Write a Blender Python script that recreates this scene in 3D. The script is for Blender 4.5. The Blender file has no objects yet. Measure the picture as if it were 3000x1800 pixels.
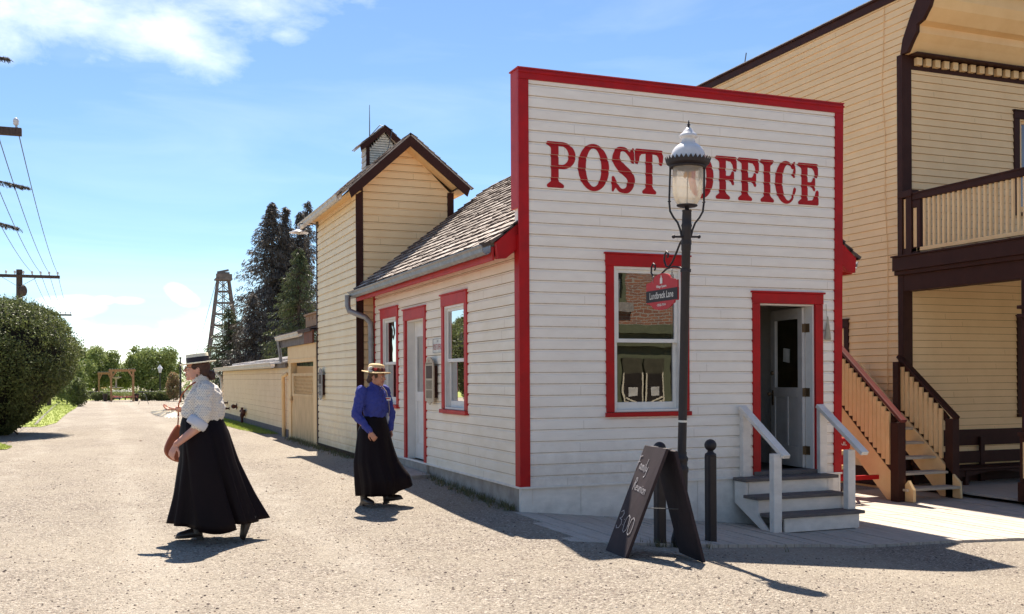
import bpy, bmesh, math, random
from mathutils import Vector, Matrix, noise
R = math.radians
rnd = random.Random(7)
S = bpy.context.scene
COL = S.collection

# ------------------------------------------------------------------ camera
CAM_H, YAW, ROLL, FPX, CPY = 1.52, R(21.64), R(0.3), 3040.0, 1104.0
cd = bpy.data.cameras.new('camera')
cam = bpy.data.objects.new('camera', cd)
COL.objects.link(cam)
cd.sensor_width = 36.0
cd.lens = 36.0 * FPX / 3000.0
cd.shift_y = (CPY - 900.0) / 3000.0
cd.clip_end = 3000
cd.clip_start = 0.05
cam.matrix_world = (Matrix.Translation((0, 0, CAM_H)) @ Matrix.Rotation(-YAW, 4, 'Z')
                    @ Matrix.Rotation(R(90), 4, 'X') @ Matrix.Rotation(-ROLL, 4, 'Z'))
S.camera = cam

# ------------------------------------------------------------------ light
SUN_TO = Vector((0.12, 0.61, 1.0)).normalized()
SUN_EL = math.asin(SUN_TO.z)
SUN_AZ = math.atan2(SUN_TO.x, SUN_TO.y)
sl = bpy.data.lights.new('sun', 'SUN')
sl.energy = 4.5
sl.angle = R(0.53)
sl.color = (1.0, 0.91, 0.79)
so = bpy.data.objects.new('sun', sl)
COL.objects.link(so)
so.rotation_euler = SUN_TO.to_track_quat('Z', 'Y').to_euler()
so.location = SUN_TO * 60
S.view_settings.view_transform = 'Standard'
S.view_settings.look = 'None'
S.view_settings.gamma = 1
S.view_settings.exposure = 1.37
try:
    S.cycles.use_denoising = True
    S.cycles.max_bounces = 8
    S.cycles.diffuse_bounces = 5
    S.cycles.transparent_max_bounces = 8
    S.cycles.caustics_reflective = False
    S.cycles.caustics_refractive = False
except Exception:
    pass

def ray(px, py):
    """direction from the survey camera through a point of the photograph (unit depth)"""
    a = (px - 1500) / FPX
    b = -(py - CPY) / FPX
    cr, sr = math.cos(ROLL), math.sin(ROLL)
    r = a * cr + b * sr
    u = -a * sr + b * cr
    c, s = math.cos(YAW), math.sin(YAW)
    return Vector((r * c + s, c - r * s, u))

def at(px, py, d):
    v = ray(px, py)
    return Vector((v.x * d, v.y * d, CAM_H + v.z * d))

# ------------------------------------------------------------------ world
w = bpy.data.worlds.new('World')
S.world = w
w.use_nodes = True
nt = w.node_tree
N = nt.nodes
L = nt.links
N.clear()
wo = N.new('ShaderNodeOutputWorld')
bg = N.new('ShaderNodeBackground')
bg.inputs['Strength'].default_value = 0.062
L.new(bg.outputs[0], wo.inputs[0])
sky = N.new('ShaderNodeTexSky')
sky.sky_type = 'NISHITA'
sky.sun_disc = False
sky.sun_elevation = SUN_EL
sky.sun_rotation = SUN_AZ
sky.altitude = 900
sky.air_density = 1.0
sky.dust_density = 0.25
sky.ozone_density = 3.0
tc = N.new('ShaderNodeTexCoord')
def math_n(op, a, b=None, c=None, clamp=False):
    n = N.new('ShaderNodeMath'); n.operation = op; n.use_clamp = clamp
    for i, v in enumerate((a, b, c)):
        if v is None: continue
        if isinstance(v, (int, float)): n.inputs[i].default_value = v
        else: L.new(v, n.inputs[i])
    return n.outputs[0]
def dot_n(vec):
    n = N.new('ShaderNodeVectorMath'); n.operation = 'DOT_PRODUCT'
    L.new(tc.outputs['Generated'], n.inputs[0]); n.inputs[1].default_value = vec
    return n.outputs['Value']
def noise_n(scale, detail, rough, stretch=(1, 1, 1), dist=0.0):
    m = N.new('ShaderNodeMapping'); m.inputs['Scale'].default_value = stretch
    L.new(tc.outputs['Generated'], m.inputs[0])
    n = N.new('ShaderNodeTexNoise'); n.inputs['Scale'].default_value = scale
    n.inputs['Detail'].default_value = detail; n.inputs['Roughness'].default_value = rough
    n.inputs['Distortion'].default_value = dist
    L.new(m.outputs[0], n.inputs['Vector'])
    return n.outputs['Fac']
nA = noise_n(5.0, 9, 0.62, (1, 1, 2.2), 0.35)
nB = noise_n(16.0, 7, 0.6, (1, 1, 2.0), 0.2)
nz = math_n('ADD', math_n('MULTIPLY', nA, 0.52), math_n('MULTIPLY', nB, 0.48))
def blob(px, py, rx, ry, tilt, gain):
    """a cloud: soft ellipse around a direction of the sky, broken up by noise"""
    v = ray(px, py).normalized()
    u = v.cross(Vector((0, 0, 1))).normalized()
    q = u.cross(v).normalized()
    t = R(tilt)
    a, b = (u * math.cos(t) + q * math.sin(t)), (q * math.cos(t) - u * math.sin(t))
    x = math_n('MULTIPLY', dot_n(a), FPX / rx)
    y = math_n('MULTIPLY', dot_n(b), FPX / ry)
    r2 = math_n('ADD', math_n('MULTIPLY', x, x), math_n('MULTIPLY', y, y))
    front = math_n('GREATER_THAN', dot_n(v), 0.0)
    f = math_n('SUBTRACT', 1.0, math_n('SQRT', r2), clamp=True)
    return math_n('MULTIPLY', math_n('MULTIPLY', f, gain), front)
blobs = [blob(200, 10, 620, 165, 0, 1.3), blob(470, 100, 330, 120, -12, 1.5), blob(760, 10, 420, 90, 4, 1.0),
         blob(-500, -60, 700, 260, 0, 1.4), blob(840, 100, 90, 50, 0, .5),
         blob(531, 865, 62, 34, -25, 2.4), blob(200, 894, 115, 44, 0, 2.0), blob(305, 880, 44, 18, 0, 1.5),
         blob(380, 882, 64, 18, 0, 1.4), blob(570, 990, 190, 100, 14, 1.1), blob(300, 1050, 460, 130, 0, 1.25), blob(500, 1090, 1600, 200, 0, .45),
         blob(-300, 900, 300, 60, 0, 1.0)]
acc = blobs[0]
for b_ in blobs[1:]:
    acc = math_n('MAXIMUM', acc, b_)
mask = math_n('MULTIPLY', math_n('SUBTRACT', math_n('ADD', acc, math_n('MULTIPLY', math_n('SUBTRACT', nz, 0.5), 4.0)), 0.42), 1.05, clamp=True)
mask = math_n('MULTIPLY', mask, math_n('GREATER_THAN', acc, 0.001))
acc0 = math_n('MULTIPLY', acc, 5.0, clamp=True)
mask = math_n('MULTIPLY', mask, acc0)
# thin high streaks everywhere
nC = noise_n(3.2, 6, 0.55, (1, 1, 5.5), 0.6)
streak = math_n('MULTIPLY', math_n('SUBTRACT', nC, 0.46, clamp=True), .75, clamp=True)
tot = math_n('MAXIMUM', mask, streak)
tint = N.new('ShaderNodeMix'); tint.data_type = 'RGBA'; tint.blend_type = 'MULTIPLY'
tint.inputs['Factor'].default_value = 1.0
L.new(sky.outputs[0], tint.inputs['A'])
tint.inputs['B'].default_value = (0.86, 0.95, 1.0, 1)
mix = N.new('ShaderNodeMix'); mix.data_type = 'RGBA'
L.new(tot, mix.inputs['Factor'])
L.new(tint.outputs['Result'], mix.inputs['A'])
lit = N.new('ShaderNodeMix'); lit.data_type = 'RGBA'; lit.blend_type = 'ADD'; lit.inputs['Factor'].default_value = 1.0; lit.clamp_result = False
L.new(tint.outputs['Result'], lit.inputs['A']); lit.inputs['B'].default_value = (4.3, 3.6, 2.8, 1)
L.new(lit.outputs['Result'], mix.inputs['B'])
L.new(mix.outputs['Result'], bg.inputs['Color'])

# ------------------------------------------------------------------ materials
MATS = {}
def mat(name, base, rough=0.65, col2=None, var=0.35, scale=6.0, detail=6.0, stretch=(1, 1, 1),
        bump=0.0, bscale=60.0, bstretch=None, metal=0.0, spec=0.35, streak=0.0, streak_col=(0.08, 0.06, 0.05),
        speck=0.0, alpha=None, sss=0.0, bdist=0.004):
    if name in MATS: return MATS[name]
    m = bpy.data.materials.new(name); MATS[name] = m
    m.use_nodes = True
    t = m.node_tree; n = t.nodes; l = t.links
    p = n['Principled BSDF']
    p.inputs['Roughness'].default_value = rough
    p.inputs['Metallic'].default_value = metal
    p.inputs['Specular IOR Level'].default_value = spec
    if sss: p.inputs['Subsurface Weight'].default_value = sss; p.inputs['Subsurface Radius'].default_value = (.02, .008, .004)
    co = n.new('ShaderNodeTexCoord')
    def ns(sc, st, de=detail, ro=.6):
        mp = n.new('ShaderNodeMapping'); mp.inputs['Scale'].default_value = st
        l.new(co.outputs['Object'], mp.inputs[0])
        x = n.new('ShaderNodeTexNoise'); x.inputs['Scale'].default_value = sc
        x.inputs['Detail'].default_value = de; x.inputs['Roughness'].default_value = ro
        l.new(mp.outputs[0], x.inputs['Vector'])
        return x.outputs['Fac']
    def ramp(f, a, b):
        r = n.new('ShaderNodeMapRange'); r.inputs['From Min'].default_value = a; r.inputs['From Max'].default_value = b
        l.new(f, r.inputs[0]); return r.outputs[0]
    def mx(f, A, B):
        x = n.new('ShaderNodeMix'); x.data_type = 'RGBA'
        l.new(f, x.inputs['Factor'])
        for k, v in (('A', A), ('B', B)):
            if isinstance(v, tuple): x.inputs[k].default_value = (*v[:3], 1)
            else: l.new(v, x.inputs[k])
        return x.outputs['Result']
    c2 = col2 or tuple(v * (1 - var) for v in base)
    col = mx(ramp(ns(scale, stretch), .35, .7), base, c2)
    if streak > 0:
        f = ramp(ns(3.0, (1.2, 1.2, 60), 8, .7), .70 - streak * .12, .74)
        col = mx(f, col, streak_col)
    if speck > 0:
        f = ramp(ns(90, (1, 1, 1), 2, .5), .78 - speck * .1, .80)
        col = mx(f, col, tuple(v * .25 for v in base))
    l.new(col, p.inputs['Base Color'])
    if bump > 0:
        bp = n.new('ShaderNodeBump'); bp.inputs['Strength'].default_value = bump; bp.inputs['Distance'].default_value = bdist
        l.new(ns(bscale, bstretch or (1, 1, 1), 5, .6), bp.inputs['Height'])
        l.new(bp.outputs[0], p.inputs['Normal'])
    return m

M_WHITE = mat('white_paint', (.93, .85, .75), .6, (.86, .775, .68), scale=2.5, stretch=(1, 1, 3), bump=.35, bscale=30, bstretch=(.6, .6, 6), streak=.55, streak_col=(.36, .30, .26))
M_WHITE2 = mat('white_sash', (.80, .76, .70), .5, (.72, .68, .62), scale=6, bump=.1)
M_STEP = mat('worn_white_paint', (.86, .78, .69), .6, (.72, .65, .57), scale=5, stretch=(1, 1, 2), bump=.3, bscale=25, speck=.4)
M_CREAM = mat('cream_paint', (.91, .76, .52), .6, (.86, .68, .42), scale=2, bump=.3, bscale=25, bstretch=(.6, .6, 5), streak=.3, streak_col=(.4, .3, .18))
M_YEL = mat('yellow_paint', (.74, .52, .27), .6, (.68, .46, .23), scale=2, bump=.3, bscale=25, bstretch=(.6, .6, 5), streak=.25, streak_col=(.35, .2, .1))
M_YEL2 = mat('ochre_paint', (.89, .625, .335), .6, (.82, .56, .29), scale=2, bump=.3, bscale=25, bstretch=(.6, .6, 5), streak=.2, streak_col=(.35, .2, .1))
M_YELTRIM = mat('ochre_trim_paint', (.85, .58, .29), .55, (.78, .50, .235), scale=5, bump=.1)
M_RED = mat('red_paint', (.47, .005, .007), .5, (.33, .006, .008), scale=4, bump=.2, bscale=30, speck=.5, spec=.3)
M_REDW = mat('faded_red_paint', (.54, .035, .03), .55, (.42, .02, .02), scale=5, bump=.2)
M_BROWN = mat('dark_brown_paint', (.052, .019, .013), .6, (.040, .014, .010), scale=5, bump=.15, spec=.15)
M_RBROWN = mat('reddish_brown_rail', (.14, .030, .024), .5, (.10, .022, .018), scale=6, bump=.1)
M_BLACK = mat('black_iron', (.011, .006, .008), .55, (.018, .011, .013), scale=12, bump=.25, bscale=80, spec=.5)
M_SHAKE = mat('weathered_shake', (.52, .45, .39), .9, (.30, .25, .22), scale=9, stretch=(1, 6, 1), bump=.6, bscale=30, bstretch=(1, 8, 1))
M_GALV = mat('galvanised_metal', (.33, .32, .32), .5, (.22, .21, .21), scale=10, bump=.2, metal=.55)
M_GUTW = mat('painted_gutter', (.62, .57, .50), .5, (.45, .38, .32), scale=8, bump=.2)
M_CONC = mat('old_concrete', (.46, .40, .34), .9, (.30, .25, .21), scale=5, bump=.5, bscale=30)
M_WOODG = mat('grey_deck_wood', (.50, .44, .37), .85, (.35, .30, .255), scale=5, stretch=(8, .6, 1), bump=.6, bscale=18, bstretch=(10, .8, 1), speck=.3)
M_STEPW = mat('grey_step_wood', (.17, .145, .13), .85, (.11, .09, .085), scale=5, stretch=(.8, 8, 1), bump=.6, bscale=18, bstretch=(.8, 10, 1))
M_CEDAR = mat('cedar_wood', (.42, .23, .11), .7, (.30, .16, .08), scale=8, bump=.2)
M_BARK = mat('bark', (.10, .07, .055), .9, (.05, .035, .03), scale=10, bump=.6, bscale=20)
M_POLE = mat('weathered_pole', (.11, .075, .06), .9, (.06, .04, .035), scale=6, stretch=(6, 6, 1), bump=.4)
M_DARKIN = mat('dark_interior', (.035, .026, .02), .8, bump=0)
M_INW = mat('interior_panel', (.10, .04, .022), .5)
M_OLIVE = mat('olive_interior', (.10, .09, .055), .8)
M_BULB = mat('amber_bulb', (.75, .38, .08), .3)
M_PORC = mat('white_enamel', (.72, .71, .72), .25, (.62, .60, .60), scale=10, spec=.6)
M_BRASS = mat('old_brass', (.20, .13, .07), .45, metal=.6)
M_STONE = mat('field_stone', (.42, .38, .33), .9, (.25, .22, .2), scale=14, bump=.6)
M_HAIR = mat('dark_hair', (.045, .020, .014), .5, (.07, .03, .02), scale=40, stretch=(1, 1, .3), bump=.5, bscale=120)
M_HAIR2 = mat('brown_hair', (.07, .035, .018), .55, (.045, .02, .014), scale=40, bump=.5, bscale=120)
M_SKIN = mat('fair_skin', (.62, .34, .25), .5, (.58, .29, .21), scale=10, sss=.15)
M_SKIN2 = mat('tanned_skin', (.50, .25, .16), .5, (.46, .20, .13), scale=10, sss=.15)
M_LIP = mat('lips', (.42, .10, .09), .4)
M_TEETH = mat('teeth', (.8, .78, .72), .3)
M_SKIRT = mat('black_skirt_cloth', (.008, .0035, .005), .6, (.005, .002, .003), scale=3, bump=.15, bscale=250, spec=.14)
M_SHOE = mat('dark_leather', (.035, .022, .016), .4, (.02, .012, .01), scale=12, bump=.2, spec=.5)
M_STRAW = mat('straw', (.72, .52, .27), .7, (.60, .40, .18), scale=60, stretch=(1, 1, 4), bump=.6, bscale=150, bstretch=(1, 1, 5))
M_STRAWL = mat('pale_straw', (.88, .80, .62), .7, (.72, .62, .42), scale=60, bump=.5, bscale=150)
M_RIBBON = mat('dark_ribbon', (.018, .012, .022), .5)
M_LEATHER = mat('tan_leather', (.36, .095, .035), .5, (.26, .06, .025), scale=9, bump=.3, bscale=60)
M_GREY = mat('grey_metal', (.2, .2, .2), .5, metal=.4)
M_SIGNW = mat('sign_white', (.80, .76, .68), .5)
M_SIGNB = mat('sign_bronze_face', (.52, .42, .30), .5, (.45, .36, .25), scale=15)
M_CHALKB = mat('chalkboard_black', (.018, .010, .012), .75, (.036, .022, .025), scale=5, stretch=(1, 1, .5), bump=.4, bscale=25, bstretch=(3, 3, .5))
M_CHALK = mat('chalk', (.45, .42, .43), .9)
M_BRICK_G = mat('green_trim_paint', (.16, .17, .095), .6, (.13, .14, .08))
M_LOUV = mat('louvre_paint', (.90, .84, .70), .6)
M_ROOFM = mat('pale_sheet_roofing', (.55, .52, .50), .7, (.32, .29, .28), scale=3, stretch=(3, .5, 1), bump=.5, bscale=6)

def glass(name, tint=(.9, .95, .93), rough=0.01):
    m = bpy.data.materials.new(name); m.use_nodes = True
    p = m.node_tree.nodes['Principled BSDF']
    p.inputs['Base Color'].default_value = (*tint, 1)
    p.inputs['Roughness'].default_value = rough
    p.inputs['Transmission Weight'].default_value = 1.0
    p.inputs['IOR'].default_value = 1.5
    return m
M_GLASS = glass('clear_glass')
def thin_glass(name, refl=1.0, tintc=(.8, .8, .75)):
    m = bpy.data.materials.new(name); m.use_nodes = True
    n = m.node_tree.nodes; l = m.node_tree.links
    n.clear()
    o = n.new('ShaderNodeOutputMaterial'); mixs = n.new('ShaderNodeMixShader')
    tr = n.new('ShaderNodeBsdfTransparent'); tr.inputs[0].default_value = (*tintc, 1)
    gl = n.new('ShaderNodeBsdfGlossy'); gl.inputs['Roughness'].default_value = 0.005
    fr = n.new('ShaderNodeFresnel'); fr.inputs['IOR'].default_value = 1.5 if refl == 1.0 else refl
    no = n.new('ShaderNodeTexCoord'); nn = n.new('ShaderNodeTexNoise'); nn.inputs['Scale'].default_value = 2.0
    bp = n.new('ShaderNodeBump'); bp.inputs['Strength'].default_value = .05; bp.inputs['Distance'].default_value = .02
    l.new(no.outputs['Object'], nn.inputs['Vector']); l.new(nn.outputs['Fac'], bp.inputs['Height'])
    l.new(bp.outputs[0], gl.inputs['Normal'])
    l.new(fr.outputs[0], mixs.inputs[0]); l.new(tr.outputs[0], mixs.inputs[1]); l.new(gl.outputs[0], mixs.inputs[2])
    l.new(mixs.outputs[0], o.inputs[0])
    return m
M_PANE = thin_glass('window_pane', 2.5)
M_PANE_SIDE = thin_glass('side_window_pane', 1.3)
M_LAMPG = thin_glass('lamp_glass', 1.35, (.93, .90, .84))
def _dusty(m, f, c):
    n = m.node_tree.nodes; l = m.node_tree.links; o = [q for q in n if q.type == 'OUTPUT_MATERIAL'][0]
    src = o.inputs[0].links[0].from_socket; d = n.new('ShaderNodeBsdfTranslucent'); d.inputs[0].default_value = (*c, 1)
    d2 = n.new('ShaderNodeBsdfDiffuse'); d2.inputs[0].default_value = (*c, 1); a = n.new('ShaderNodeAddShader'); l.new(d.outputs[0], a.inputs[0]); l.new(d2.outputs[0], a.inputs[1])
    x = n.new('ShaderNodeMixShader'); x.inputs[0].default_value = f; l.new(src, x.inputs[1]); l.new(a.outputs[0], x.inputs[2]); l.new(x.outputs[0], o.inputs[0])
_dusty(M_LAMPG, .20, (.78, .69, .57))
M_GAPW = mat('joint_grime_and_shade', (.42, .33, .24), .9, (.70, .60, .47), scale=7, stretch=(2, 2, 1))  # shade of the lap gap painted dark, with grime; also marks butt joints
M_GAPY = mat('ochre_joint_grime_and_shade', (.22, .10, .03), .9, (.36, .20, .08), scale=7, stretch=(2, 2, 1))  # ochre version, gap shade and grime in the colour

def leaf_mat(name, c1, c2, trans=.35):
    m = bpy.data.materials.new(name); m.use_nodes = True
    n = m.node_tree.nodes; l = m.node_tree.links
    p = n['Principled BSDF']; p.inputs['Roughness'].default_value = .55
    p.inputs['Specular IOR Level'].default_value = .25
    oi = n.new('ShaderNodeNewGeometry')
    r = n.new('ShaderNodeMix'); r.data_type = 'RGBA'
    r.inputs['A'].default_value = (*c1, 1); r.inputs['B'].default_value = (*c2, 1)
    l.new(oi.outputs['Random Per Island'], r.inputs['Factor'])
    l.new(r.outputs['Result'], p.inputs['Base Color'])
    tl = n.new('ShaderNodeBsdfTranslucent'); l.new(r.outputs['Result'], tl.inputs[0])
    ms = n.new('ShaderNodeMixShader'); ms.inputs[0].default_value = trans
    l.new(p.outputs[0], ms.inputs[1]); l.new(tl.outputs[0], ms.inputs[2])
    l.new(ms.outputs[0], n['Material Output'].inputs[0])
    return m
M_LEAF = leaf_mat('green_leaves', (.16, .20, .06), (.30, .35, .125), .28)
M_LEAF2 = leaf_mat('hedge_needles', (.065, .075, .030), (.21, .25, .085), .25)
M_NEEDLE = leaf_mat('spruce_needles', (.075, .060, .052), (.18, .158, .13), .15)
M_NEEDLE2 = leaf_mat('green_spruce_needles', (.060, .072, .034), (.14, .165, .07), .18)
M_GRASS = leaf_mat('grass_blades', (.26, .32, .06), (.38, .44, .11), .35)
M_WEED = leaf_mat('dry_weeds', (.12, .13, .05), (.22, .18, .10), .3)

# splashed dirt and worn patches near the foot of the white walls, a shape of their own
def add_dirt(m, z0, z1, col, amt=.8):
    t = m.node_tree; n = t.nodes; l = t.links; p = n['Principled BSDF']; src = p.inputs['Base Color'].links[0].from_socket
    co = n.new('ShaderNodeTexCoord'); sx = n.new('ShaderNodeSeparateXYZ'); l.new(co.outputs['Object'], sx.inputs[0])
    mr = n.new('ShaderNodeMapRange'); mr.inputs[1].default_value = z1; mr.inputs[2].default_value = z0; l.new(sx.outputs[2], mr.inputs[0])
    ns = n.new('ShaderNodeTexNoise'); ns.inputs['Scale'].default_value = 5; ns.inputs['Detail'].default_value = 9; ns.inputs['Roughness'].default_value = .72; l.new(co.outputs['Object'], ns.inputs['Vector'])
    mu = n.new('ShaderNodeMath'); mu.operation = 'MULTIPLY'; l.new(mr.outputs[0], mu.inputs[0]); l.new(ns.outputs['Fac'], mu.inputs[1])
    m2 = n.new('ShaderNodeMapRange'); m2.inputs[1].default_value = .22; m2.inputs[2].default_value = .6; m2.inputs[4].default_value = amt; l.new(mu.outputs[0], m2.inputs[0])
    x = n.new('ShaderNodeMix'); x.data_type = 'RGBA'; l.new(m2.outputs[0], x.inputs['Factor']); l.new(src, x.inputs['A']); x.inputs['B'].default_value = (*col, 1); l.new(x.outputs['Result'], p.inputs['Base Color'])
add_dirt(M_WHITE, .15, 1.2, (.46, .38, .31), .55)
add_dirt(M_STEP, -.4, .5, (.42, .35, .30), .6)
add_dirt(M_CREAM, .1, 1.3, (.50, .36, .20), .6)

# ------------------------------------------------------------------ builders
class MB:
    def __init__(s): s.v = []; s.f = []; s.m = []; s.sm = []
    def add(s, vs, fs, mi=0, smooth=False):
        o = len(s.v); s.v += [tuple(v) for v in vs]
        for f in fs: s.f.append(tuple(o + i for i in f)); s.m.append(mi); s.sm.append(smooth)
        return s
    def quad(s, a, b, c, d, mi=0): return s.add([a, b, c, d], [(0, 1, 2, 3)], mi)
    def box(s, x0, x1, y0, y1, z0, z1, mi=0):
        v = [(x, y, z) for x in (x0, x1) for y in (y0, y1) for z in (z0, z1)]
        return s.add(v, [(0, 1, 3, 2), (4, 6, 7, 5), (0, 4, 5, 1), (2, 3, 7, 6), (0, 2, 6, 4), (1, 5, 7, 3)], mi)
    def obox(s, c, ax, ay, az, hx, hy, hz, mi=0):
        c = Vector(c); v = [c + ax * (i * hx) + ay * (j * hy) + az * (k * hz) for i in (-1, 1) for j in (-1, 1) for k in (-1, 1)]
        return s.add(v, [(0, 1, 3, 2), (4, 6, 7, 5), (0, 4, 5, 1), (2, 3, 7, 6), (0, 2, 6, 4), (1, 5, 7, 3)], mi)
    def bar(s, a, b, wdt, hgt, up=(0, 0, 1), mi=0):
        a, b = Vector(a), Vector(b); d = (b - a); ln = d.length; d.normalize()
        sd = d.cross(Vector(up)).normalized(); u = sd.cross(d).normalized()
        return s.obox((a + b) / 2, d, sd, u, ln / 2, wdt / 2, hgt / 2, mi)
    def prism(s, poly, fn, t0, t1, mi=0):
        """poly: 2D outline; fn(u, v, t) -> 3D; extruded from t0 to t1"""
        n = len(poly); v = [fn(u, w_, t0) for u, w_ in poly] + [fn(u, w_, t1) for u, w_ in poly]
        f = [tuple(range(n - 1, -1, -1)), tuple(range(n, 2 * n))] + [(i, (i + 1) % n, n + (i + 1) % n, n + i) for i in range(n)]
        return s.add(v, f, mi)
    def tube(s, pts, r, n=8, mi=0, caps=True, smooth=True):
        pts = [Vector(p) for p in pts]; k = len(pts)
        rs = r if isinstance(r, (list, tuple)) else [r] * k
        rings = []; prev = None
        for i, p in enumerate(pts):
            d = (pts[min(i + 1, k - 1)] - pts[max(i - 1, 0)]).normalized()
            if prev is None:
                a = d.orthogonal().normalized()
            else:
                a = (prev - d * prev.dot(d)); a = a.normalized() if a.length > 1e-6 else d.orthogonal().normalized()
            prev = a; b = d.cross(a)
            rings.append([p + (a * math.cos(2 * math.pi * j / n) + b * math.sin(2 * math.pi * j / n)) * rs[i] for j in range(n)])
        return s.loft(rings, mi, caps, smooth)
    def loft(s, rings, mi=0, caps=True, smooth=True, closed=True):
        n = len(rings[0]); v = [p for rg in rings for p in rg]; f = []
        for i in range(len(rings) - 1):
            for j in range(n if closed else n - 1):
                j2 = (j + 1) % n
                f.append((i * n + j, i * n + j2, (i + 1) * n + j2, (i + 1) * n + j))
        s.add(v, f, mi, smooth)
        if caps:
            s.add(rings[0], [tuple(range(n - 1, -1, -1))], mi); s.add(rings[-1], [tuple(range(n))], mi)
        return s
    def lathe(s, prof, c, n=24, mi=0, smooth=True, caps=False):
        c = Vector(c)
        rings = [[c + Vector((r * math.cos(2 * math.pi * j / n), r * math.sin(2 * math.pi * j / n), z)) for j in range(n)] for r, z in prof]
        return s.loft(rings, mi, caps, smooth)
    def ell(s, c, rx, ry, rz, rot=None, n=16, m=10, mi=0):
        c = Vector(c); rings = []
        for i in range(m + 1):
            t = -math.pi / 2 + math.pi * i / m; rr = max(math.cos(t), .02)
            rg = []
            for j in range(n):
                p = Vector((rx * rr * math.cos(2 * math.pi * j / n), ry * rr * math.sin(2 * math.pi * j / n), rz * math.sin(t)))
                if rot is not None: p = rot @ p
                rg.append(c + p)
            rings.append(rg)
        return s.loft(rings, mi, True, True)
    def caps2(s, a, b, ra, rb, n=14, mi=0):
        """tapered limb with round ends"""
        a, b = Vector(a), Vector(b); d = (b - a).normalized()
        pts = []; rs = []
        for t in (0.02, .4, .75, 1.0):
            pts.append(a - d * ra * math.cos(math.asin(t))); rs.append(ra * t)
        for t in (1.0, .75, .4, .02):
            pts.append(b + d * rb * math.cos(math.asin(t))); rs.append(rb * t)
        return s.tube(pts, rs, n, mi)

ORG = {}
def link(o, parent, wo_):
    COL.objects.link(o); ORG[o.name] = wo_
    if parent is not None: o.parent = parent
def tag(o, label=None, cat=None, group=None, kind=None):
    if label: o['label'] = label
    if cat: o['category'] = cat
    if group: o['group'] = group
    if kind: o['kind'] = kind
    return o
def thing(name, label, cat, loc=(0, 0, 0), rotz=0.0, group=None):
    o = bpy.data.objects.new(name, None); o.empty_display_size = .2
    COL.objects.link(o); o.location = loc; o.rotation_euler = (0, 0, rotz)
    ORG[o.name] = Vector(loc) if rotz == 0.0 else None
    return tag(o, label, cat, group)
def obj(name, mb, mats, parent=None, local=False, bevel=0.0, label=None, origin=None):
    me = bpy.data.meshes.new(name)
    org = Vector((0, 0, 0))
    if parent is not None and not local:
        org = ORG.get(parent.name) or Vector((0, 0, 0))
    elif parent is None and origin is not None:
        org = Vector(origin)
    vs = [(v[0] - org.x, v[1] - org.y, v[2] - org.z) for v in mb.v]
    me.from_pydata(vs, [], mb.f)
    if not isinstance(mats, (list, tuple)): mats = [mats]
    for m_ in mats: me.materials.append(m_)
    me.polygons.foreach_set('material_index', mb.m)
    me.polygons.foreach_set('use_smooth', mb.sm)
    me.update()
    o = bpy.data.objects.new(name, me)
    COL.objects.link(o)
    if parent is not None: o.parent = parent
    elif origin is not None: o.location = org
    ORG[o.name] = org
    if bevel:
        b = o.modifiers.new('bevel', 'BEVEL'); b.width = bevel; b.segments = 2; b.limit_method = 'ANGLE'; b.harden_normals = False
    if label: o['label'] = label
    return o
def struct(name, mb, m, kind='structure', **k):
    return tag(obj(name, mb, m, **k), kind=kind)
def copy_tree(o, parent=None):
    c = o.copy(); COL.objects.link(c)
    if parent is not None: c.parent = parent
    for ch in list(o.children):
        if ch.name in COL.objects: copy_tree(ch, c)
    return c

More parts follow.
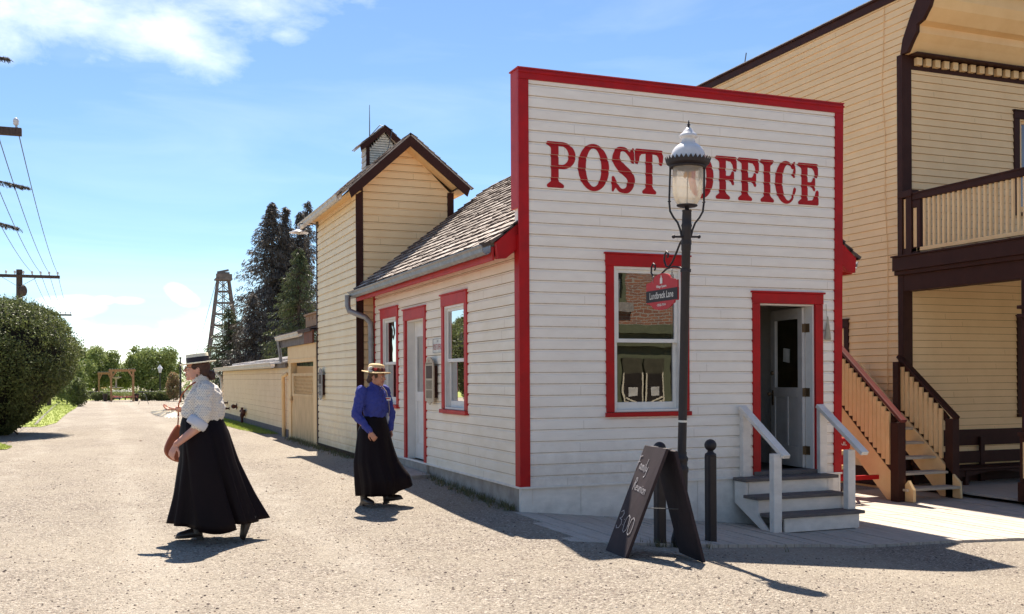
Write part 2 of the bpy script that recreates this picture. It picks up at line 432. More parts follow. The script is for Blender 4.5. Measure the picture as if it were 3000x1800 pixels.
# siding -------------------------------------------------------------------
def prof_cove(p): return [(0.0, .019), (p - .034, .018), (p - .022, .007), (p - .007, .004), (p - .0069, -.0025), (p, -.0025)]
def prof_lap(p): return [(0.0, .019), (p - .006, .004), (p - .0059, -.0025), (p, -.0025)]
def off_at(z, z0, pitch, prof):
    k = math.floor((z - z0) / pitch + 1e-6); t = (z - z0) - k * pitch
    pr = prof(pitch)
    for (a, oa), (b, ob) in zip(pr, pr[1:]):
        if t <= b + 1e-9: return oa + (ob - oa) * max(0, (t - a)) / (b - a)
    return pr[-1][1]
def siding(mb, o, u, n, span, z0, z1, pitch, prof, holes=(), jit=.0015, seed=1, mi=0, joints=2.6):
    """o: base point; u: unit horizontal; n: outward; span: (a, b) or function z -> (a, b); holes: (a, b, z0, z1) along u"""
    rg = random.Random(seed); o, u, n = Vector(o), Vector(u), Vector(n)
    sp = span if callable(span) else (lambda z: span)
    P = lambda a, z, k: o + u * a + n * k + Vector((0, 0, z))
    z = z0; prev = None; jts = joints
    pr = prof(pitch)
    hz = sorted({h for hh in holes for h in hh[2:4]})
    while z < z1 - 1e-6:
        dj = rg.uniform(-jit, jit)
        top = min(z + pitch, z1)
        bps = sorted({z, top} | {z + a for a, _ in pr if z < z + a < top} | {h for h in hz if z < h < top})
        def off(q):
            t = q - z
            for (a, oa), (b, ob) in zip(pr, pr[1:]):
                if t <= b + 1e-9: return oa + (ob - oa) * (t - a) / (b - a) + dj
            return pr[-1][1] + dj
        def ivs(qa, qb):
            mid = (qa + qb) / 2; a0, b0 = sp(qa); a1, b1 = sp(qb)
            cuts = [(h[0], h[1]) for h in holes if h[2] < mid < h[3]]
            cuts.sort(); res = []; cura = (a0, a1)
            for c0, c1 in cuts:
                if c0 > cura[0] + 1e-6: res.append((cura[0], c0, cura[1], c0))
                cura = (max(c1, cura[0]), max(c1, cura[1]))
            if b0 > cura[0] + 1e-6: res.append((cura[0], b0, cura[1], b1))
            return res
        for qa, qb in zip(bps, bps[1:]):
            if qb - qa < 1e-5: continue
            for a0, b0, a1, b1 in ivs(qa, qb):
                mb.quad(P(a0, qa, off(qa + 1e-7)), P(b0, qa, off(qa + 1e-7)), P(b1, qb, off(qb - 1e-7)), P(a1, qb, off(qb - 1e-7)), 1 if (qa + qb) / 2 > z + pitch - .0073 else mi)  # top slot of each course takes the painted gap shade
        if prev is not None:
            for a0, b0, a1, b1 in ivs(z, z + .002):
                mb.quad(P(a0, z, prev), P(b0, z, prev), P(b0, z, off(z)), P(a0, z, off(z)), mi)
        if jts:
            a_, b_ = sp((z + top) / 2); q = a_ + rg.uniform(.3, jts)
            while q < b_ - .1:
                zl, zh = z + .001, top - pitch * .28
                if not any(h[0] - .05 < q < h[1] + .05 and h[2] - .13 < z < h[3] + .13 for h in holes) and zh > zl:
                    mb.quad(P(q, zl, off(zl) + .0006), P(q + .003, zl, off(zl) + .0006), P(q + .003, zh, off(zh) + .0006), P(q, zh, off(zh) + .0006), 1)
                q += rg.uniform(jts * .6, jts * 1.5)
        prev = off(top - 1e-7); z = top
def wall_solid(mb, x0, x1, y0, y1, z0, z1, holes=(), axis='x', mi=0):
    """thin wall box with rectangular openings; holes in (a0, a1, z0, z1) along the axis"""
    A0, A1 = (x0, x1) if axis == 'x' else (y0, y1)
    xs = sorted({A0, A1} | {h for hh in holes for h in hh[:2]})
    zs = sorted({z0, z1} | {h for hh in holes for h in hh[2:4] if z0 < h < z1})
    for a, b in zip(xs, xs[1:]):
        for c, d in zip(zs, zs[1:]):
            if any(h[0] <= a + 1e-6 and b <= h[1] + 1e-6 and h[2] <= c + 1e-6 and d <= h[3] + 1e-6 for h in holes): continue
            if axis == 'x': mb.box(a, b, y0, y1, c, d, mi)
            else: mb.box(x0, x1, a, b, c, d, mi)

_dg = None
def text_mesh(body, size, fn, thick=0.002, width=None, mi=0, mb=None, shear=0.0, bold=0.0):
    """plain lettering, mapped by fn(u, v, t) -> 3D; centred on u = 0, baseline v = 0"""
    c = bpy.data.curves.new('lettering', 'FONT'); c.body = body; c.size = size; c.align_x = 'CENTER'
    c.resolution_u = 3; c.shear = shear; c.offset = bold
    o = bpy.data.objects.new('lettering', c); COL.objects.link(o)
    dg = bpy.context.evaluated_depsgraph_get(); dg.update()
    me = bpy.data.meshes.new_from_object(o.evaluated_get(dg))
    xs = [v.co.x for v in me.vertices] or [0, 1]
    k = (width / (max(xs) - min(xs))) if width else 1.0
    cx = (max(xs) + min(xs)) / 2
    mb = mb or MB()
    mb.add([fn((v.co.x - cx) * k, v.co.y, thick) for v in me.vertices], [tuple(p.vertices) for p in me.polygons], mi)
    bpy.data.objects.remove(o); bpy.data.curves.remove(c); bpy.data.meshes.remove(me)
    return mb
def flat_poly(loops, fn, mi=0, mb=None, grow=0.0):
    """filled 2D outlines (even-odd) -> faces"""
    c = bpy.data.curves.new('outline', 'CURVE'); c.dimensions = '2D'; c.fill_mode = 'BOTH'; c.offset = grow
    for lp in loops:
        s_ = c.splines.new('POLY'); s_.points.add(len(lp) - 1)
        for i, (x, y) in enumerate(lp): s_.points[i].co = (x, y, 0, 1)
        s_.use_cyclic_u = True
    o = bpy.data.objects.new('outline', c); COL.objects.link(o)
    dg = bpy.context.evaluated_depsgraph_get(); dg.update()
    me = bpy.data.meshes.new_from_object(o.evaluated_get(dg))
    bpy.data.objects.remove(o); bpy.data.curves.remove(c)
    if fn is None: return me
    mb = mb or MB()
    mb.add([fn(v.co.x, v.co.y) for v in me.vertices], [tuple(p.vertices) for p in me.polygons], mi)
    bpy.data.meshes.remove(me)
    return mb
# ------------------------------------------------------------------ ground
def clamp(v, a, b): return max(a, min(b, v))
def lerp(a, b, t): return a + (b - a) * clamp(t, 0, 1)
def zb(x): return -clamp(.1 * (x - 4.4), 0, .31)
def gz(x, y):
    slope = zb(x) - .03 * clamp((x - 4.3) * 3, 0, 1)
    slope *= 1 - clamp((y - 13.2) / 3, 0, 1) * (1 if x < 8.8 else 0)
    along = .12 * clamp((y - 10.6) / 4, 0, 1) if x < 8.8 else 0
    far = -.45 * clamp((y - 32) / 50, 0, 1)
    return slope + along + far
ys = [-60, -30, -15, -8, -4, -2] + [i * .5 for i in range(0, 60)] + [30 + i * 2 for i in range(0, 36)] + [110, 140, 200, 300, 500, 900, 1500]
xs = [-1500, -700, -300, -150, -90, -60, -40, -30, -22, -16, -12, -9, -7, -5] + [-4 + i * .4 for i in range(0, 46)] + [15, 17, 20, 25, 32, 45, 60, 90, 150, 300, 700, 1500]
mb = MB()
mb.add([(x, y, gz(x, y)) for y in ys for x in xs],
       [(j * len(xs) + i, j * len(xs) + i + 1, (j + 1) * len(xs) + i + 1, (j + 1) * len(xs) + i) for j in range(len(ys) - 1) for i in range(len(xs) - 1)], 0, True)
def gravel_mat():
    m = bpy.data.materials.new('gravel'); m.use_nodes = True
    n = m.node_tree.nodes; l = m.node_tree.links; p = n['Principled BSDF']
    p.inputs['Roughness'].default_value = .92; p.inputs['Specular IOR Level'].default_value = .2
    co = n.new('ShaderNodeTexCoord')
    def vor(sc, feat='F1'):
        v = n.new('ShaderNodeTexVoronoi'); v.inputs['Scale'].default_value = sc; v.feature = feat
        l.new(co.outputs['Object'], v.inputs['Vector']); return v
    def noi(sc, d=5, r=.6, st=(1, 1, 1)):
        mp = n.new('ShaderNodeMapping'); mp.inputs['Scale'].default_value = st; l.new(co.outputs['Object'], mp.inputs[0])
        v = n.new('ShaderNodeTexNoise'); v.inputs['Scale'].default_value = sc; v.inputs['Detail'].default_value = d
        v.inputs['Roughness'].default_value = r; l.new(mp.outputs[0], v.inputs['Vector']); return v.outputs['Fac']
    def ramp(f, a, b, c=0, d=1):
        r = n.new('ShaderNodeMapRange'); r.inputs[1].default_value = a; r.inputs[2].default_value = b
        r.inputs[3].default_value = c; r.inputs[4].default_value = d; l.new(f, r.inputs[0]); return r.outputs[0]
    def mx(f, A, B, bt='MIX'):
        x = n.new('ShaderNodeMix'); x.data_type = 'RGBA'; x.blend_type = bt
        if isinstance(f, float): x.inputs['Factor'].default_value = f
        else: l.new(f, x.inputs['Factor'])
        for k, v in (('A', A), ('B', B)):
            if isinstance(v, tuple): x.inputs[k].default_value = (*v[:3], 1)
            else: l.new(v, x.inputs[k])
        return x.outputs['Result']
    v1 = vor(55); v2 = vor(140)
    cr = n.new('ShaderNodeSeparateColor'); l.new(v1.outputs['Color'], cr.inputs[0])
    cr2 = n.new('ShaderNodeSeparateColor'); l.new(v2.outputs['Color'], cr2.inputs[0])
    stone = mx(cr.outputs[0], (.18, .148, .118), (.43, .38, .31))
    stone = mx(ramp(cr.outputs[1], .90, .93), stone, (.10, .08, .075))
    stone = mx(ramp(cr.outputs[2], .90, .93), stone, (.58, .51, .43))
    stone = mx(ramp(cr2.outputs[0], .8, .85), stone, (.20, .15, .125))
    sand = mx(noi(200, 3), (.29, .25, .195), (.42, .365, .29))
    col = mx(ramp(noi(1.3, 6, .65), .38, .62), stone, mx(.45, stone, sand))
    col = mx(ramp(noi(.35, 5, .6, (1, .5, 1)), .42, .66, 0, .5), col, (.43, .375, .30))
    # damp / organic soil mottling with a shape of its own
    col = mx(ramp(noi(2.2, 6, .7, (1, .45, 1)), .60, .78, 0, .5), col, (.22, .18, .14))
    # faint worn wheel tracks running along the lane
    sx = n.new('ShaderNodeSeparateXYZ'); l.new(co.outputs['Object'], sx.inputs[0])
    for x0, wd in ((1.9, .30), (.35, .30), (-1.3, .24)):
        wob = n.new('ShaderNodeMath'); wob.operation = 'MULTIPLY_ADD'; l.new(noi(.25, 3), wob.inputs[0]); wob.inputs[1].default_value = 1.6; l.new(sx.outputs[0], wob.inputs[2])
        d = n.new('ShaderNodeMath'); d.operation = 'SUBTRACT'; l.new(wob.outputs[0], d.inputs[0]); d.inputs[1].default_value = x0 + .8
        ab = n.new('ShaderNodeMath'); ab.operation = 'ABSOLUTE'; l.new(d.outputs[0], ab.inputs[0])
        tr = n.new('ShaderNodeMath'); tr.operation = 'MULTIPLY'; l.new(ramp(ab.outputs[0], wd, wd * .3), tr.inputs[0]); l.new(ramp(noi(1.5, 6, .7), .40, .60, .05, .38), tr.inputs[1])
        col = mx(tr.outputs[0], col, (.48, .43, .36))
    l.new(col, p.inputs['Base Color'])
    h = n.new('ShaderNodeMath'); h.operation = 'ADD'
    l.new(ramp(v1.outputs['Distance'], 0, .6, 1, 0), h.inputs[0]); l.new(ramp(v2.outputs['Distance'], 0, .6, .5, 0), h.inputs[1])
    bp = n.new('ShaderNodeBump'); bp.inputs['Strength'].default_value = 1.0; bp.inputs['Distance'].default_value = .013
    l.new(h.outputs[0], bp.inputs['Height'])
    bp2 = n.new('ShaderNodeBump'); bp2.inputs['Strength'].default_value = .5; bp2.inputs['Distance'].default_value = .05
    l.new(noi(4, 6, .6), bp2.inputs['Height']); l.new(bp2.outputs[0], bp.inputs['Normal'])
    l.new(bp.outputs[0], p.inputs['Normal'])
    return m
M_GRAVEL = gravel_mat()
struct('ground', mb, M_GRAVEL)

# loose stones on the gravel near the camera
mb = MB(); rg = random.Random(3)
def pebble(mb, x, y, r, rg, mi=0):
    z = gz(x, y); pts = []
    for dx, dy, dz in ((1, 0, 0), (.5, .87, 0), (-.5, .87, 0), (-1, 0, 0), (-.5, -.87, 0), (.5, -.87, 0)):
        k = rg.uniform(.7, 1.15); pts.append((x + dx * r * k, y + dy * r * k, z + rg.uniform(-.1, .15) * r))
    k = rg.uniform(.4, .8)
    pts += [(x + r * rg.uniform(-.2, .5), y + r * rg.uniform(-.4, .4), z + r * k), (x + r * rg.uniform(-.6, 0), y + r * rg.uniform(-.4, .4), z + r * k * .9)]
    mb.add(pts, [(0, 1, 6), (1, 2, 7, 6), (2, 3, 7), (3, 4, 7), (4, 5, 6, 7), (5, 0, 6)], mi)
for i in range(17000):
    d = 4.2 + 14 * rg.random() ** 1.5; px = rg.uniform(-60, 3060)
    v = ray(px, CPY); x, y = v.x * d, v.y * d
    if x > 4.2 and y > 8.3: continue
    pebble(mb, x, y, rg.choice([.004, .005, .006, .006, .007, .008, .009, .010, .013]) * rg.uniform(.7, 1.2), rg, rg.choice([0, 0, 1, 1, 2]))
M_PEB = [mat('pebble_tan', (.36, .28, .21), .9), mat('pebble_dark', (.11, .08, .07), .9), mat('pebble_pale', (.52, .45, .37), .9)]
struct('gravel_stones', mb, M_PEB, kind='stuff')

# fallen leaves and bits lying about
leaf_i = 0
M_DRY = mat('dry_leaf', (.16, .07, .03), .8)
for px, py, r in ((413, 1309, .035), (1005, 1428, .03), (640, 1520, .02), (30, 1312, .04)):
    v = ray(px, py); d = (0.0 - CAM_H) / v.z
    x, y = v.x * d, v.y * d; z = gz(x, y)
    m_ = MB(); n_ = 7
    m_.add([(x, y, z + r * .5)] + [(x + r * math.cos(a) * (1.3 if k % 2 else .8), y + r * math.sin(a) * (1.1 if k % 2 else .7), z + .004 + (.3 * r if k % 3 == 0 else 0)) for k, a in enumerate([2 * math.pi * q / n_ for q in range(n_)])],
           [(0, 1 + k, 1 + (k + 1) % n_) for k in range(n_)])
    o = obj('dry_leaf', m_, M_DRY, origin=(x, y, z))
    tag(o, ['curled brown leaf on the gravel left of the woman in the spotted blouse', 'dark curled leaf on the gravel just left of the woman in blue',
            'small brown leaf on the sunlit gravel right of the walking woman\'s skirt', 'dry leaf at the edge of the hedge shadow'][leaf_i], 'leaf', 'leaves on the gravel')
    leaf_i += 1

# lawns ---------------------------------------------------------------
M_LAWN = mat('lawn', (.30, .335, .075), .9, (.22, .26, .05), scale=4, detail=8, bump=.8, bscale=70, bdist=.02)
def sheet(name, poly, dz, m, kind='structure', sub=1.2):
    """flat polygon draped over the ground, cut into small faces"""
    bm = bmesh.new()
    vs = [bm.verts.new((x, y, 0)) for x, y in poly]; bm.faces.new(vs)
    x0, x1 = min(p[0] for p in poly), max(p[0] for p in poly); y0, y1 = min(p[1] for p in poly), max(p[1] for p in poly)
    for ax, a, b in ((0, x0, x1), (1, y0, y1)):
        k = a + sub
        while k < b:
            co = (k, 0, 0) if ax == 0 else (0, k, 0); no = (1, 0, 0) if ax == 0 else (0, 1, 0)
            bmesh.ops.bisect_plane(bm, geom=bm.verts[:] + bm.edges[:] + bm.faces[:], plane_co=co, plane_no=no)
            k += sub
    mb = MB(); bm.verts.index_update()
    mb.add([(v.co.x, v.co.y, gz(v.co.x, v.co.y) + dz) for v in bm.verts], [tuple(v.index for v in f.verts) for f in bm.faces], 0, True)
    bm.free()
    return struct(name, mb, m, kind=kind)
def gp(px, py, z=None):
    """where a point of the photograph meets the ground"""
    v = ray(px, py); zz = 0.0
    for _ in range(40):
        d = (zz - CAM_H) / v.z; zz = .5 * zz + .5 * gz(v.x * d, v.y * d)
    return (v.x * d, v.y * d)
lawn1 = [gp(*p) for p in ((70, 1252), (120, 1252), (165, 1240), (195, 1213), (222, 1197), (228, 1190), (226, 1184), (205, 1176), (180, 1172), (120, 1172), (60, 1185), (-60, 1200), (-200, 1240), (-160, 1262), (20, 1256))]
sheet('lawn', lawn1, .012, M_LAWN, sub=2.5)
lawn2 = [gp(*p) for p in ((-300, 1330), (-60, 1322), (20, 1318), (32, 1312), (10, 1303), (-40, 1296), (-300, 1270))]
sheet('lawn', lawn2, .012, M_LAWN, sub=1.0)
lawn3 = [gp(*p) for p in ((120, 1174), (200, 1175), (330, 1173), (440, 1169), (520, 1166), (560, 1172), (560, 1162), (470, 1160), (330, 1160), (200, 1162), (60, 1162))]
lawn3 = lawn3[:6] + [(lawn3[5][0] + 3, lawn3[5][1] - 2), (lawn3[5][0] + 8, lawn3[5][1] + 35), (-60, 140), (-60, 70)]
sheet('lawn', lawn3, .014, M_LAWN, sub=8)
edgew = [gp(*p) for p in ((640, 1228), (655, 1250), (700, 1272), (760, 1285), (840, 1300), (850, 1293), (760, 1270), (700, 1254), (656, 1235))]
# grass strip along the foundation of the low shed
strip = [(4.1, 38.5), (3.5, 38.5), (3.35, 33), (3.5, 29), (3.75, 26.5), (4.1, 26.0)]
sheet('grass_strip', strip, .01, M_LAWN, sub=1.5)
# grass blades
def tufts(mb, pts, h, rg, n=5, w_=.012):
    for x, y in pts:
        z = gz(x, y)
        for k in range(n):
            a = rg.uniform(0, 6.28); l_ = h * rg.uniform(.5, 1.2); b = rg.uniform(0, 6.28)
            px_, py_ = x + rg.uniform(-.03, .03), y + rg.uniform(-.03, .03)
            dx, dy = math.cos(a) * w_ / 2, math.sin(a) * w_ / 2
            lx, ly = math.cos(b) * l_ * .4, math.sin(b) * l_ * .4
            mb.add([(px_ - dx, py_ - dy, z), (px_ + dx, py_ + dy, z), (px_ + lx, py_ + ly, z + l_)], [(0, 1, 2)])
mb = MB(); rg = random.Random(11)
def inside(p, poly):
    r_ = False
    for (x0, y0), (x1, y1) in zip(poly, poly[1:] + poly[:1]):
        if (y0 > p[1]) != (y1 > p[1]) and p[0] < (x1 - x0) * (p[1] - y0) / (y1 - y0) + x0: r_ = not r_
    return r_
def scatter(poly, n, rg):
    x0, x1 = min(p[0] for p in poly), max(p[0] for p in poly); y0, y1 = min(p[1] for p in poly), max(p[1] for p in poly)
    out = []
    while len(out) < n:
        p = (rg.uniform(x0, x1), rg.uniform(y0, y1))
        if inside(p, poly): out.append(p)
    return out
tufts(mb, scatter(lawn1, 5000, rg), .07, rg, 3, .03)
tufts(mb, scatter(lawn2, 1500, rg), .06, rg, 4, .02)
tufts(mb, scatter(strip, 2200, rg), .06, rg, 4, .02)
struct('grass', mb, M_GRASS, kind='stuff')
mb = MB()
pts = []
for i in range(300):
    y = 10.9 + 6.6 * rg.random() ** 1.3; dx = abs(rg.gauss(0, .10))
    if 14.1 < y < 15.5 and dx < .4: continue
    pts.append((4.36 - dx, y))
pts += [(4.08 - abs(rg.gauss(0, .10)), rg.uniform(17.6, 24)) for _ in range(260)]
pts += [(4.5 + abs(rg.gauss(0, .5)), 8.50 + rg.gauss(0, .03)) for _ in range(26)]
tufts(mb, pts, .085, rg, 4, .010)
struct('weeds', mb, M_WEED, kind='stuff')

# boardwalk ------------------------------------------------------------
edge = [(3.98, 8.72), (4.35, 8.45), (5.53, 8.58), (7.13, 9.00), (8.63, 8.86), (9.6, 8.67), (12.0, 8.2), (15.0, 7.6)]
def yfront(x):
    for (x0, y0), (x1, y1) in zip(edge, edge[1:]):
        if x0 <= x <= x1: return y0 + (y1 - y0) * (x - x0) / (x1 - x0)
    return edge[-1][1]
mb = MB(); rg = random.Random(5); x = 4.02
while x < 14.9:
    w_ = .138; x1 = x + w_
    ya, yb = yfront(x), yfront(x1)
    yend = 10.80 if x < 8.84 else (13.3 if x < 11.95 else 10.62)
    if x < 4.28: yend = 10.86 - (4.28 - x) * 7.5
    segs = []; y0a, y0b = ya, yb
    joints = [yend]
    if yend - ya > 2.2: joints = [ya + rg.choice([1.5, 1.5, 2.2]), yend]
    if x > 8.84: joints = [10.78 if rg.random() < .8 else 10.2, yend]
    for jy in joints:
        dz = rg.uniform(-.003, .003); z = zb(x) + dz; zz1 = zb(x1) + dz
        ye = min(jy, yend)
        if ye - max(y0a, y0b) < .05: continue
        za, z_b = z - .035, zz1 - .035
        g_ = .004
        v = [(x + g_, y0a, z), (x1 - g_, y0b, zz1), (x1 - g_, ye - .004, zz1), (x + g_, ye - .004, z),
             (x + g_, y0a, za), (x1 - g_, y0b, z_b), (x1 - g_, ye - .004, z_b), (x + g_, ye - .004, za)]
        mb.add(v, [(0, 1, 2, 3), (7, 6, 5, 4), (0, 4, 5, 1), (1, 5, 6, 2), (2, 6, 7, 3), (3, 7, 4, 0)])
        y0a = y0b = ye
    x = x1
struct('boardwalk', mb, M_WOODG)
mb = MB()
for (x0, y0), (x1, y1) in zip(edge, edge[1:]):
    mb.bar((x0, y0 + .05, zb(x0) - .09), (x1, y1 + .05, zb(x1) - .09), .05, .10)
struct('boardwalk_frame', mb, mat('dark_joist', (.07, .055, .045), .9))
# raised porch floor under the balcony
mb = MB(); y = 10.64
while y < 13.15:
    mb.box(11.93, 17.0, y, y + .132, -.26, -.225); y += .138
mb.box(11.93, 17.0, 10.60, 10.635, -.31, -.235)
struct('porch_floor', mb, M_WOODG)
# ------------------------------------------------------------------ post office
XS, YF, XR, YB = 4.39, 10.79, 8.83, 17.45
PO = thing('post_office', 'white clapboard post office with red trim and a tall false front', 'building', (XS, YF, 0))
ZS = .27; PITCH = .130
win_f = (5.445, 6.555, 1.045, 2.95)      # front window, outside of its trim
door_f = (7.456, 8.508, .27, 2.55)
side_holes = [(12.56, 13.62, 1.03, 2.64), (14.38, 15.53, .25, 2.555), (15.87, 16.95, 1.03, 2.65)]
# front wall siding (false front)
mb = MB()
siding(mb, (0, YF, 0), (1, 0, 0), (0, -1, 0), lambda z: (XS + .02, XR - .085 + .06 * (z - ZS) / 4.6), ZS, 4.86, PITCH, prof_cove,
       [(win_f[0] + .02, win_f[1] - .02, win_f[2], win_f[3]), (door_f[0] + .02, door_f[1] - .02, .2, door_f[3])], jit=.0012, seed=4)
FH = [(5.56, 6.44, 1.1, 2.83), (7.565, 8.375, .0, 2.42)]
wall_solid(mb, XS + .01, XR - .075, YF + .004, YF + .19, ZS - .02, 4.93, [(5.56, 6.44, 1.1, 2.83), (7.565, 8.375, .25, 2.42)])
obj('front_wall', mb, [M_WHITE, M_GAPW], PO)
# left side wall
mb = MB()
siding(mb, (XS, 0, 0), (0, 1, 0), (-1, 0, 0), (YF + .03, YB - .02), ZS, 2.93, PITCH, prof_cove,
       [(a + .02, b - .02, c, d) for a, b, c, d in side_holes], jit=.0012, seed=9)
wall_solid(mb, XS + .004, XS + .12, YF + .19, YB, ZS - .02, 3.0, [(a + .1, b - .1, c + .05, d - .12) if c > .9 else (a + .1, b - .1, .26, d - .13) for a, b, c, d in side_holes], axis='y')
obj('side_wall', mb, [mat('bounce_warmed_white', (.90, .80, .66), .6, (.83, .72, .56), scale=2.5, stretch=(1, 1, 3), bump=.35, bscale=30, bstretch=(.6, .6, 6), streak=.4, streak_col=(.45, .36, .24)), M_GAPY], PO)  # front wall's white again, with warm bounce light put into the colour
mb = MB()
mb.box(XR - .19, XR - .07, YF + .19, YB, ZS - .02, 3.0)
siding(mb, (XR - .07, 0, 0), (0, 1, 0), (1, 0, 0), (YF + .1, YB), ZS, 2.93, PITCH, prof_cove)
mb.box(XS, XR, YB - .12, YB - .002, ZS - .02, 3.0)
poly = [(XS, 3.0), (XR, 3.0), ((XS + XR) / 2, 4.8)]
mb.prism(poly, lambda u, v, t: (u, t, v), YB - .12, YB - .002)
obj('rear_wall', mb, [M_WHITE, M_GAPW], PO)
# foundations and skirt
mb = MB()
n_ = 28
for i in range(n_):
    y0 = YF + (YB - YF) * i / n_; y1 = YF + (YB - YF) * (i + 1) / n_
    mb.box(XS - .006, XS + .1, y0, y1, -.3, ZS - .01)
mb.box(XS - .05, XS + .1, 14.28, 15.60, .02, ZS - .015)
obj('foundation', mb, M_CONC, PO)
mb = MB()
x = XS - .012
rg = random.Random(2)
while x < XR - .06:
    w_ = rg.choice([.14, .18, .6, .9]) if x < 5.2 else .95
    x1 = min(x + w_, XR - .05); mb.box(x + .002, x1 - .002, YF - .016 + rg.uniform(0, .004), YF + .05, -.46, ZS - .012); x = x1
mb.box(XS - .014, 5.0, YF - .020, YF - .017, -.2, .07)
mb.box(XR - .08, XR - .05, YF - .016, YB, -.46, ZS - .012)
obj('skirt_board', mb, M_STEP, PO)
mb = MB()
mb.box(XS - .035, XR - .04, YF - .045, YF + .02, ZS - .012, ZS + .012)
mb.box(XS - .04, XS + .0, YF + .02, YB, ZS - .012, ZS + .012)
obj('water_table', mb, M_STEP, PO, bevel=.003)
# red trim
def trim(name, boxes, m=M_RED, bev=.004, parent=PO, **k):
    mb = MB()
    for b in boxes: mb.box(*b)
    return obj(name, mb, m, parent, bevel=bev, **k)
YT = YF - .035
trim('corner_board', [(XS - .03, XS + .095, YT, YF + .0, ZS - .0, 4.86), (XS - .030, XS + .002, YF + .0, YF + .115, ZS, 3.12)])
mb = MB(); mb.prism([(XR - .16, ZS), (XR - .045, ZS), (XR + .012, 4.86), (XR - .11, 4.86)], lambda u, v, t: (u, t, v), YT, YF); obj('corner_board', mb, M_RED, PO, bevel=.004)
trim('corner_board', [(XS - .025, XS + .012, YB - .09, YB + .005, ZS, 2.93)], M_REDW)
trim('cornice_board', [(XS - .03, XR + .012, YT - .004, YF, 4.862, 4.975), (XS - .036, XR + .018, YT - .018, YF, 4.93, 4.955)])
trim('false_front_side', [(XS - .028, XS + .004, YF + .001, YF + .21, 3.42, 4.975)], M_REDW)
trim('false_front_side', [(XR - .004, XR + .012, YF + .001, YF + .21, 3.42, 4.975)], M_REDW)
mb = MB(); mb.box(XS - .04, XR + .02, YF - .045, YF + .225, 4.977, 4.992)
obj('parapet_cap', mb, M_REDW, PO)
# lettering -----------------------------------------------------------
def arc(cx, cy, rx, ry, a0, a1, n=16):
    return [(cx + rx * math.cos(R(a0 + (a1 - a0) * i / n)), cy + ry * math.sin(R(a0 + (a1 - a0) * i / n))) for i in range(n + 1)]
def serif_foot(x0, x1, s0, s1):
    """foot of a stem from the right of the stem, round the serif, to the left of the stem"""
    return [(s1, .16), (s1 + .01, .12), (x1 - .03, .075), (x1, .05), (x1 + .004, .02), (x1 - .015, 0), (x0 + .015, 0), (x0 - .004, .02), (x0, .05), (x0 + .03, .075), (s0 - .01, .12), (s0, .16)]
def serif_head(x0, x1, s0, s1):
    return [(s0, .84), (s0 - .01, .88), (x0 + .03, .925), (x0, .95), (x0 - .004, .98), (x0 + .015, 1), (x1 - .015, 1), (x1 + .004, .98), (x1, .95), (x1 - .03, .925), (s1 + .01, .88), (s1, .84)]
def g_I(w_):
    c = w_ / 2; s = .083
    return [serif_foot(0, w_, c - s, c + s) + serif_head(0, w_, c - s, c + s)]
def g_T(w_):
    c = w_ / 2; s = .08
    top = [(c - s, .915), (.16, .90), (.11, .84), (.085, .70), (.055, .66), (.02, .68), (0, .86), (.02, .99), (.04, 1), (w_ - .04, 1), (w_ - .02, .99), (w_, .86),
           (w_ - .02, .68), (w_ - .055, .66), (w_ - .085, .70), (w_ - .11, .84), (w_ - .16, .90), (c + s, .915)]
    return [serif_foot(c - .17, c + .17, c - s, c + s) + top]
def g_F(w_, e=False):
    s0, s1 = .10, .265
    arm = [(s1, .54), (.37, .54), (.41, .57), (.44, .645), (.47, .66), (.49, .64), (.49, .36), (.47, .34), (.44, .355), (.41, .43), (.37, .46), (s1, .46)]
    top = [(0, .95), (-.004, .98), (.015, 1), (w_ - .04, 1), (w_, .985), (w_ + .005, .70), (w_ - .03, .665), (w_ - .07, .69), (w_ - .10, .82), (w_ - .16, .895), (s1, .915)]
    if not e:
        foot = serif_foot(0, .37, s0, s1)
        return [[(s0, .16)] + [(s0, .84), (s0 - .01, .88), (.03, .925)] + top + arm + foot[:-1]]
    bot = [(s1, .085), (w_ - .16, .10), (w_ - .09, .19), (w_ - .05, .33), (w_ - .01, .35), (w_ + .02, .32), (w_ + .015, .02), (w_ - .01, 0), (.015, 0), (-.004, .02), (0, .05), (.03, .075), (s0 - .01, .12)]
    return [[(s0, .16)] + [(s0, .84), (s0 - .01, .88), (.03, .925)] + top + arm + bot]
def g_P(w_):
    s0, s1 = .10, .265
    out = [(s0, .16), (s0, .84), (s0 - .01, .88), (.03, .925), (0, .95), (-.004, .98), (.015, 1), (.36, 1)] + arc(.36, .71, w_ - .36, .29, 88, -88, 18) + [(.36, .42), (s1, .42)] + serif_foot(0, .39, s0, s1)[:-1]
    hole = [(s1, .925), (.35, .925)] + arc(.35, .71, w_ - .36 - .14, .215, 85, -85, 14) + [(.35, .495), (s1, .495)]
    return [out, hole[::-1]]
def g_O(w_):
    return [arc(w_ / 2, .5, w_ / 2, .52, 0, 354, 40), arc(w_ / 2, .5, w_ / 2 - .175, .44, 0, -351, 36)]
def stroke(path, wd):
    Lf, Rt = [], []; n = len(path)
    for i, (x, y) in enumerate(path):
        a = path[max(i - 1, 0)]; b = path[min(i + 1, n - 1)]
        dx, dy = b[0] - a[0], b[1] - a[1]; l_ = math.hypot(dx, dy); nx, ny = -dy / l_, dx / l_
        h = wd(i / (n - 1)) / 2; Lf.append((x + nx * h, y + ny * h)); Rt.append((x - nx * h, y - ny * h))
    return Lf + Rt[::-1]
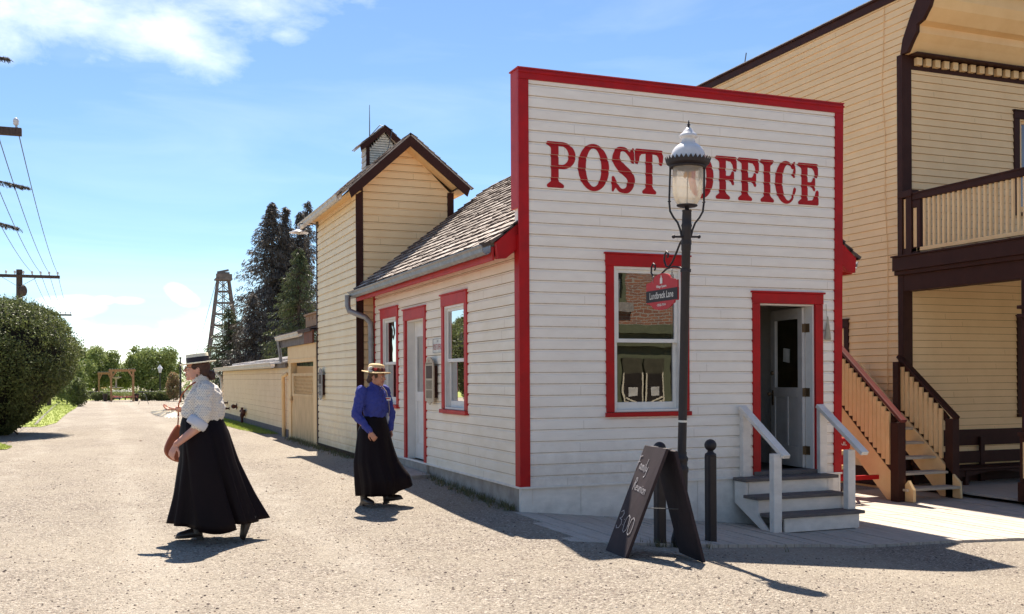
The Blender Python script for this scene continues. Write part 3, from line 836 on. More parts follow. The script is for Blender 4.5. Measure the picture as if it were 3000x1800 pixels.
def g_C(w_):
    cx = w_ / 2 + .03
    outer = arc(cx, .5, w_ / 2 + .03, .52, 52, 308, 36)
    inner = arc(cx + .060, .5, w_ / 2 - .125, .435, 312, 50, 32)
    up = [(cx + .22, .83), (w_ - .09, .68), (w_ - .05, .62), (w_, .63), (w_ + .02, .80), (w_ - .0, 1.02), (w_ - .05, 1.0), (w_ - .08, .93)]
    lo = [(w_ + .02, .30), (w_ + .03, .36), (w_ - .01, .40), (w_ - .05, .36), (w_ - .07, .28)]
    return [outer + [(w_ - .03, .18)] + lo + inner + up[:]]
def g_S(w_):
    pts = []
    P0 = [(w_ - .10, .84), (w_ / 2 + .04, .965), (w_ / 2 - .10, .95), (.13, .86), (.105, .74), (.17, .62), (w_ / 2, .51), (w_ - .14, .39), (w_ - .085, .27), (w_ - .12, .13), (w_ / 2 + .08, .035), (w_ / 2 - .08, .035), (.10, .16)]
    n = len(P0)
    for i in range(n - 1):
        p0, p1, p2, p3 = P0[max(i - 1, 0)], P0[i], P0[i + 1], P0[min(i + 2, n - 1)]
        for k in range(5):
            t = k / 5; q = []
            for c in (0, 1):
                q.append(.5 * (2 * p1[c] + (p2[c] - p0[c]) * t + (2 * p0[c] - 5 * p1[c] + 4 * p2[c] - p3[c]) * t * t + (-p0[c] + 3 * p1[c] - 3 * p2[c] + p3[c]) * t ** 3))
            pts.append(tuple(q))
    pts.append(P0[-1])
    body = stroke(pts, lambda t: .095 + .125 * max(0, math.sin(math.pi * clamp((t - .12) / .76, 0, 1))) ** .8)
    return [body]
GL = {'P': g_P, 'O': g_O, 'S': g_S, 'T': g_T, 'F': g_F, 'I': g_I, 'C': g_C, 'E': lambda w_: g_F(w_, True)}
letters = [('P', 4.715, 5.065), ('O', 5.104, 5.493), ('S', 5.535, 5.830), ('T', 5.839, 6.211), ('O', 6.560, 6.905), ('F', 6.945, 7.235), ('F', 7.265, 7.557), ('I', 7.590, 7.776), ('C', 7.800, 8.100), ('E', 8.150, 8.445)]
LH, LZ = .515, 3.668
for ch, xa, xb in letters:
    wn = (xb - xa) / LH
    loops = GL[ch](wn)
    if ch == 'S':
        loops2 = [[(wn - .155, .84), (wn - .06, .66), (wn - .02, .65), (wn, .68), (wn - .01, 1.0), (wn - .05, 1.01), (wn - .09, .95)],
                  [(.155, .15), (.06, .33), (.02, .35), (-.01, .32), (-.01, .0), (.03, -.01), (.07, .06)]]
        sets = [loops, [loops2[0]], [loops2[1]]]
    else: sets = [loops]
    mb = MB()
    for si, lp in enumerate(sets):
        me = flat_poly(lp, None, grow=(0 if ch in 'CS' else .010))
        bm = bmesh.new(); bm.from_mesh(me); bpy.data.meshes.remove(me)
        for v in bm.verts: v.co = Vector((xa + v.co.x * LH, 0, LZ + v.co.y * LH))
        ks = set()
        k0 = int((LZ - ZS) / PITCH) - 1
        for k in range(k0, k0 + 8):
            for a, _ in prof_cove(PITCH)[:-1]: ks.add(ZS + k * PITCH + a)
        for z in sorted(ks):
            bmesh.ops.bisect_plane(bm, geom=bm.verts[:] + bm.edges[:] + bm.faces[:], plane_co=(0, 0, z), plane_no=(0, 0, 1))
            # split the layers so that each board keeps its own relief
        bm.verts.index_update()
        for f in bm.faces:
            cz = f.calc_center_median().z
            vs = []
            for v in f.verts:
                zz = v.co.z + (.0006 if v.co.z < cz else -.0006)
                vs.append((v.co.x, YF - off_at(zz, ZS, PITCH, prof_cove) - .0035 - .0006 * si, v.co.z))
            if (Vector(vs[1]) - Vector(vs[0])).cross(Vector(vs[2]) - Vector(vs[0])).y > 0: vs = vs[::-1]
            mb.add(vs, [tuple(range(len(vs)))])
        bm.free()
    obj('letter', mb, M_RED, PO)
# windows ---------------------------------------------------------------
def sash_window(parent, frame, mp, u0, u1, z0, z1, mt, rail=.5, curtain=None, white=M_WHITE2, headh=.15, side=.105, depth=.1, two=True, pane=None):
    """frame(u, v, k): 3D point; u along the wall, v up, k outward"""
    def bx(mb, a, b, c, d, k0, k1):
        v = [frame(u, z, k) for u in (a, b) for z in (c, d) for k in (k0, k1)]
        mb.add(v, [(0, 1, 3, 2), (4, 6, 7, 5), (0, 4, 5, 1), (2, 3, 7, 6), (0, 2, 6, 4), (1, 5, 7, 3)])
    wf = MB()
    bx(wf, u0, u0 + side, z0 + .055, z1 - headh, .0, .034); bx(wf, u1 - side, u1, z0 + .055, z1 - headh, .0, .034)
    bx(wf, u0 - .004, u1 + .004, z1 - headh, z1 - .012, .0, .040); bx(wf, u0 - .022, u1 + .022, z1 - .012, z1 + .008, .0, .058)
    win = obj('window', wf, mt, parent, bevel=.004)
    sl_ = MB(); bx(sl_, u0 - .012, u1 + .012, z0, z0 + .052, .0, .066)
    obj('sill', sl_, mt, win, bevel=.004)
    a, b, c, d = u0 + side, u1 - side, z0 + .055, z1 - headh
    fr = MB(); j = .032
    bx(fr, a, a + j, c, d, -.12, .018); bx(fr, b - j, b, c, d, -.12, .018); bx(fr, a + j, b - j, d - j, d, -.12, .018)
    bx(fr, a + j, b - j, c, c + .028, -.12, .022)
    m_ = c + (d - c) * rail
    st = .045
    for lo, hi, k0, k1, br in ((c + .028, m_ + .02, -.085, -.05, .085), (m_ - .02, d - j, -.045, -.01, .045)):
        bx(fr, a + j, a + j + st, lo, hi, k0, k1); bx(fr, b - j - st, b - j, lo, hi, k0, k1)
        bx(fr, a + j + st, b - j - st, lo, lo + br, k0, k1); bx(fr, a + j + st, b - j - st, hi - .04, hi, k0, k1)
    obj('sash', fr, white, win, bevel=.003)
    for lo, hi, k in ((c + .10, m_ - .018, -.068), (m_ + .022, d - j - .038, -.028)):
        g_ = MB(); g_.add([frame(a + j + st - .004, lo, k), frame(b - j - st + .004, lo, k), frame(b - j - st + .004, hi, k), frame(a + j + st - .004, hi, k)], [(0, 1, 2, 3)])
        obj('pane', g_, pane or M_PANE, win)
    return win
sash_window(PO, lambda u, v, k: (u, YF - k, v), None, *win_f, M_RED, rail=.49)
for a, b, c, d in (side_holes[0], side_holes[2]):
    w_ = sash_window(PO, lambda u, v, k: (XS - k, u, v), None, a, b, c, d, M_REDW, rail=.47, headh=.16, pane=M_PANE_SIDE)
    cu = MB(); n_ = 24
    cu.add([(XS + .17 + .012 * math.sin(i * 1.9), a + .14 + (b - a - .28) * .55 * i / n_, z) for z in (c + .1, d - .2) for i in range(n_ + 1)],
           [(i, i + 1, n_ + 2 + i, n_ + 1 + i) for i in range(n_)], 0, True)
    obj('curtain', cu, mat('curtain_cloth', (.45, .40, .33), .9), w_)
# front door ------------------------------------------------------------
mb = MB()
mb.box(7.456, 7.562, YF - .036, YF + .002, ZS + .025, 2.41); mb.box(8.392, 8.508, YF - .036, YF + .002, ZS + .025, 2.41)
mb.box(7.452, 8.512, YF - .042, YF + .002, 2.412, 2.538); mb.box(7.432, 8.532, YF - .06, YF + .002, 2.54, 2.562)
dfr = obj('door_frame', mb, M_RED, PO, bevel=.004)
mb = MB()
mb.box(8.372, 8.39, YF + .003, YF + .14, .3, 2.41); mb.box(7.564, 7.582, YF + .003, YF + .14, .3, 2.41)
mb.box(7.582, 8.372, YF + .003, YF + .14, 2.392, 2.41)
obj('jamb', mb, M_WHITE2, dfr, bevel=.002)
# door leaf, opened inwards about the right-hand jamb
hx, hy = 8.365, YF + .145; ang = R(96)
du = Vector((-math.cos(ang), math.sin(ang), 0)); dn = Vector((-du.y, du.x, 0))
if dn.x > 0: dn = -dn     # the side turned to the opening
def DP(u, v, k): return Vector((hx, hy, v)) + du * u + dn * k
def dbox(mb, a, b, c, d, k0, k1):
    v = [DP(u, z, k) for u in (a, b) for z in (c, d) for k in (k0, k1)]
    mb.add(v, [(0, 1, 3, 2), (4, 6, 7, 5), (0, 4, 5, 1), (2, 3, 7, 6), (0, 2, 6, 4), (1, 5, 7, 3)])
mb = MB(); DW, D0, D1 = .79, .34, 2.385
dbox(mb, 0, .11, D0, D1, 0, .042); dbox(mb, DW - .11, DW, D0, D1, 0, .042)
dbox(mb, .11, DW - .11, D0, D0 + .26, 0, .042); dbox(mb, .11, DW - .11, D1 - .14, D1, 0, .042)
dbox(mb, .11, DW - .11, 1.24, 1.36, 0, .042); dbox(mb, .355, .425, D0 + .26, 1.24, 0, .042)
dbox(mb, .11, .355, D0 + .26, 1.24, .010, .03); dbox(mb, .425, DW - .11, D0 + .26, 1.24, .010, .03)
door = obj('door', mb, mat('door_paint', (.62, .57, .52), .5, (.52, .47, .43), scale=6, bump=.1), PO, bevel=.004, label='white panelled door with a tall glass, standing open inwards')
g_ = MB(); g_.add([DP(.11, 1.36, .02), DP(DW - .11, 1.36, .02), DP(DW - .11, D1 - .14, .02), DP(.11, D1 - .14, .02)], [(0, 1, 2, 3)])
obj('pane', g_, M_PANE, door)
for hz in (.56, 1.30, 2.12):
    h = MB(); h.obox(DP(-.004, hz, .02), du, dn, Vector((0, 0, 1)), .003, .022, .055); h.box(8.366, 8.3715, YF + .06, YF + .135, hz - .055, hz + .055)
    h.tube([(8.362, hy - .006, hz - .06), (8.362, hy - .006, hz + .06)], .006, 8)
    obj('hinge', h, M_BRASS, door)
h = MB(); kc = DP(DW - .06, 1.27, .05)
h.obox(DP(DW - .06, 1.22, .045), du, dn, Vector((0, 0, 1)), .02, .004, .10); h.tube([DP(DW - .06, 1.27, .045), DP(DW - .06, 1.27, .09)], .008, 8)
h.ell(DP(DW - .06, 1.27, .10), .026, .026, .026)
obj('door_knob', h, M_BRASS, door)
h = MB(); h.ell(DP(DW - .06, 1.55, .05), .028, .028, .028); obj('lock', h, M_BRASS, door)
nt_ = MB(); nt_.add([DP(.34, 1.68, .024), DP(.50, 1.70, .024), DP(.49, 1.88, .024), DP(.33, 1.86, .024)], [(0, 1, 2, 3)])
obj('notice', nt_, M_SIGNW, door)
mb = MB(); mb.box(7.46, 8.50, YF - .05, YF + .16, .285, .335)
obj('threshold', mb, M_STEPW, PO, bevel=.004)
# interior ---------------------------------------------------------------
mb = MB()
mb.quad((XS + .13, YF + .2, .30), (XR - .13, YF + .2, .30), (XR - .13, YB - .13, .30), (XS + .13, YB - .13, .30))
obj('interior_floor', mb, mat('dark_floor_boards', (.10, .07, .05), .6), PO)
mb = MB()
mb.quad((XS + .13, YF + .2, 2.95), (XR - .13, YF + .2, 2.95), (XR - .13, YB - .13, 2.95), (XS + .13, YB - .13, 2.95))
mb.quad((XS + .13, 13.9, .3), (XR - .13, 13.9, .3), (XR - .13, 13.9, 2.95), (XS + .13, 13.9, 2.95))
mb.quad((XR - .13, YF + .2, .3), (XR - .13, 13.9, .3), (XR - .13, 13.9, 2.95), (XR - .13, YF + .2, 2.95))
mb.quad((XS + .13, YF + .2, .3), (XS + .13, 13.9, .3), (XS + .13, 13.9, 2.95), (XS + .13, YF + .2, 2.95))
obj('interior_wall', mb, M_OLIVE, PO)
mb = MB()
mb.box(7.9, 8.68, 13.3, 13.7, .30, 2.1)
for i in range(3): mb.box(7.95 + i * .25, 8.16 + i * .25, 13.27, 13.30, .4, 1.15); mb.box(7.95 + i * .25, 8.16 + i * .25, 13.27, 13.30, 1.25, 2.0)
o = obj('wooden_cupboard', mb, M_INW, origin=(8.3, 13.5, .3), bevel=.004)
tag(o, 'dark reddish wooden cupboard seen through the open post office door', 'cupboard')
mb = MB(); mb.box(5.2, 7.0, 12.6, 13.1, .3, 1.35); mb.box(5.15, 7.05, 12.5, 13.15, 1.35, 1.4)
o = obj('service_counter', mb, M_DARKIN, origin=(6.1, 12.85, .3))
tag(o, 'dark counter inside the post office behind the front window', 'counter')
# side door -----------------------------------------------------------------
a, b, c, d = side_holes[1]
mb = MB()
mb.box(XS - .034, XS + .002, a, a + .10, c + .0, d - .17); mb.box(XS - .034, XS + .002, b - .10, b, c + .02, d - .17)
mb.box(XS - .040, XS + .002, a - .004, b + .004, d - .17, d - .012); mb.box(XS - .058, XS + .002, a - .02, b + .02, d - .012, d + .008)
fr = obj('side_door_frame', mb, M_REDW, PO, bevel=.004)
mb = MB(); y0, y1 = a + .10, b - .10
mb.box(XS - .0, XS + .115, y1 - .02, y1, c + .02, d - .17); mb.box(XS, XS + .115, y0, y0 + .02, c + .02, d - .17); mb.box(XS, XS + .115, y0 + .02, y1 - .02, d - .19, d - .17)
obj('jamb', mb, M_WHITE2, fr)
mb = MB(); y0 += .02; y1 -= .02; X0, X1 = XS + .115, XS + .155
mb.box(X0, X1, y0, y0 + .12, c + .03, d - .19); mb.box(X0, X1, y1 - .12, y1, c + .03, d - .19)
mb.box(X0, X1, y0 + .12, y1 - .12, c + .03, c + .26); mb.box(X0, X1, y0 + .12, y1 - .12, d - .42, d - .19); mb.box(X0, X1, y0 + .12, y1 - .12, 1.15, 1.30)
mb.box(X0 + .012, X1 - .01, y0 + .12, y1 - .12, c + .26, 1.15)
sd = obj('side_door', mb, M_WHITE2, PO, bevel=.004)
g_ = MB(); g_.add([(X0 + .02, y0 + .12, 1.30), (X0 + .02, y1 - .12, 1.30), (X0 + .02, y1 - .12, d - .42), (X0 + .02, y0 + .12, d - .42)], [(0, 1, 2, 3)])
obj('pane', g_, M_PANE, sd)
# roof ------------------------------------------------------------------------
XC = (XS + XR) / 2
e0 = Vector((4.10, 0, 3.03)); rid = Vector((XC, 0, 4.97)); 
sl_v = (rid - e0); RL = sl_v.length; sd_ = sl_v.normalized(); up_ = Vector((-sd_.z, 0, sd_.x))
def roof_pt(u, y, h, right=False):
    p = e0 + sd_ * u + up_ * h
    return (2 * XC - p.x, y, p.z) if right else (p.x, y, p.z)
for right in (False, True):
    mb = MB(); rg = random.Random(21 + right)
    Y0, Y1 = YF + .0, 17.62
    pts = [(0, 0, -.03), (RL, 0, -.03)]
    mb.add([roof_pt(u, y, h, right) for u in (0, RL + .02) for y in (YF + .19, Y1) for h in (-.05, 0)], [(0, 1, 3, 2), (4, 6, 7, 5), (0, 4, 5, 1), (2, 3, 7, 6), (0, 2, 6, 4), (1, 5, 7, 3)])
    rows = 21; ex = RL / rows
    for r_ in range(rows):
        y = YF + .03 if r_ * ex * sd_.x < .33 else YF + .19
        u0 = r_ * ex - .02; u1 = min(u0 + ex * 1.9, RL + .02)
        while y < Y1 + .02:
            w_ = rg.uniform(.09, .19); g_ = .004; j = rg.uniform(-.018, .012); t = .016 + rg.uniform(-.004, .010)
            ye = min(y + w_, Y1 + .03)
            lift = .036 + rg.uniform(0, .012); t = lift - .002 + rg.uniform(0, .004)
            A = [roof_pt(u0 + j, y + g_, lift, right), roof_pt(u0 + j, ye - g_, lift + rg.uniform(-.004, .004), right), roof_pt(u1, ye - g_, .004, right), roof_pt(u1, y + g_, .004, right),
                 roof_pt(u0 + j, y + g_, lift - t, right), roof_pt(u0 + j, ye - g_, lift - t, right)]
            mb.add(A[:4], [(0, 1, 2, 3) if right else (3, 2, 1, 0)], rg.choice([0, 0, 0, 2])); mb.add(A, [(0, 4, 5, 1), (0, 3, 4), (1, 5, 2)], 1)  # butts and edges coloured dark for the shade under each course
            y += w_
    obj('roof', mb, [M_SHAKE, mat('dark_shake', (.12, .09, .08), .9, (.07, .05, .045), scale=9, bump=.5), mat('brown_shake', (.30, .25, .21), .9, (.20, .16, .14), scale=9, bump=.5)], PO)
    # fascia along the eave, soffit, barge board by the false front
    mb = MB()
    def PX(x): return 2 * XC - x if right else x
    xa, xb = sorted((PX(4.105), PX(4.13)))
    mb.box(xa, xb, YF + .14, Y1, 2.83, 2.985)
    obj('fascia', mb, M_REDW, PO, bevel=.003)
    mb = MB(); mb.add([(PX(4.13), YF + .12, 2.87), (PX(4.13), Y1, 2.87), (PX(4.39), Y1, 2.93), (PX(4.39), YF + .12, 2.93)], [(0, 1, 2, 3)])
    obj('soffit', mb, M_REDW, PO)
    mb = MB()
    poly = [(4.12, 3.03), (4.50, 3.345), (4.42, 3.00), (4.24, 2.85), (4.135, 2.84)]
    mb.prism([(PX(x), z) for x, z in poly], lambda u, v, t: (u, t, v), YF + .045, YF + .12)
    obj('barge_board', mb, M_RED, PO, bevel=.003)

# gutters
def gutter(parent, x, y0, y1, z0, z1, m, out=-1, r=.062, name='gutter'):
    mb = MB(); prof = [(.0, .0), (.0, -.07), (.03, -.10), (.07, -.105), (.10, -.075), (.105, -.03), (.125, -.005), (.125, .004), (.112, .004), (.094, -.03), (.09, -.07), (.065, -.093), (.032, -.09), (.008, -.065), (.008, 0)]
    k = r / .062
    rings = [[(x + out * a * k, y, z + b * k) for a, b in prof] for y, z in ((y0, z0), (y1, z1))]
    mb.loft(rings, 0, True, False)
    return obj(name, mb, m, parent)
gu = gutter(PO, 4.10, YF + .17, 17.70, 3.00, 2.985, M_GALV)

gutter(PO, 2 * XC - 4.10, YF + .17, 17.70, 3.00, 2.985, M_GALV, out=1)
mb = MB()
mb.tube([(3.95, 17.58, 2.93), (3.95, 17.58, 2.75), (3.97, 17.55, 2.66), (4.10, 17.48, 2.60), (4.22, 17.42, 2.55), (4.30, 17.40, 2.45), (4.31, 17.40, 2.2), (4.31, 17.40, .15)], .048, 12)
for z in (2.1, 1.0): mb.tube([(4.31, 17.40, z), (4.31, 17.40, z + .03)], .056, 12)
obj('downspout', mb, M_GALV, PO)
# wall signs -------------------------------------------------------------------
def wall_plaque(x, y0, y1, z0, z1, label, off, m_face, photo=True):
    t = thing('wall_plaque', label, 'plaque', (x, (y0 + y1) / 2, z0), 0, 'history plaques on the left walls')
    cy = (y0 + y1) / 2; hw = (y1 - y0) / 2; xx = x - off
    arcp = [(cy + hw * math.cos(R(a)), z1 - hw * .8 + hw * .8 * math.sin(R(a))) for a in range(0, 181, 15)]
    foot = [(cy - hw, z0 + .05), (cy - hw * .45, z0 + .04), (cy, z0), (cy + hw * .45, z0 + .04), (cy + hw, z0 + .05)]
    poly = arcp + foot
    mb = MB(); mb.prism(poly, lambda u, v, t_: (t_, u, v), xx, xx + .018)
    obj('plate', mb, m_face, t)
    mb = MB(); mb.box(xx + .019, x, y0 + .03, y1 - .03, z0 + .1, z1 - .12)
    obj('backing_board', mb, M_BROWN, t)
    mb = MB(); mb.box(xx - .003, xx - .0005, cy - hw * .72, cy + hw * .72, z1 - .30, z1 - .12)
    for i in range(2): mb.box(xx - .003, xx - .0005, cy - hw * .75, cy + hw * .75, z1 - .10 + i * .012, z1 - .094 + i * .012)
    z = z1 - .33
    rg2 = random.Random(int(y0 * 10))
    while z > z0 + .09:
        mb.box(xx - .003, xx - .0005, cy - hw * .72 + rg2.uniform(0, .02), cy + hw * .74, z - .006, z); z -= .0125 if rg2.random() > .12 else .026
    obj('printing', mb, mat('sepia_print', (.10, .065, .045), .7), t)
    mb = MB(); mb.ell((xx - .002, cy, z1 - .055), .003, .012, .02); obj('emblem', mb, M_RED, t)
wall_plaque(XS - .017, 13.80, 14.19, 1.13, 1.80, 'arched bronze history plaque beside the red framed window of the white wall', .075, M_SIGNB)
sg = thing('post_office_sign', 'small white tin sign lettered POST OFFICE on the side wall', 'sign', (XS, 13.77, 1.85))
mb = MB(); mb.box(XS - .03, XS - .0175, 13.53, 14.02, 1.85, 2.065); obj('plate', mb, M_SIGNW, sg, bevel=.002)
mb = MB()
for b in ((13.55, 14.0, 1.862, 1.866), (13.55, 14.0, 2.049, 2.053), (13.548, 13.552, 1.866, 2.049), (13.998, 14.002, 1.866, 2.049)): mb.box(XS - .0325, XS - .0305, *b)
mb.ell((XS - .031, 13.775, 2.02), .002, .008, .018)
obj('border', mb, M_BROWN, sg)
mb = text_mesh('POST OFFICE', .085, lambda u, v, t: (XS - .0325, 13.775 - u, 1.90 + v * 1.35), width=.40)
obj('lettering', mb, M_RED, sg)
# little canvas bag hanging by the door
mb = MB()
mb.tube([(8.565, YF - .02, 2.42), (8.567, YF - .035, 2.25)], .003, 6)
mb.loft([[(8.567 + r_ * math.cos(2 * math.pi * j / 10), YF - .05 + .5 * r_ * math.sin(2 * math.pi * j / 10), z) for j in range(10)] for z, r_ in ((2.26, .008), (2.22, .014), (2.12, .030), (1.98, .050), (1.965, .045))])
o = obj('hanging_pouch', mb, mat('canvas', (.42, .37, .28), .9, bump=.3), origin=(8.567, YF - .05, 1.965))
tag(o, 'small grey canvas pouch hanging from a cord right of the post office door', 'pouch')
# entrance steps --------------------------------------------------------------
ST = thing('entrance_steps', 'white wooden entrance steps with grey treads and sloping handrails', 'steps', (7.8, 10.4, -.3))
zt = (.285, .095, -.095); yf = (10.46, 10.21, 9.95)
xl = (7.14, 7.12, 7.18); xr = (8.50, 8.42, 8.47)
for i in range(3):
    mb = MB(); yb = YF - .055 if i == 0 else yf[i - 1] + .03
    mb.box(xl[i], xr[i], yf[i], yb, zt[i] - .038, zt[i]); obj('tread', mb, M_STEPW, ST, bevel=.005)
    mb = MB(); zl = (zt[i + 1] if i < 2 else -.30)
    mb.box(xl[i] + (.16 if i == 2 else .06), xr[i] - .06, yf[i] + .035, yf[i] + .06, zl, zt[i] - .039)
    obj('riser', mb, M_STEP, ST)
for xx in (7.16, 8.36):
    mb = MB(); poly = [(YF - .06, .24), (10.49, .24), (10.49, .05), (10.24, .05), (10.24, -.14), (9.99, -.14), (9.99, -.32), (YF - .06, -.32)]
    if xx < 8: poly = [(YF - .06, .24), (10.49, .24), (10.49, .05), (10.24, .05), (10.24, -.14), (10.03, -.30), (10.15, -.30), (YF - .06, -.02)]
    mb.prism(poly, lambda u, v, t_: (t_, u, v), xx, xx + .03); obj('stringer', mb, M_STEP, ST)
for xa, yy, zb_ in ((7.135, 9.90, -.31), (8.32, 10.07, -.093)):
    mb = MB(); mb.box(xa, xa + .11, yy, yy + .09, zb_, .62); obj('post', mb, M_STEP, ST, bevel=.006)
for xa in (7.27, 8.41):
    mb = MB(); mb.box(xa - .01, xa + .10, YF - .10, YF - .018, .285 if xa < 8 else .28, 1.10); obj('post', mb, M_STEP, ST, bevel=.006)
for xc in (7.275, 8.425):
    mb = MB(); mb.bar((xc, YF - .055, 1.135), (xc, 9.86 if xc < 8 else 9.90, .585), .105, .05); obj('handrail', mb, M_STEP, ST, bevel=.006)
# flat slab at side door
mb = MB()
s0 = [(4.33, 15.45), (3.93, 15.25), (3.86, 14.25), (4.02, 13.95), (4.34, 14.05)]
mb.prism(s0, lambda u, v, t_: (u, v, t_ + gz(u, v)), -.02, .045)
o = obj('doorstep_slab', mb, M_CONC, origin=(4.1, 14.7, .1), bevel=.008)
tag(o, 'flat grey concrete slab lying on the gravel below the side door', 'slab')
# ------------------------------------------------------------------ yellow gabled annex behind the post office
AN = thing('gabled_annex', 'tall narrow cream yellow clapboard annex with dark trim behind the post office', 'building', (4.13, 17.6, 0))
AX0, AX1, AY0, AY1, AZ0 = 4.13, 5.86, 17.62, 21.15, .19
AXC = 4.985
apex = (AXC, 5.62); eaz = 4.66
def gspan(x0, x1, ez, xc, az):
    def f(z):
        if z <= ez: return (x0, x1)
        t = (z - ez) / (az - ez); t = min(t, 1)
        return (x0 + (xc - x0) * t, x1 + (xc - x1) * t)
    return f
mb = MB()
siding(mb, (0, AY0, 0), (1, 0, 0), (0, -1, 0), gspan(AX0 + .02, AX1 - .02, eaz + .10, AXC, 5.58), AZ0 + 2.6, 5.58, .130, prof_cove, seed=2)
siding(mb, (0, AY0, 0), (1, 0, 0), (0, -1, 0), (AX0 + .02, XS + .1), AZ0, AZ0 + 2.6, .130, prof_cove, seed=3)
mb.prism([(AX0, 0), (AX1, 0), (AX1, eaz + .1), (AXC, 5.6), (AX0, eaz + .1)], lambda u, v, t: (u, t, v), AY0 + .003, AY0 + .1)
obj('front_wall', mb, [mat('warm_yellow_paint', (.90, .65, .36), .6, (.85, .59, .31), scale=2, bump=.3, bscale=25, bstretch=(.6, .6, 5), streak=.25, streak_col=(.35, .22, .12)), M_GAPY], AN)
mb = MB()
siding(mb, (AX0, 0, 0), (0, 1, 0), (-1, 0, 0), (AY0 + .01, AY1 - .01), AZ0, eaz + .04, .130, prof_cove, seed=7)
mb.box(AX0 + .003, AX0 + .1, AY0 + .1, AY1, 0, eaz + .1)
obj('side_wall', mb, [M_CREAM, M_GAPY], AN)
mb = MB(); mb.box(AX1 - .1, AX1, AY0 + .1, AY1, 0, eaz + .1)
mb.prism([(AX0, 0), (AX1, 0), (AX1, eaz + .1), (AXC, 5.6), (AX0, eaz + .1)], lambda u, v, t: (u, t, v), AY1 - .1, AY1)
obj('rear_wall', mb, M_YEL, AN)
trim('skirt_board', [(AX0 - .022, AX0 + .02, AY0 - .02, AY1, -.05, AZ0 - .005), (AX0 - .038, AX0 + .01, AY0 - .02, AY1, AZ0 - .005, AZ0 + .012)], M_BROWN, parent=AN)
trim('corner_board', [(AX0 - .026, AX0 + .10, AY0 - .030, AY0, AZ0 + .015, 4.80)], M_BROWN, parent=AN)
trim('corner_board', [(AX1 - .10, AX1 + .02, AY0 - .030, AY0, 3.4, 4.80)], M_BROWN, parent=AN)
trim('corner_board', [(AX0 - .026, AX0 + .01, AY1 - .10, AY1 + .005, AZ0 + .015, 4.68)], M_BROWN, parent=AN)
# roof: ridge along Y
RX = [(3.88, 4.70), (AXC, 5.71)]
slope = (RX[1][1] - RX[0][1]) / (RX[1][0] - RX[0][0])
def shingle_roof(parent, xc, zr, xe, ze, y0, y1, rows, thick, name='roof', seed=1, mats=None, zer=None):
    ze0 = ze
    for right in (False, True):
        ze = zer if (right and zer) else ze0
        d = Vector((xc - xe, 0, zr - ze)); Ln = d.length; d.normalize()
        mb = MB(); rg = random.Random(seed + right); up = Vector((-d.z, 0, d.x))
        def pt(u, y, h):
            p = Vector((xe, 0, ze)) + d * u + up * h
            return (2 * xc - p.x, y, p.z) if right else (p.x, y, p.z)
        mb.add([pt(u, y, h) for u in (0, Ln) for y in (y0 + .02, y1 - .02) for h in (-thick, -.002)], [(0, 1, 3, 2), (4, 6, 7, 5), (0, 4, 5, 1), (2, 3, 7, 6), (0, 2, 6, 4), (1, 5, 7, 3)])
        ex = Ln / rows
        for r_ in range(rows):
            y = y0; u0 = r_ * ex - .02; u1 = min(u0 + ex * 1.8, Ln + .01)
            while y < y1:
                w_ = rg.uniform(.10, .2); ye = min(y + w_, y1); j = rg.uniform(-.015, .012); lf = .020 + rg.uniform(0, .008)
                A = [pt(u0 + j, y + .003, lf), pt(u0 + j, ye - .003, lf), pt(u1, ye - .003, .003), pt(u1, y + .003, .003), pt(u0 + j, y + .003, lf - .016), pt(u0 + j, ye - .003, lf - .016)]
                mb.add(A, [(3, 2, 1, 0), (0, 4, 5, 1), (0, 3, 4), (1, 5, 2)], rg.choice([0, 0, 1])); y += w_
        obj(name, mb, mats or [M_SHAKE, MATS['dark_shake']], parent)
shingle_roof(AN, AXC, 5.72, 3.87, 4.70, 17.22, 21.45, 11, .03, seed=40, zer=4.84)
mb = MB()
for sgn in (-1, 1):
    X = lambda x: AXC + sgn * (AXC - x)
    dz_ = .14 if sgn > 0 else 0
    poly = [(X(3.90), 4.70 + dz_), (AXC, 5.685), (AXC, 5.50), (X(3.95), 4.55 + dz_)]
    mb.prism(poly, lambda u, v, t: (u, t, v), 17.235, 17.27)
obj('barge_board', mb, M_BROWN, AN, bevel=.003)
mb = MB()
for sgn in (-1, 1):
    X = lambda x: AXC + sgn * (AXC - x)
    dz_ = .13 if sgn > 0 else 0
    v = [(X(3.91), 17.27, 4.655 + dz_), (X(3.91), 21.4, 4.655 + dz_), (X(4.13), 21.4, 4.68 + dz_), (X(4.13), 17.27, 4.68 + dz_)]
    mb.add(v, [(0, 1, 2, 3)])
    a = (AXC, 5.60)
    dz_ = .13 if sgn > 0 else 0
    mb.add([(X(4.12), 17.272, 4.72 + dz_), (X(4.12), 17.62, 4.72 + dz_), (AXC, 17.62, 5.51), (AXC, 17.272, 5.51)], [(0, 1, 2, 3)])
obj('soffit', mb, M_YELTRIM, AN)
gutter(AN, 3.90, 17.75, 21.45, 4.69, 4.67, M_GUTW)

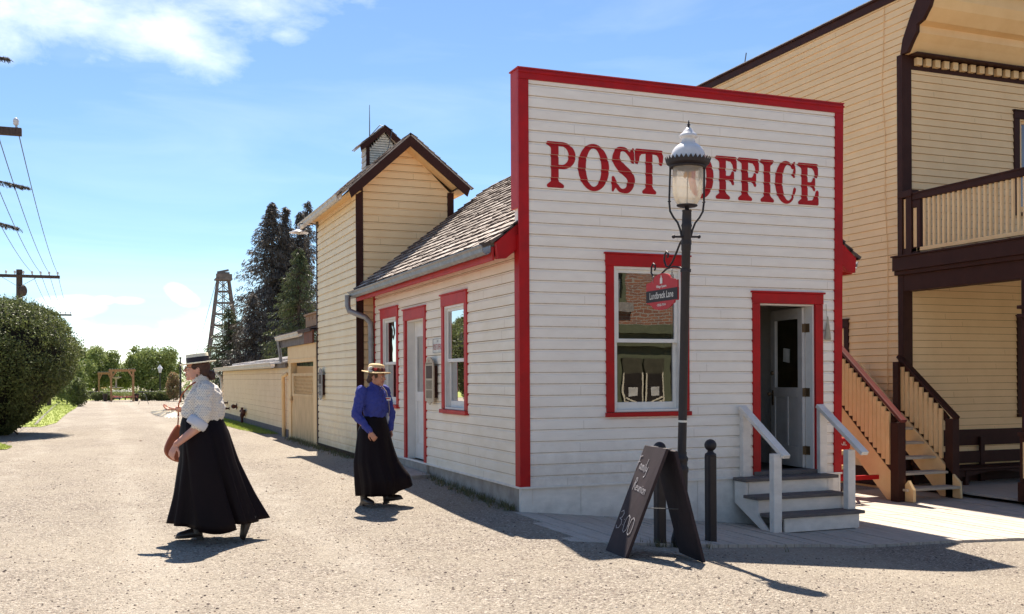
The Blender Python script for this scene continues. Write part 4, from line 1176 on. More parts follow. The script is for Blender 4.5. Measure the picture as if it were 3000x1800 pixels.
# cupola
CUP = bpy.data.objects.new('cupola', None); COL.objects.link(CUP); CUP.parent = AN; ORG[CUP.name] = ORG[AN.name]
cx0, cx1, cy0, cy1, cz0, cze = 4.655, 5.315, 19.05, 19.42, 5.15, 5.86
mb = MB()
siding(mb, (0, cy0, 0), (1, 0, 0), (0, -1, 0), (cx0, cx1), cz0, 5.50, .11, prof_lap)
siding(mb, (cx0, 0, 0), (0, 1, 0), (-1, 0, 0), (cy0, cy1), cz0, 5.86, .11, prof_lap)
mb.box(cx0 + .003, cx1 - .003, cy0 + .003, cy1, cz0, 5.50); mb.box(cx0 + .003, cx0 + .03, cy0 + .003, cy1, 5.5, 5.86); mb.box(cx1 - .03, cx1 - .003, cy0 + .003, cy1, 5.5, 5.86)
obj('base', mb, [mat('grey_white_paint', (.66, .61, .55), .6), M_GAPW], CUP)
mb = MB()
mb.box(cx0 - .012, cx0 + .05, cy0 - .03, cy0, 5.50, 5.90); mb.box(cx1 - .05, cx1 + .012, cy0 - .03, cy0, 5.50, 5.90); mb.box(cx0, cx1, cy0 - .028, cy0, 5.485, 5.515)
obj('frame', mb, M_BROWN, CUP)
mb = MB(); z = 5.535
while z < 6.14:
    hw = .28 if z < 5.80 else max(.28 - (z - 5.80) * .84, .02)
    mb.add([(AXC - hw, cy0 - .02, z), (AXC + hw, cy0 - .02, z), (AXC + hw, cy0 + .03, z + .04), (AXC - hw, cy0 + .03, z + .04),
            (AXC - hw, cy0 - .02, z - .030), (AXC + hw, cy0 - .02, z - .030)], [(0, 1, 2, 3), (4, 5, 1, 0)]); z += .045
obj('louvre', mb, M_LOUV, CUP)
mb = MB(); mb.prism([(cx0 + .02, 5.5), (cx1 - .02, 5.5), (cx1 - .02, 5.85), (AXC, 6.2), (cx0 + .02, 5.85)], lambda u, v, t: (u, t, v), cy0 + .05, cy0 + .08)
obj('louvre_backing', mb, M_DARKIN, CUP)
shingle_roof(CUP, AXC, 6.25, 4.50, 5.83, 18.95, 19.50, 5, .02, seed=60)
mb = MB()
for sgn in (-1, 1):
    X = lambda x: AXC + sgn * (AXC - x)
    mb.prism([(X(4.51), 5.83), (AXC, 6.235), (AXC, 6.12), (X(4.53), 5.73)], lambda u, v, t: (u, t, v), 18.94, 18.97)
obj('barge_board', mb, M_BROWN, CUP)
mb = MB(); mb.tube([(4.80, 19.4, 6.10), (4.80, 19.4, 6.72)], [.012, .005], 8); mb.tube([(4.80, 19.4, 6.12), (4.95, 19.2, 6.30), (5.12, 18.93, 6.17), (5.03, 18.92, 5.8), (4.94, 18.95, 5.45)], .008, 6)
obj('lightning_rod', mb, M_GREY, CUP)
# barn lamp
BL = thing('barn_lamp', 'white enamel barn lamp on a bracket at the eave of the yellow annex', 'wall lamp', (4.10, 21.0, 4.55))
mb = MB(); mb.tube([(4.11, 21.0, 4.62), (3.95, 21.0, 4.64), (3.74, 20.95, 4.62), (3.72, 20.95, 4.56)], .014, 8); mb.box(4.08, 4.112, 20.94, 21.06, 4.55, 4.68); obj('bracket', mb, M_GREY, BL)
mb = MB(); mb.lathe([(.03, .13), (.035, .08), (.05, .06), (.09, .035), (.19, .0), (.195, -.012), (.185, -.012), (.08, .02)], (3.72, 20.95, 4.44), 24); obj('lamp_shade', mb, M_PORC, BL)
mb = MB(); mb.ell((3.72, 20.95, 4.43), .03, .03, .04); obj('bulb', mb, M_SIGNW, BL)
wall_plaque(AX0 - .017, 20.33, 20.67, 1.08, 1.70, 'small grey history plaque on the cream wall of the annex', .07, mat('grey_plaque', (.36, .33, .31), .5))
# ---------------------------------------------------------------- gate enclosure
GT = thing('yard_gate', 'weathered yellow board gate with a lattice panel under a deep header', 'gate', (4.13, 21.4, 0))
mb = MB(); GX = 4.13
for y0, y1 in ((21.18, 21.50), (24.25, 24.55)): mb.box(GX - .03, GX + .12, y0, y1, -.02, 2.22)
mb.box(GX - .035, GX + .10, 21.18, 24.62, 1.86, 2.245)
mb.box(GX - .045, GX + .10, 21.18, 24.62, 1.93, 1.95)
obj('gate_frame', mb, M_YELTRIM, GT, bevel=.005)
mb = MB(); y = 21.58
while y < 24.2:
    mb.box(GX + .0, GX + .03, y, y + .085, .06, 1.10); y += .092
mb.box(GX - .01, GX + .045, 21.54, 24.22, 1.10, 1.16); mb.box(GX - .01, GX + .045, 21.54, 24.22, 1.56, 1.62)
mb.box(GX - .01, GX + .045, 21.54, 21.66, 1.16, 1.56); mb.box(GX - .01, GX + .045, 23.95, 24.22, 1.16, 1.56)
obj('gate_leaf', mb, mat('stained_yellow_boards', (.80, .56, .29), .7, (.50, .31, .14), scale=3, stretch=(1, 6, .8), bump=.4, bscale=20), GT)
mb = MB()
for s_ in (-1, 1):
    k = 21.2
    while k < 24.4:
        ya, yb = k, k + .40
        za, zb2 = (1.16, 1.56) if s_ > 0 else (1.56, 1.16)
        lo, hi = 21.66, 23.95
        t0 = clamp((lo - ya) / .4, 0, 1); t1 = clamp((hi - ya) / .4, 0, 1)
        if t1 > t0: mb.bar((GX + .01 + .008 * s_, ya + .4 * t0, za + (zb2 - za) * t0), (GX + .01 + .008 * s_, ya + .4 * t1, za + (zb2 - za) * t1), .022, .008, up=(1, 0, 0))
        k += .16
obj('lattice', mb, M_YELTRIM, GT)
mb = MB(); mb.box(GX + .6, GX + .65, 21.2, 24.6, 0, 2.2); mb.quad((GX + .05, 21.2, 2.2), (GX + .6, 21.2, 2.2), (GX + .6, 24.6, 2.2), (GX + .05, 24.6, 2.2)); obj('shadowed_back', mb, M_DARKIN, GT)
mb = MB(); mb.tube([(GX - .03, 22.0, .06), (GX - .04, 24.1, .07)], .03, 8); mb.box(GX - .05, GX - .02, 24.18, 24.26, .98, 1.10); mb.tube([(GX - .05, 24.1, 1.0), (GX - .05, 24.22, 1.0)], .02, 8)
obj('gate_latch', mb, M_YELTRIM, GT)
# small lean-to roof above the gate
LT = thing('lean_to_roof', 'small brown shed roof with old white gutter above the yard gate', 'roof', (4.2, 24, 2.3))
mb = MB()
mb.prism([(3.98, 2.47), (3.98, 2.52), (6.0, 3.0), (6.0, 2.94)], lambda u, v, t: (u, t, v), 21.18, 25.3)
rg = random.Random(8); y = 21.18
while y < 25.25:
    for r_ in range(4):
        x0 = 3.96 + r_ * .35; mb.box(x0, x0 + .36, y, y + .13, 2.52 + (x0 - 3.98) * .235, 2.54 + (x0 - 3.98) * .235 + rg.uniform(0, .02))
    y += .135
obj('roof', mb, MATS['dark_shake'], LT)
mb = MB(); mb.box(4.02, 4.06, 22.1, 25.25, 2.24, 2.47); obj('fascia', mb, mat('grey_fascia', (.20, .17, .16), .8), LT)
mb = MB(); mb.box(4.02, 4.06, 21.17, 22.1, 2.24, 2.50); obj('fascia', mb, mat('brown_fascia', (.20, .07, .035), .7), LT)
gutter(LT, 4.01, 22.2, 25.3, 2.50, 2.50, M_GUTW)
mb = MB(); mb.tube([(3.95, 25.1, 2.42), (3.98, 25.1, 2.2), (4.02, 25.1, 1.9)], .04, 8); obj('downspout', mb, M_GALV, LT)
mb = MB(); mb.box(4.5, 6.0, 22.3, 24.5, 2.70, 2.98); mb.box(4.46, 6.0, 22.26, 24.54, 2.96, 3.0)
for i in range(5): mb.box(4.49, 4.5, 22.4 + i * .4, 22.6 + i * .4, 2.85, 2.92)
obj('roof_box', mb, M_CEDAR, LT)
# ---------------------------------------------------------------- long low shed
SH = thing('long_low_shed', 'long low pale yellow clapboard shed with a nearly flat roof', 'shed', (4.13, 24.6, 0))
mb = MB()
siding(mb, (GX, 0, 0), (0, 1, 0), (-1, 0, 0), (24.62, 38.7), .30, 1.78, .148, prof_lap, seed=12)
mb.box(GX + .003, GX + .1, 24.62, 38.7, -.1, 1.9)
siding(mb, (0, 38.7, 0), (1, 0, 0), (0, 1, 0), (GX, 7.5), .3, 1.78, .148, prof_lap)
mb.box(GX, 7.5, 38.6, 38.69, -.1, 1.95)
obj('wall', mb, [mat('pale_yellow_siding', (.86, .64, .39), .65, (.78, .56, .32), scale=2, bump=.25, bscale=20), M_GAPY], SH)
mb = MB(); mb.box(GX - .03, GX + .02, 24.62, 38.72, .10, .30); obj('skirt_board', mb, mat('grey_skirt', (.17, .14, .14), .8), SH)
mb = MB(); mb.box(GX - .015, GX + .02, 24.62, 38.72, -.15, .10); obj('foundation', mb, M_STONE, SH)
mb = MB(); mb.prism([(3.96, 1.86), (3.96, 1.90), (7.5, 2.35), (7.5, 2.3)], lambda u, v, t: (u, t, v), 24.7, 39.3)
for i, (y, h) in enumerate(((26.2, .03), (28.5, .05), (31, .02), (34, .04))): mb.prism([(4.1, 1.925 + h * .3), (4.1, 1.95 + h), (5.9, 2.2 + h), (5.9, 2.16)], lambda u, v, t: (u, t, v), y, y + 1.7)
obj('roof', mb, M_ROOFM, SH)
mb = MB(); mb.box(4.05, 4.09, 24.7, 39.2, 1.76, 1.87); obj('fascia', mb, MATS['grey_fascia'], SH)
gutter(SH, 4.0, 25.9, 39.4, 1.89, 1.89, M_GUTW, r=.075)
mb = MB(); mb.tube([(3.92, 39.3, 1.80), (3.93, 39.3, 1.70), (4.06, 38.95, 1.55), (4.09, 38.9, 1.3), (4.09, 38.9, .1)], .045, 10); obj('downspout', mb, M_SIGNW, SH)
mb = MB(); mb.tube([(4.12, 24.75, 1.62), (4.03, 24.9, 1.56), (4.05, 25.0, 1.42), (4.06, 25.0, .05)], .045, 10); obj('downspout', mb, M_YELTRIM, SH)
# fire connections on the shed wall
def valve(y, z, s_, lab):
    mb = MB(); mb.tube([(GX - .01, y, z), (GX - .12, y, z)], .045 * s_, 10); mb.tube([(GX - .12, y - .05, z), (GX - .12, y + .12, z)], .06 * s_, 10); mb.tube([(GX - .02, y, z), (GX - .03, y, z)], .09 * s_, 12)
    o = obj('pipe_fitting', mb, mat('rusty_iron', (.12, .035, .025), .7, (.05, .02, .018), scale=20), origin=(GX, y, z)); tag(o, lab, 'pipe fitting', 'pipe fittings on the shed')
valve(37.2, .66, .6, 'upper of the two small rusty outlets at the far end of the shed wall')
valve(36.7, .48, .6, 'lower of the two small rusty outlets at the far end of the shed wall')
valve(34.6, .60, 1.15, 'larger red rusty outlet on the shed wall between the small outlets and the standpipe')
mb = MB(); yy = 32.6
mb.tube([(GX - .10, yy, -.02), (GX - .10, yy, .62)], .04, 10); mb.tube([(GX - .10, yy - .35, .50), (GX - .10, yy + .30, .50)], .045, 10); mb.ell((GX - .10, yy, .38), .065, .065, .09); mb.tube([(GX - .1, yy - .37, .44), (GX - .1, yy - .37, .56)], .06, 10); mb.tube([(GX, yy, .4), (GX - .1, yy, .4)], .04, 8)
o = obj('standpipe', mb, MATS['rusty_iron'], origin=(GX - .1, yy, 0)); tag(o, 'rusty standpipe with two arms rising from the grass at the shed', 'standpipe')

# ------------------------------------------------------------------ ochre two-storey building on the right
HX, HY, HZB = 11.86, 13.03, -.28
HO = thing('balcony_building', 'ochre two-storey clapboard building with dark brown trim and a balcony', 'building', (HX, HY, -.3))
LP = .115
mb = MB()
flare = [(6.60, 0), (6.82, -.05), (7.14, -.22), (7.36, -.36), (7.70, -.56)]
def flr(z):
    for (a, ya), (b, yb) in zip(flare, flare[1:]):
        if a <= z <= b: return ya + (yb - ya) * (z - a) / (b - a)
    return 0 if z < 7 else -.56
siding(mb, (HX, 0, 0), (0, 1, 0), (-1, 0, 0), lambda z: (HY + .01 + flr(z), 26.0), .0, 7.50, LP, prof_lap, [(14.30, 15.4, 1.2, 2.46)], seed=31, joints=5)
mb.box(HX + .003, HX + .1, HY + .1, 26.0, -.35, 7.6)
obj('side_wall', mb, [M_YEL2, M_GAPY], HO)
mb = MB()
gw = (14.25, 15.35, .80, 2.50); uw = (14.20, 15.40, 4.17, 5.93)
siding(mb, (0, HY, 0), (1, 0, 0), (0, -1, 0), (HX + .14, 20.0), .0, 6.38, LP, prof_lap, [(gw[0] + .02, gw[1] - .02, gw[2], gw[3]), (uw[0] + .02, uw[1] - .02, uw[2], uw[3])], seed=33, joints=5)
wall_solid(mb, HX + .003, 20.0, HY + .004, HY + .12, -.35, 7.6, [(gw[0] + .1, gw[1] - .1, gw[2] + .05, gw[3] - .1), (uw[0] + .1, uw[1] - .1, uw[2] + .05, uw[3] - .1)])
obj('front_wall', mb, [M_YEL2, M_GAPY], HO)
mb = MB(); mb.box(HX + .1, 20, HY + 2.5, HY + 2.55, -.3, 7.5); mb.box(HX + .1, 20, HY + .13, HY + 2.5, 3.28, 3.32); obj('interior_wall', mb, M_DARKIN, HO)
trim('baseboard', [(HX + .17, 20, HY - .035, HY - .018, -.22, .05), (HX - .03, HX - .018, HY + .0, 26, -.3, -.0)], M_BROWN, parent=HO)
trim('corner_board', [(HX - .025, HX + .165, HY - .030, HY, -.22, 6.60), (HX - .025, HX + .003, HY, HY + .09, -.3, 6.60)], M_BROWN, parent=HO)
trim('parapet_board', [(HX - .04, HX + .10, HY - .62, 26.1, 7.50, 7.63), (HX - .07, HX + .12, HY - .62, 26.1, 7.63, 7.66)], M_BROWN, parent=HO)
mb = MB(); mb.box(HX - .075, HX + .125, HY - .6, 26.1, 7.66, 7.672); obj('flashing', mb, M_SIGNW, HO)
mb = MB(); mb.tube([(HX - .022, 13.40, 7.5), (HX - .024, 13.42, 6.8), (HX - .023, 13.46, 6.2), (HX - .025, 13.39, 5.4), (HX - .024, 13.40, 4.4), (HX - .024, 13.34, 3.4), (HX - .024, 13.36, 1.8), (HX - .024, 13.36, .4)], .006, 6)
obj('wall_cable', mb, M_YELTRIM, HO)
# cornice
inner = [(6.62, -.03), (6.80, -.10), (7.02, -.24), (7.30, -.42), (7.66, -.62)]
outer = [(6.60, -.19), (6.755, -.30), (6.86, -.39), (6.97, -.395), (7.006, -.52), (7.17, -.665), (7.30, -.72), (7.66, -.74)]
mb = MB()
sec = [(HY + y + .06, z) for z, y in outer] + [(HY + .05, 7.66), (HY + .05, 6.60)]
mb.add([(x, y, z) for x in (HX + .04, 20.0) for y, z in sec], [(i, (i + 1) % len(sec), len(sec) + (i + 1) % len(sec), len(sec) + i) for i in range(len(sec))])
cor = obj('cornice', mb, mat('cornice_ochre', (.86, .56, .26), .5, (.80, .50, .22), scale=3, bump=.1), HO)
mb = MB(); sec2 = [(HY + y - .015, z) for z, y in outer] + [(HY + y, z) for z, y in inner[::-1]] 
sec2 = [(HY + y + .04, z) for z, y in outer] + [(HY + y, z) for z, y in flare[::-1]]
mb.prism(sec2, lambda u, v, t: (t, u, v), HX - .032, HX + .037)
obj('cornice_return', mb, M_BROWN, HO)
mb = MB(); mb.box(HX + .04, 20, HY - .78, HY - .70, 7.50, 7.72); obj('cornice_fascia', mb, M_BROWN, HO)
trim('frieze_board', [(HX + .166, 20, HY - .026, HY + .0, 6.38, 6.62), (HX + .1, 20, HY - .23, HY - .026, 6.575, 6.60)], M_BROWN, parent=HO)
x = HX + .22
while x < 15.2:
    mb = MB(); mb.box(x, x + .105, HY - .10, HY - .027, 6.44, 6.56); obj('dentil', mb, M_YELTRIM, HO, bevel=.004); x += .186
for q in (gw, uw):
    sash_window(HO, lambda u, v, k: (u, HY - k, v), None, *q, M_BROWN, rail=.47, white=M_YELTRIM, headh=.14, side=.125)
sash_window(HO, lambda u, v, k: (HX - k, u, v), None, 14.30, 15.4, 1.2, 2.47, M_BROWN, rail=.5, white=M_YELTRIM, side=.11)
# porch beam, post and balcony
trim('porch_beam', [(HX - .02, HX + .22, 8.9, HY - .031, 2.84, 3.10)], M_BROWN, parent=HO)
trim('porch_beam', [(HX + .22, 20, 8.9, 9.15, 2.84, 3.10)], M_BROWN, parent=HO)
mb = MB()
mb.box(HX - .11, HX + .3, 8.8, HY + .12, 3.165, 3.38); mb.box(HX - .14, HX + .3, 8.77, HY + .13, 3.38, 3.405); mb.box(HX - .07, HX + .3, 8.85, HY + .12, 3.10, 3.165)
mb.box(HX + .3, 20, 8.8, 9.1, 3.165, 3.38)
obj('balcony_fascia', mb, M_BROWN, HO, bevel=.005)
mb = MB(); mb.box(HX - .02, 20, 8.85, HY - .04, 3.32, 3.37); mb.box(HX + .3, 20, 9.15, HY - .04, 3.12, 3.16); obj('balcony_floor', mb, mat('balcony_boards', (.30, .24, .20), .8), HO)
mb = MB()
for y in (10.52, 8.92):
    mb.box(HX - .02, HX + .20, y, y + .22, -.24, 2.84)
    mb.box(HX - .06, HX + .24, y - .04, y + .26, -.24, .02); mb.box(HX - .06, HX + .24, y - .04, y + .26, .66, .72)
    mb.box(HX - .04, HX + .22, y - .02, y + .24, .02, .66)
    for z in (2.30, 2.42): mb.box(HX - .06, HX + .24, y - .04, y + .26, z, z + .05)
obj('porch_post', mb, M_BROWN, HO, bevel=.006)
mb = MB(); mb.box(HX - .045, HX - .041, 10.56, 10.70, .08, .58); mb.box(HX + .0, HX + .18, 10.496, 10.499, .08, .58); obj('post_panel', mb, M_YELTRIM, HO)
mb = MB(); rx = HX - .055
mb.box(rx - .05, rx + .05, 8.9, HY - .32, 4.235, 4.33); mb.box(rx - .065, rx + .065, 8.9, HY - .28, 4.325, 4.35); obj('handrail', mb, M_BROWN, HO, bevel=.006)
mb = MB(); mb.box(rx - .035, rx + .035, 8.9, HY - .30, 3.43, 3.49); obj('bottom_rail', mb, M_YELTRIM, HO, bevel=.004)
y = HY - .55
nb = 0
while y > 9.0 and nb < 32:
    mb = MB(); mb.box(rx - .018, rx + .018, y, y + .036, 3.492, 4.233); obj('baluster', mb, M_YELTRIM, HO); y -= .098; nb += 1
mb = MB()
mb.box(rx - .05, rx + .05, HY - .30, HY - .18, 3.405, 4.40); mb.box(rx - .035, rx + .035, HY - .47, HY - .40, 3.43, 4.23); mb.box(rx - .08, rx + .08, HY - .33, HY - .03, 4.30, 4.40)
mb.box(rx - .05, rx + .05, HY - .10, HY - .035, 3.405, 4.30)
mb.box(rx - .035, rx + .035, HY - .40, HY - .30, 3.41, 3.50); mb.box(rx - .035, rx + .035, HY - .40, HY - .30, 4.12, 4.23); mb.box(rx - .035, rx + .035, HY - .18, HY - .10, 3.41, 3.50)
obj('newel_post', mb, M_BROWN, HO, bevel=.004)
mb = MB(); mb.box(rx - .02, rx + .02, HY - .165, HY - .11, 3.505, 4.28); mb.box(rx - .02, rx + .02, HY - .385, HY - .315, 3.505, 4.11); obj('newel_panel', mb, M_YELTRIM, HO)
# antenna on the roof
mb = MB(); mb.tube([(12.2, 17.9, 7.65), (12.28, 17.9, 8.1)], .012, 6)
o = obj('roof_antenna', mb, M_GREY, origin=(12.2, 17.9, 7.65)); tag(o, 'short thin mast leaning on the roof edge of the ochre building', 'antenna')
# outside staircase --------------------------------------------------------------
M_STAIRY = mat('warm_ochre_stair_paint', (.85, .575, .29), .55, (.79, .51, .24), scale=5, bump=.1)
SC = thing('outdoor_staircase', 'open wooden staircase with dark newels climbing along the ochre side wall', 'staircase', (11.2, 12.5, -.3))
slp = .86; sy0, sz0 = 11.98, -.30
def sz(y): return sz0 + (y - sy0) * slp
for xx, nm in ((10.66, 0), (11.70, 1)):
    mb = MB(); poly = [(11.90, -.30), (12.06, -.30), (13.95, sz(13.95) - .06), (13.95, sz(13.95) + .40), (11.86, sz(11.86) + .42)]
    if nm: poly = [(11.70, -.30), (12.10, -.30), (13.95, sz(13.95) - .06), (13.95, sz(13.95) + .36), (11.72, -.06)]
    mb.prism(poly, lambda u, v, t: (t, u, v), xx, xx + .04); obj('stringer', mb, M_YELTRIM, SC, bevel=.004)
mb = MB(); mb.prism([(11.62, -.30), (11.78, -.30), (11.78, -.06), (11.72, .0), (11.62, -.13)], lambda u, v, t: (t, u, v), 10.74, 10.79); obj('stringer', mb, M_YELTRIM, SC)
for k in range(6):
    z = -.12 + k * .205; y = 11.70 + k * .238
    mb = MB(); mb.box(10.70, 11.70, y, y + .27, z - .035, z); obj('tread', mb, mat('worn_tread', (.58, .48, .36), .8, (.42, .33, .24), scale=6, stretch=(1, 8, 1), bump=.4), SC, bevel=.003)
def newel(x0, x1, y0, y1, z1, zb0=-.31):
    mb = MB(); mb.box(x0, x1, y0, y1, zb0, z1); obj('newel_post', mb, M_BROWN, SC, bevel=.006)
newel(10.62, 10.76, 11.78, 11.94, .83); newel(11.70, 11.83, 11.85, 12.0, .86); newel(11.66, 11.80, 12.93, 13.05, 1.72, .5); newel(10.62, 10.74, 13.85, 13.97, 2.5, .0)
for xx, m_, ya, za, yb, z_b in ((10.69, M_RBROWN, 11.74, .845, 13.95, 2.62), (11.765, M_BROWN, 11.83, .87, 13.02, 1.81)):
    mb = MB(); mb.bar((xx, ya, za), (xx, yb, z_b), .11, .05); obj('handrail', mb, m_, SC, bevel=.012)
    dz = .60
    mb = MB(); mb.bar((xx, ya + .18, za - .155 + .13), (xx, yb - .05, z_b - .155 + .02), .04, .09); obj('rail_board', mb, M_BROWN, SC)
    lo = lambda y: sz(y) + (.47 if xx < 11 else .44)
    mb = MB(); mb.bar((xx, ya + .18, lo(ya + .18)), (xx, yb - .05, lo(yb - .05)), .045, .13); obj('rail_board', mb, M_BROWN, SC)
    n_ = 19 if xx < 11 else 10; y = ya + .24
    st_ = (z_b - za) / (yb - ya)
    while y < yb - .08:
        zt_ = za + (y - ya) * st_ - .05; sb = (z_b - .80 - (za - .62)) / (yb - ya - .23)
        zb_ = lo(y) + .045
        mb = MB(); mb.box(xx - .055, xx - .025, y, y + (.078 if xx < 11 else .066), zb_, zt_); obj('baluster', mb, M_STAIRY, SC); y += (.088 if xx < 11 else .100)
# bench ----------------------------------------------------------------------------
BE = thing('porch_bench', 'long dark brown slatted bench against the ochre porch wall', 'bench', (13.2, 12.8, -.225))
def b_(name, *bs):
    mb = MB()
    for b in bs: mb.box(*b)
    obj(name, mb, M_BROWN, BE, bevel=.004)
b_('backrest', (11.95, 14.6, 12.98, 13.02, .36, .62)); b_('backrest', (11.95, 14.6, 12.94, 12.98, .08, .27))
b_('seat', (11.95, 14.6, 12.50, 12.92, -.02 + .03, .045))
mb = MB()
mb.prism([(12.02, -.0), (14.5, .0), (14.5, -.09), (13.9, -.08), (13.5, -.02), (13.1, -.02), (12.7, -.09), (12.02, -.10)], lambda u, v, t: (u, t, v), 12.53, 12.56); obj('apron', mb, M_BROWN, BE)
for xx in (12.62, 13.85):
    b_('leg', (xx, xx + .07, 12.52, 12.58, -.225, .005))
for xx in (11.98, 13.36, 14.5): b_('leg', (xx, xx + .09, 12.93, 12.975, -.225, .5))
# red mail cart ----------------------------------------------------------------------
CT = thing('mail_cart', 'red wooden hand cart lettered MAIL between the post office and the staircase', 'cart', (9.7, 12.3, -.31))
mb = MB(); cyf = 12.2
mb.box(9.25, 10.12, cyf, cyf + .02, .45, .60); mb.box(9.25, 10.12, cyf, cyf + .02, .22, .35); mb.box(9.25, 10.12, cyf, cyf + .02, -.0 + .02, .14)
mb.box(9.25, 9.30, cyf + .02, cyf + .9, .02, .6); mb.box(10.07, 10.12, cyf + .02, cyf + .9, .02, .6); mb.box(9.25, 10.12, cyf + .88, cyf + .9, .02, .6)
obj('body', mb, M_RED, CT, bevel=.003)
mb = MB()
for z in (.355, .145): mb.tube([(9.3, cyf + .06, z + .035), (10.1, cyf + .06, z + .035)], .04, 10)
obj('rolled_blanket', mb, M_STRAW, CT)
mb = MB(); mb.box(9.2, 10.60, cyf - .05, cyf - .01, -.01, .055); mb.box(9.2, 10.60, cyf + .85, cyf + .89, -.01, .055); mb.bar((10.12, cyf - .03, .025), (10.5, cyf + .5, .025), .04, .04); obj('frame', mb, M_RED, CT, bevel=.003)
mb = text_mesh('MAIL', .075, lambda u, v, t: (9.955 + u, cyf - .003, .50 + v), width=.20)
obj('lettering', mb, M_SIGNW, CT)
for xx in (9.25, 9.75):
    mb = MB(); mb.tube([(xx, cyf - .07, -.17), (xx, cyf - .10, -.17)], .14, 20, smooth=False); mb.tube([(xx, cyf + .90, -.17), (xx, cyf + .93, -.17)], .14, 20, smooth=False); mb.tube([(xx, cyf - .07, -.17), (xx, cyf + .9, -.17)], .015, 8); obj('wheel', mb, M_BROWN, CT)
mb = MB(); mb.bar((9.75, cyf - .03, -.05), (10.02, cyf - .03, -.29), .03, .03); obj('brace', mb, M_RED, CT)
# ------------------------------------------------------------------ street lamp
LX, LY, LZ0 = 5.084, 8.534, -.12
lamp = thing('street_lamp', 'black iron gas style street lamp with a glass globe and white dome', 'street lamp', (LX, LY, LZ0))
lamp.rotation_euler = (.0095, .024, 0); ORG[lamp.name] = None
Z = lambda z: z - LZ0
mb = MB()
mb.lathe([(.085, 0), (.085, .10), (.075, .14), (.062, .20), (.060, .72), (.066, .74), (.066, .77), (.054, .79), (.054, .83), (.060, .845), (.060, .865), (.046, .885), (.046, .92)], (0, 0, 0), 20)
mb.lathe([(.041, .90), (.041, Z(2.70)), (.046, Z(2.71)), (.046, Z(2.92)), (.052, Z(2.94)), (.046, Z(2.96)), (.042, Z(3.07)), (.046, Z(3.075)), (.046, Z(3.085)), (.02, Z(3.09)), (.02, Z(3.115))], (0, 0, 0), 20)
obj('pole', mb, M_BLACK, lamp, local=True)
mb = MB(); mb.lathe([(.043, Z(1.08)), (.043, Z(1.10))], (0, 0, 0), 16); obj('white_band', mb, M_SIGNW, lamp, local=True)
rv = Vector((math.cos(YAW), -math.sin(YAW), 0)); fv = Vector((math.sin(YAW), math.cos(YAW), 0))
mb = MB(); a = rv * math.cos(.5) + fv * math.sin(.5)
q = [Vector((0, 0, Z(2.835))) + a * k + Vector((0, 0, k * .08)) for k in (-.15, .15)]
mb.tube(q, .011, 8); mb.ell(q[0], .018, .018, .018); mb.ell(q[1], .018, .018, .018)
obj('ladder_bar', mb, M_BLACK, lamp, local=True)
mb = MB(); mb.lathe([(.085, Z(3.118)), (.098, Z(3.125)), (.098, Z(3.135)), (.03, Z(3.14))], (0, 0, 0), 24, caps=True); obj('globe_plate', mb, M_BLACK, lamp, local=True)
mb = MB(); mb.lathe([(.092, Z(3.14)), (.118, Z(3.18)), (.137, Z(3.24)), (.142, Z(3.32)), (.142, Z(3.54))], (0, 0, 0), 32); obj('glass_globe', mb, M_LAMPG, lamp, local=True)
mb = MB(); mb.lathe([(.045, Z(3.455)), (.03, Z(3.465)), (.004, Z(3.44)), (.004, Z(3.14))], (0, 0, 0), 14); obj('burner', mb, M_GALV, lamp, local=True)
mb = MB()
for k in range(4):
    aa = k * 1.57 + .5; c_ = (.028 * math.cos(aa), .028 * math.sin(aa), Z(3.42)); mb.ell(c_, .012, .012, .03, n=10, m=8)
obj('mantle', mb, M_BULB, lamp, local=True)
for aa in (0, 120, 240) if 0 else (10, 170):
    d_ = rv * math.cos(R(aa)) + fv * math.sin(R(aa))
    mb = MB(); P_ = lambda r_, z: d_ * r_ + Vector((0, 0, Z(z)))
    mb.tube([P_(.163, 3.53), P_(.167, 3.17), P_(.158, 3.08), P_(.125, 3.02), P_(.085, 2.97), P_(.058, 2.90), P_(.046, 2.84)], .010, 8)
    mb.ell(P_(.166, 3.17), .017, .017, .008)
    obj('side_arm', mb, M_BLACK, lamp, local=True)
# crown: band of pointed teeth
mb = MB(); nT = 30; ringb = []
for j in range(nT * 4):
    t = 2 * math.pi * j / (nT * 4); ph = (j % 4) / 4.0; tooth = 1 - abs(ph - .5) * 2
    for r_, z in ((.165, 3.500), (.198, 3.520), (.208 + .010 * tooth, 3.545 + .034 * tooth)): ringb.append((r_ * math.cos(t), r_ * math.sin(t), Z(z)))
nn = nT * 4
fs = []
for j in range(nn):
    j2 = (j + 1) % nn
    for k in range(2): fs.append((j * 3 + k, j2 * 3 + k, j2 * 3 + k + 1, j * 3 + k + 1))
mb.add(ringb, fs)
mb.lathe([(.142, Z(3.53)), (.165, Z(3.500)), (.172, Z(3.490)), (.150, Z(3.485)), (.142, Z(3.51))], (0, 0, 0), 32)
crown = obj('crown', mb, M_BLACK, lamp, local=True); sm_ = crown.modifiers.new('thick', 'SOLIDIFY'); sm_.thickness = .004
mb = MB(); mb.lathe([(.158, Z(3.54)), (.162, Z(3.585)), (.158, Z(3.615)), (.146, Z(3.650)), (.124, Z(3.680)), (.096, Z(3.702)), (.080, Z(3.708)), (.082, Z(3.715)), (.069, Z(3.722)), (.063, Z(3.735)), (.062, Z(3.768)), (.066, Z(3.772)),
    (.088, Z(3.773)), (.090, Z(3.783)), (.074, Z(3.806)), (.052, Z(3.822)), (.046, Z(3.838)), (.024, Z(3.860)), (.010, Z(3.866))], (0, 0, 0), 32)
obj('dome', mb, M_PORC, lamp, local=True)
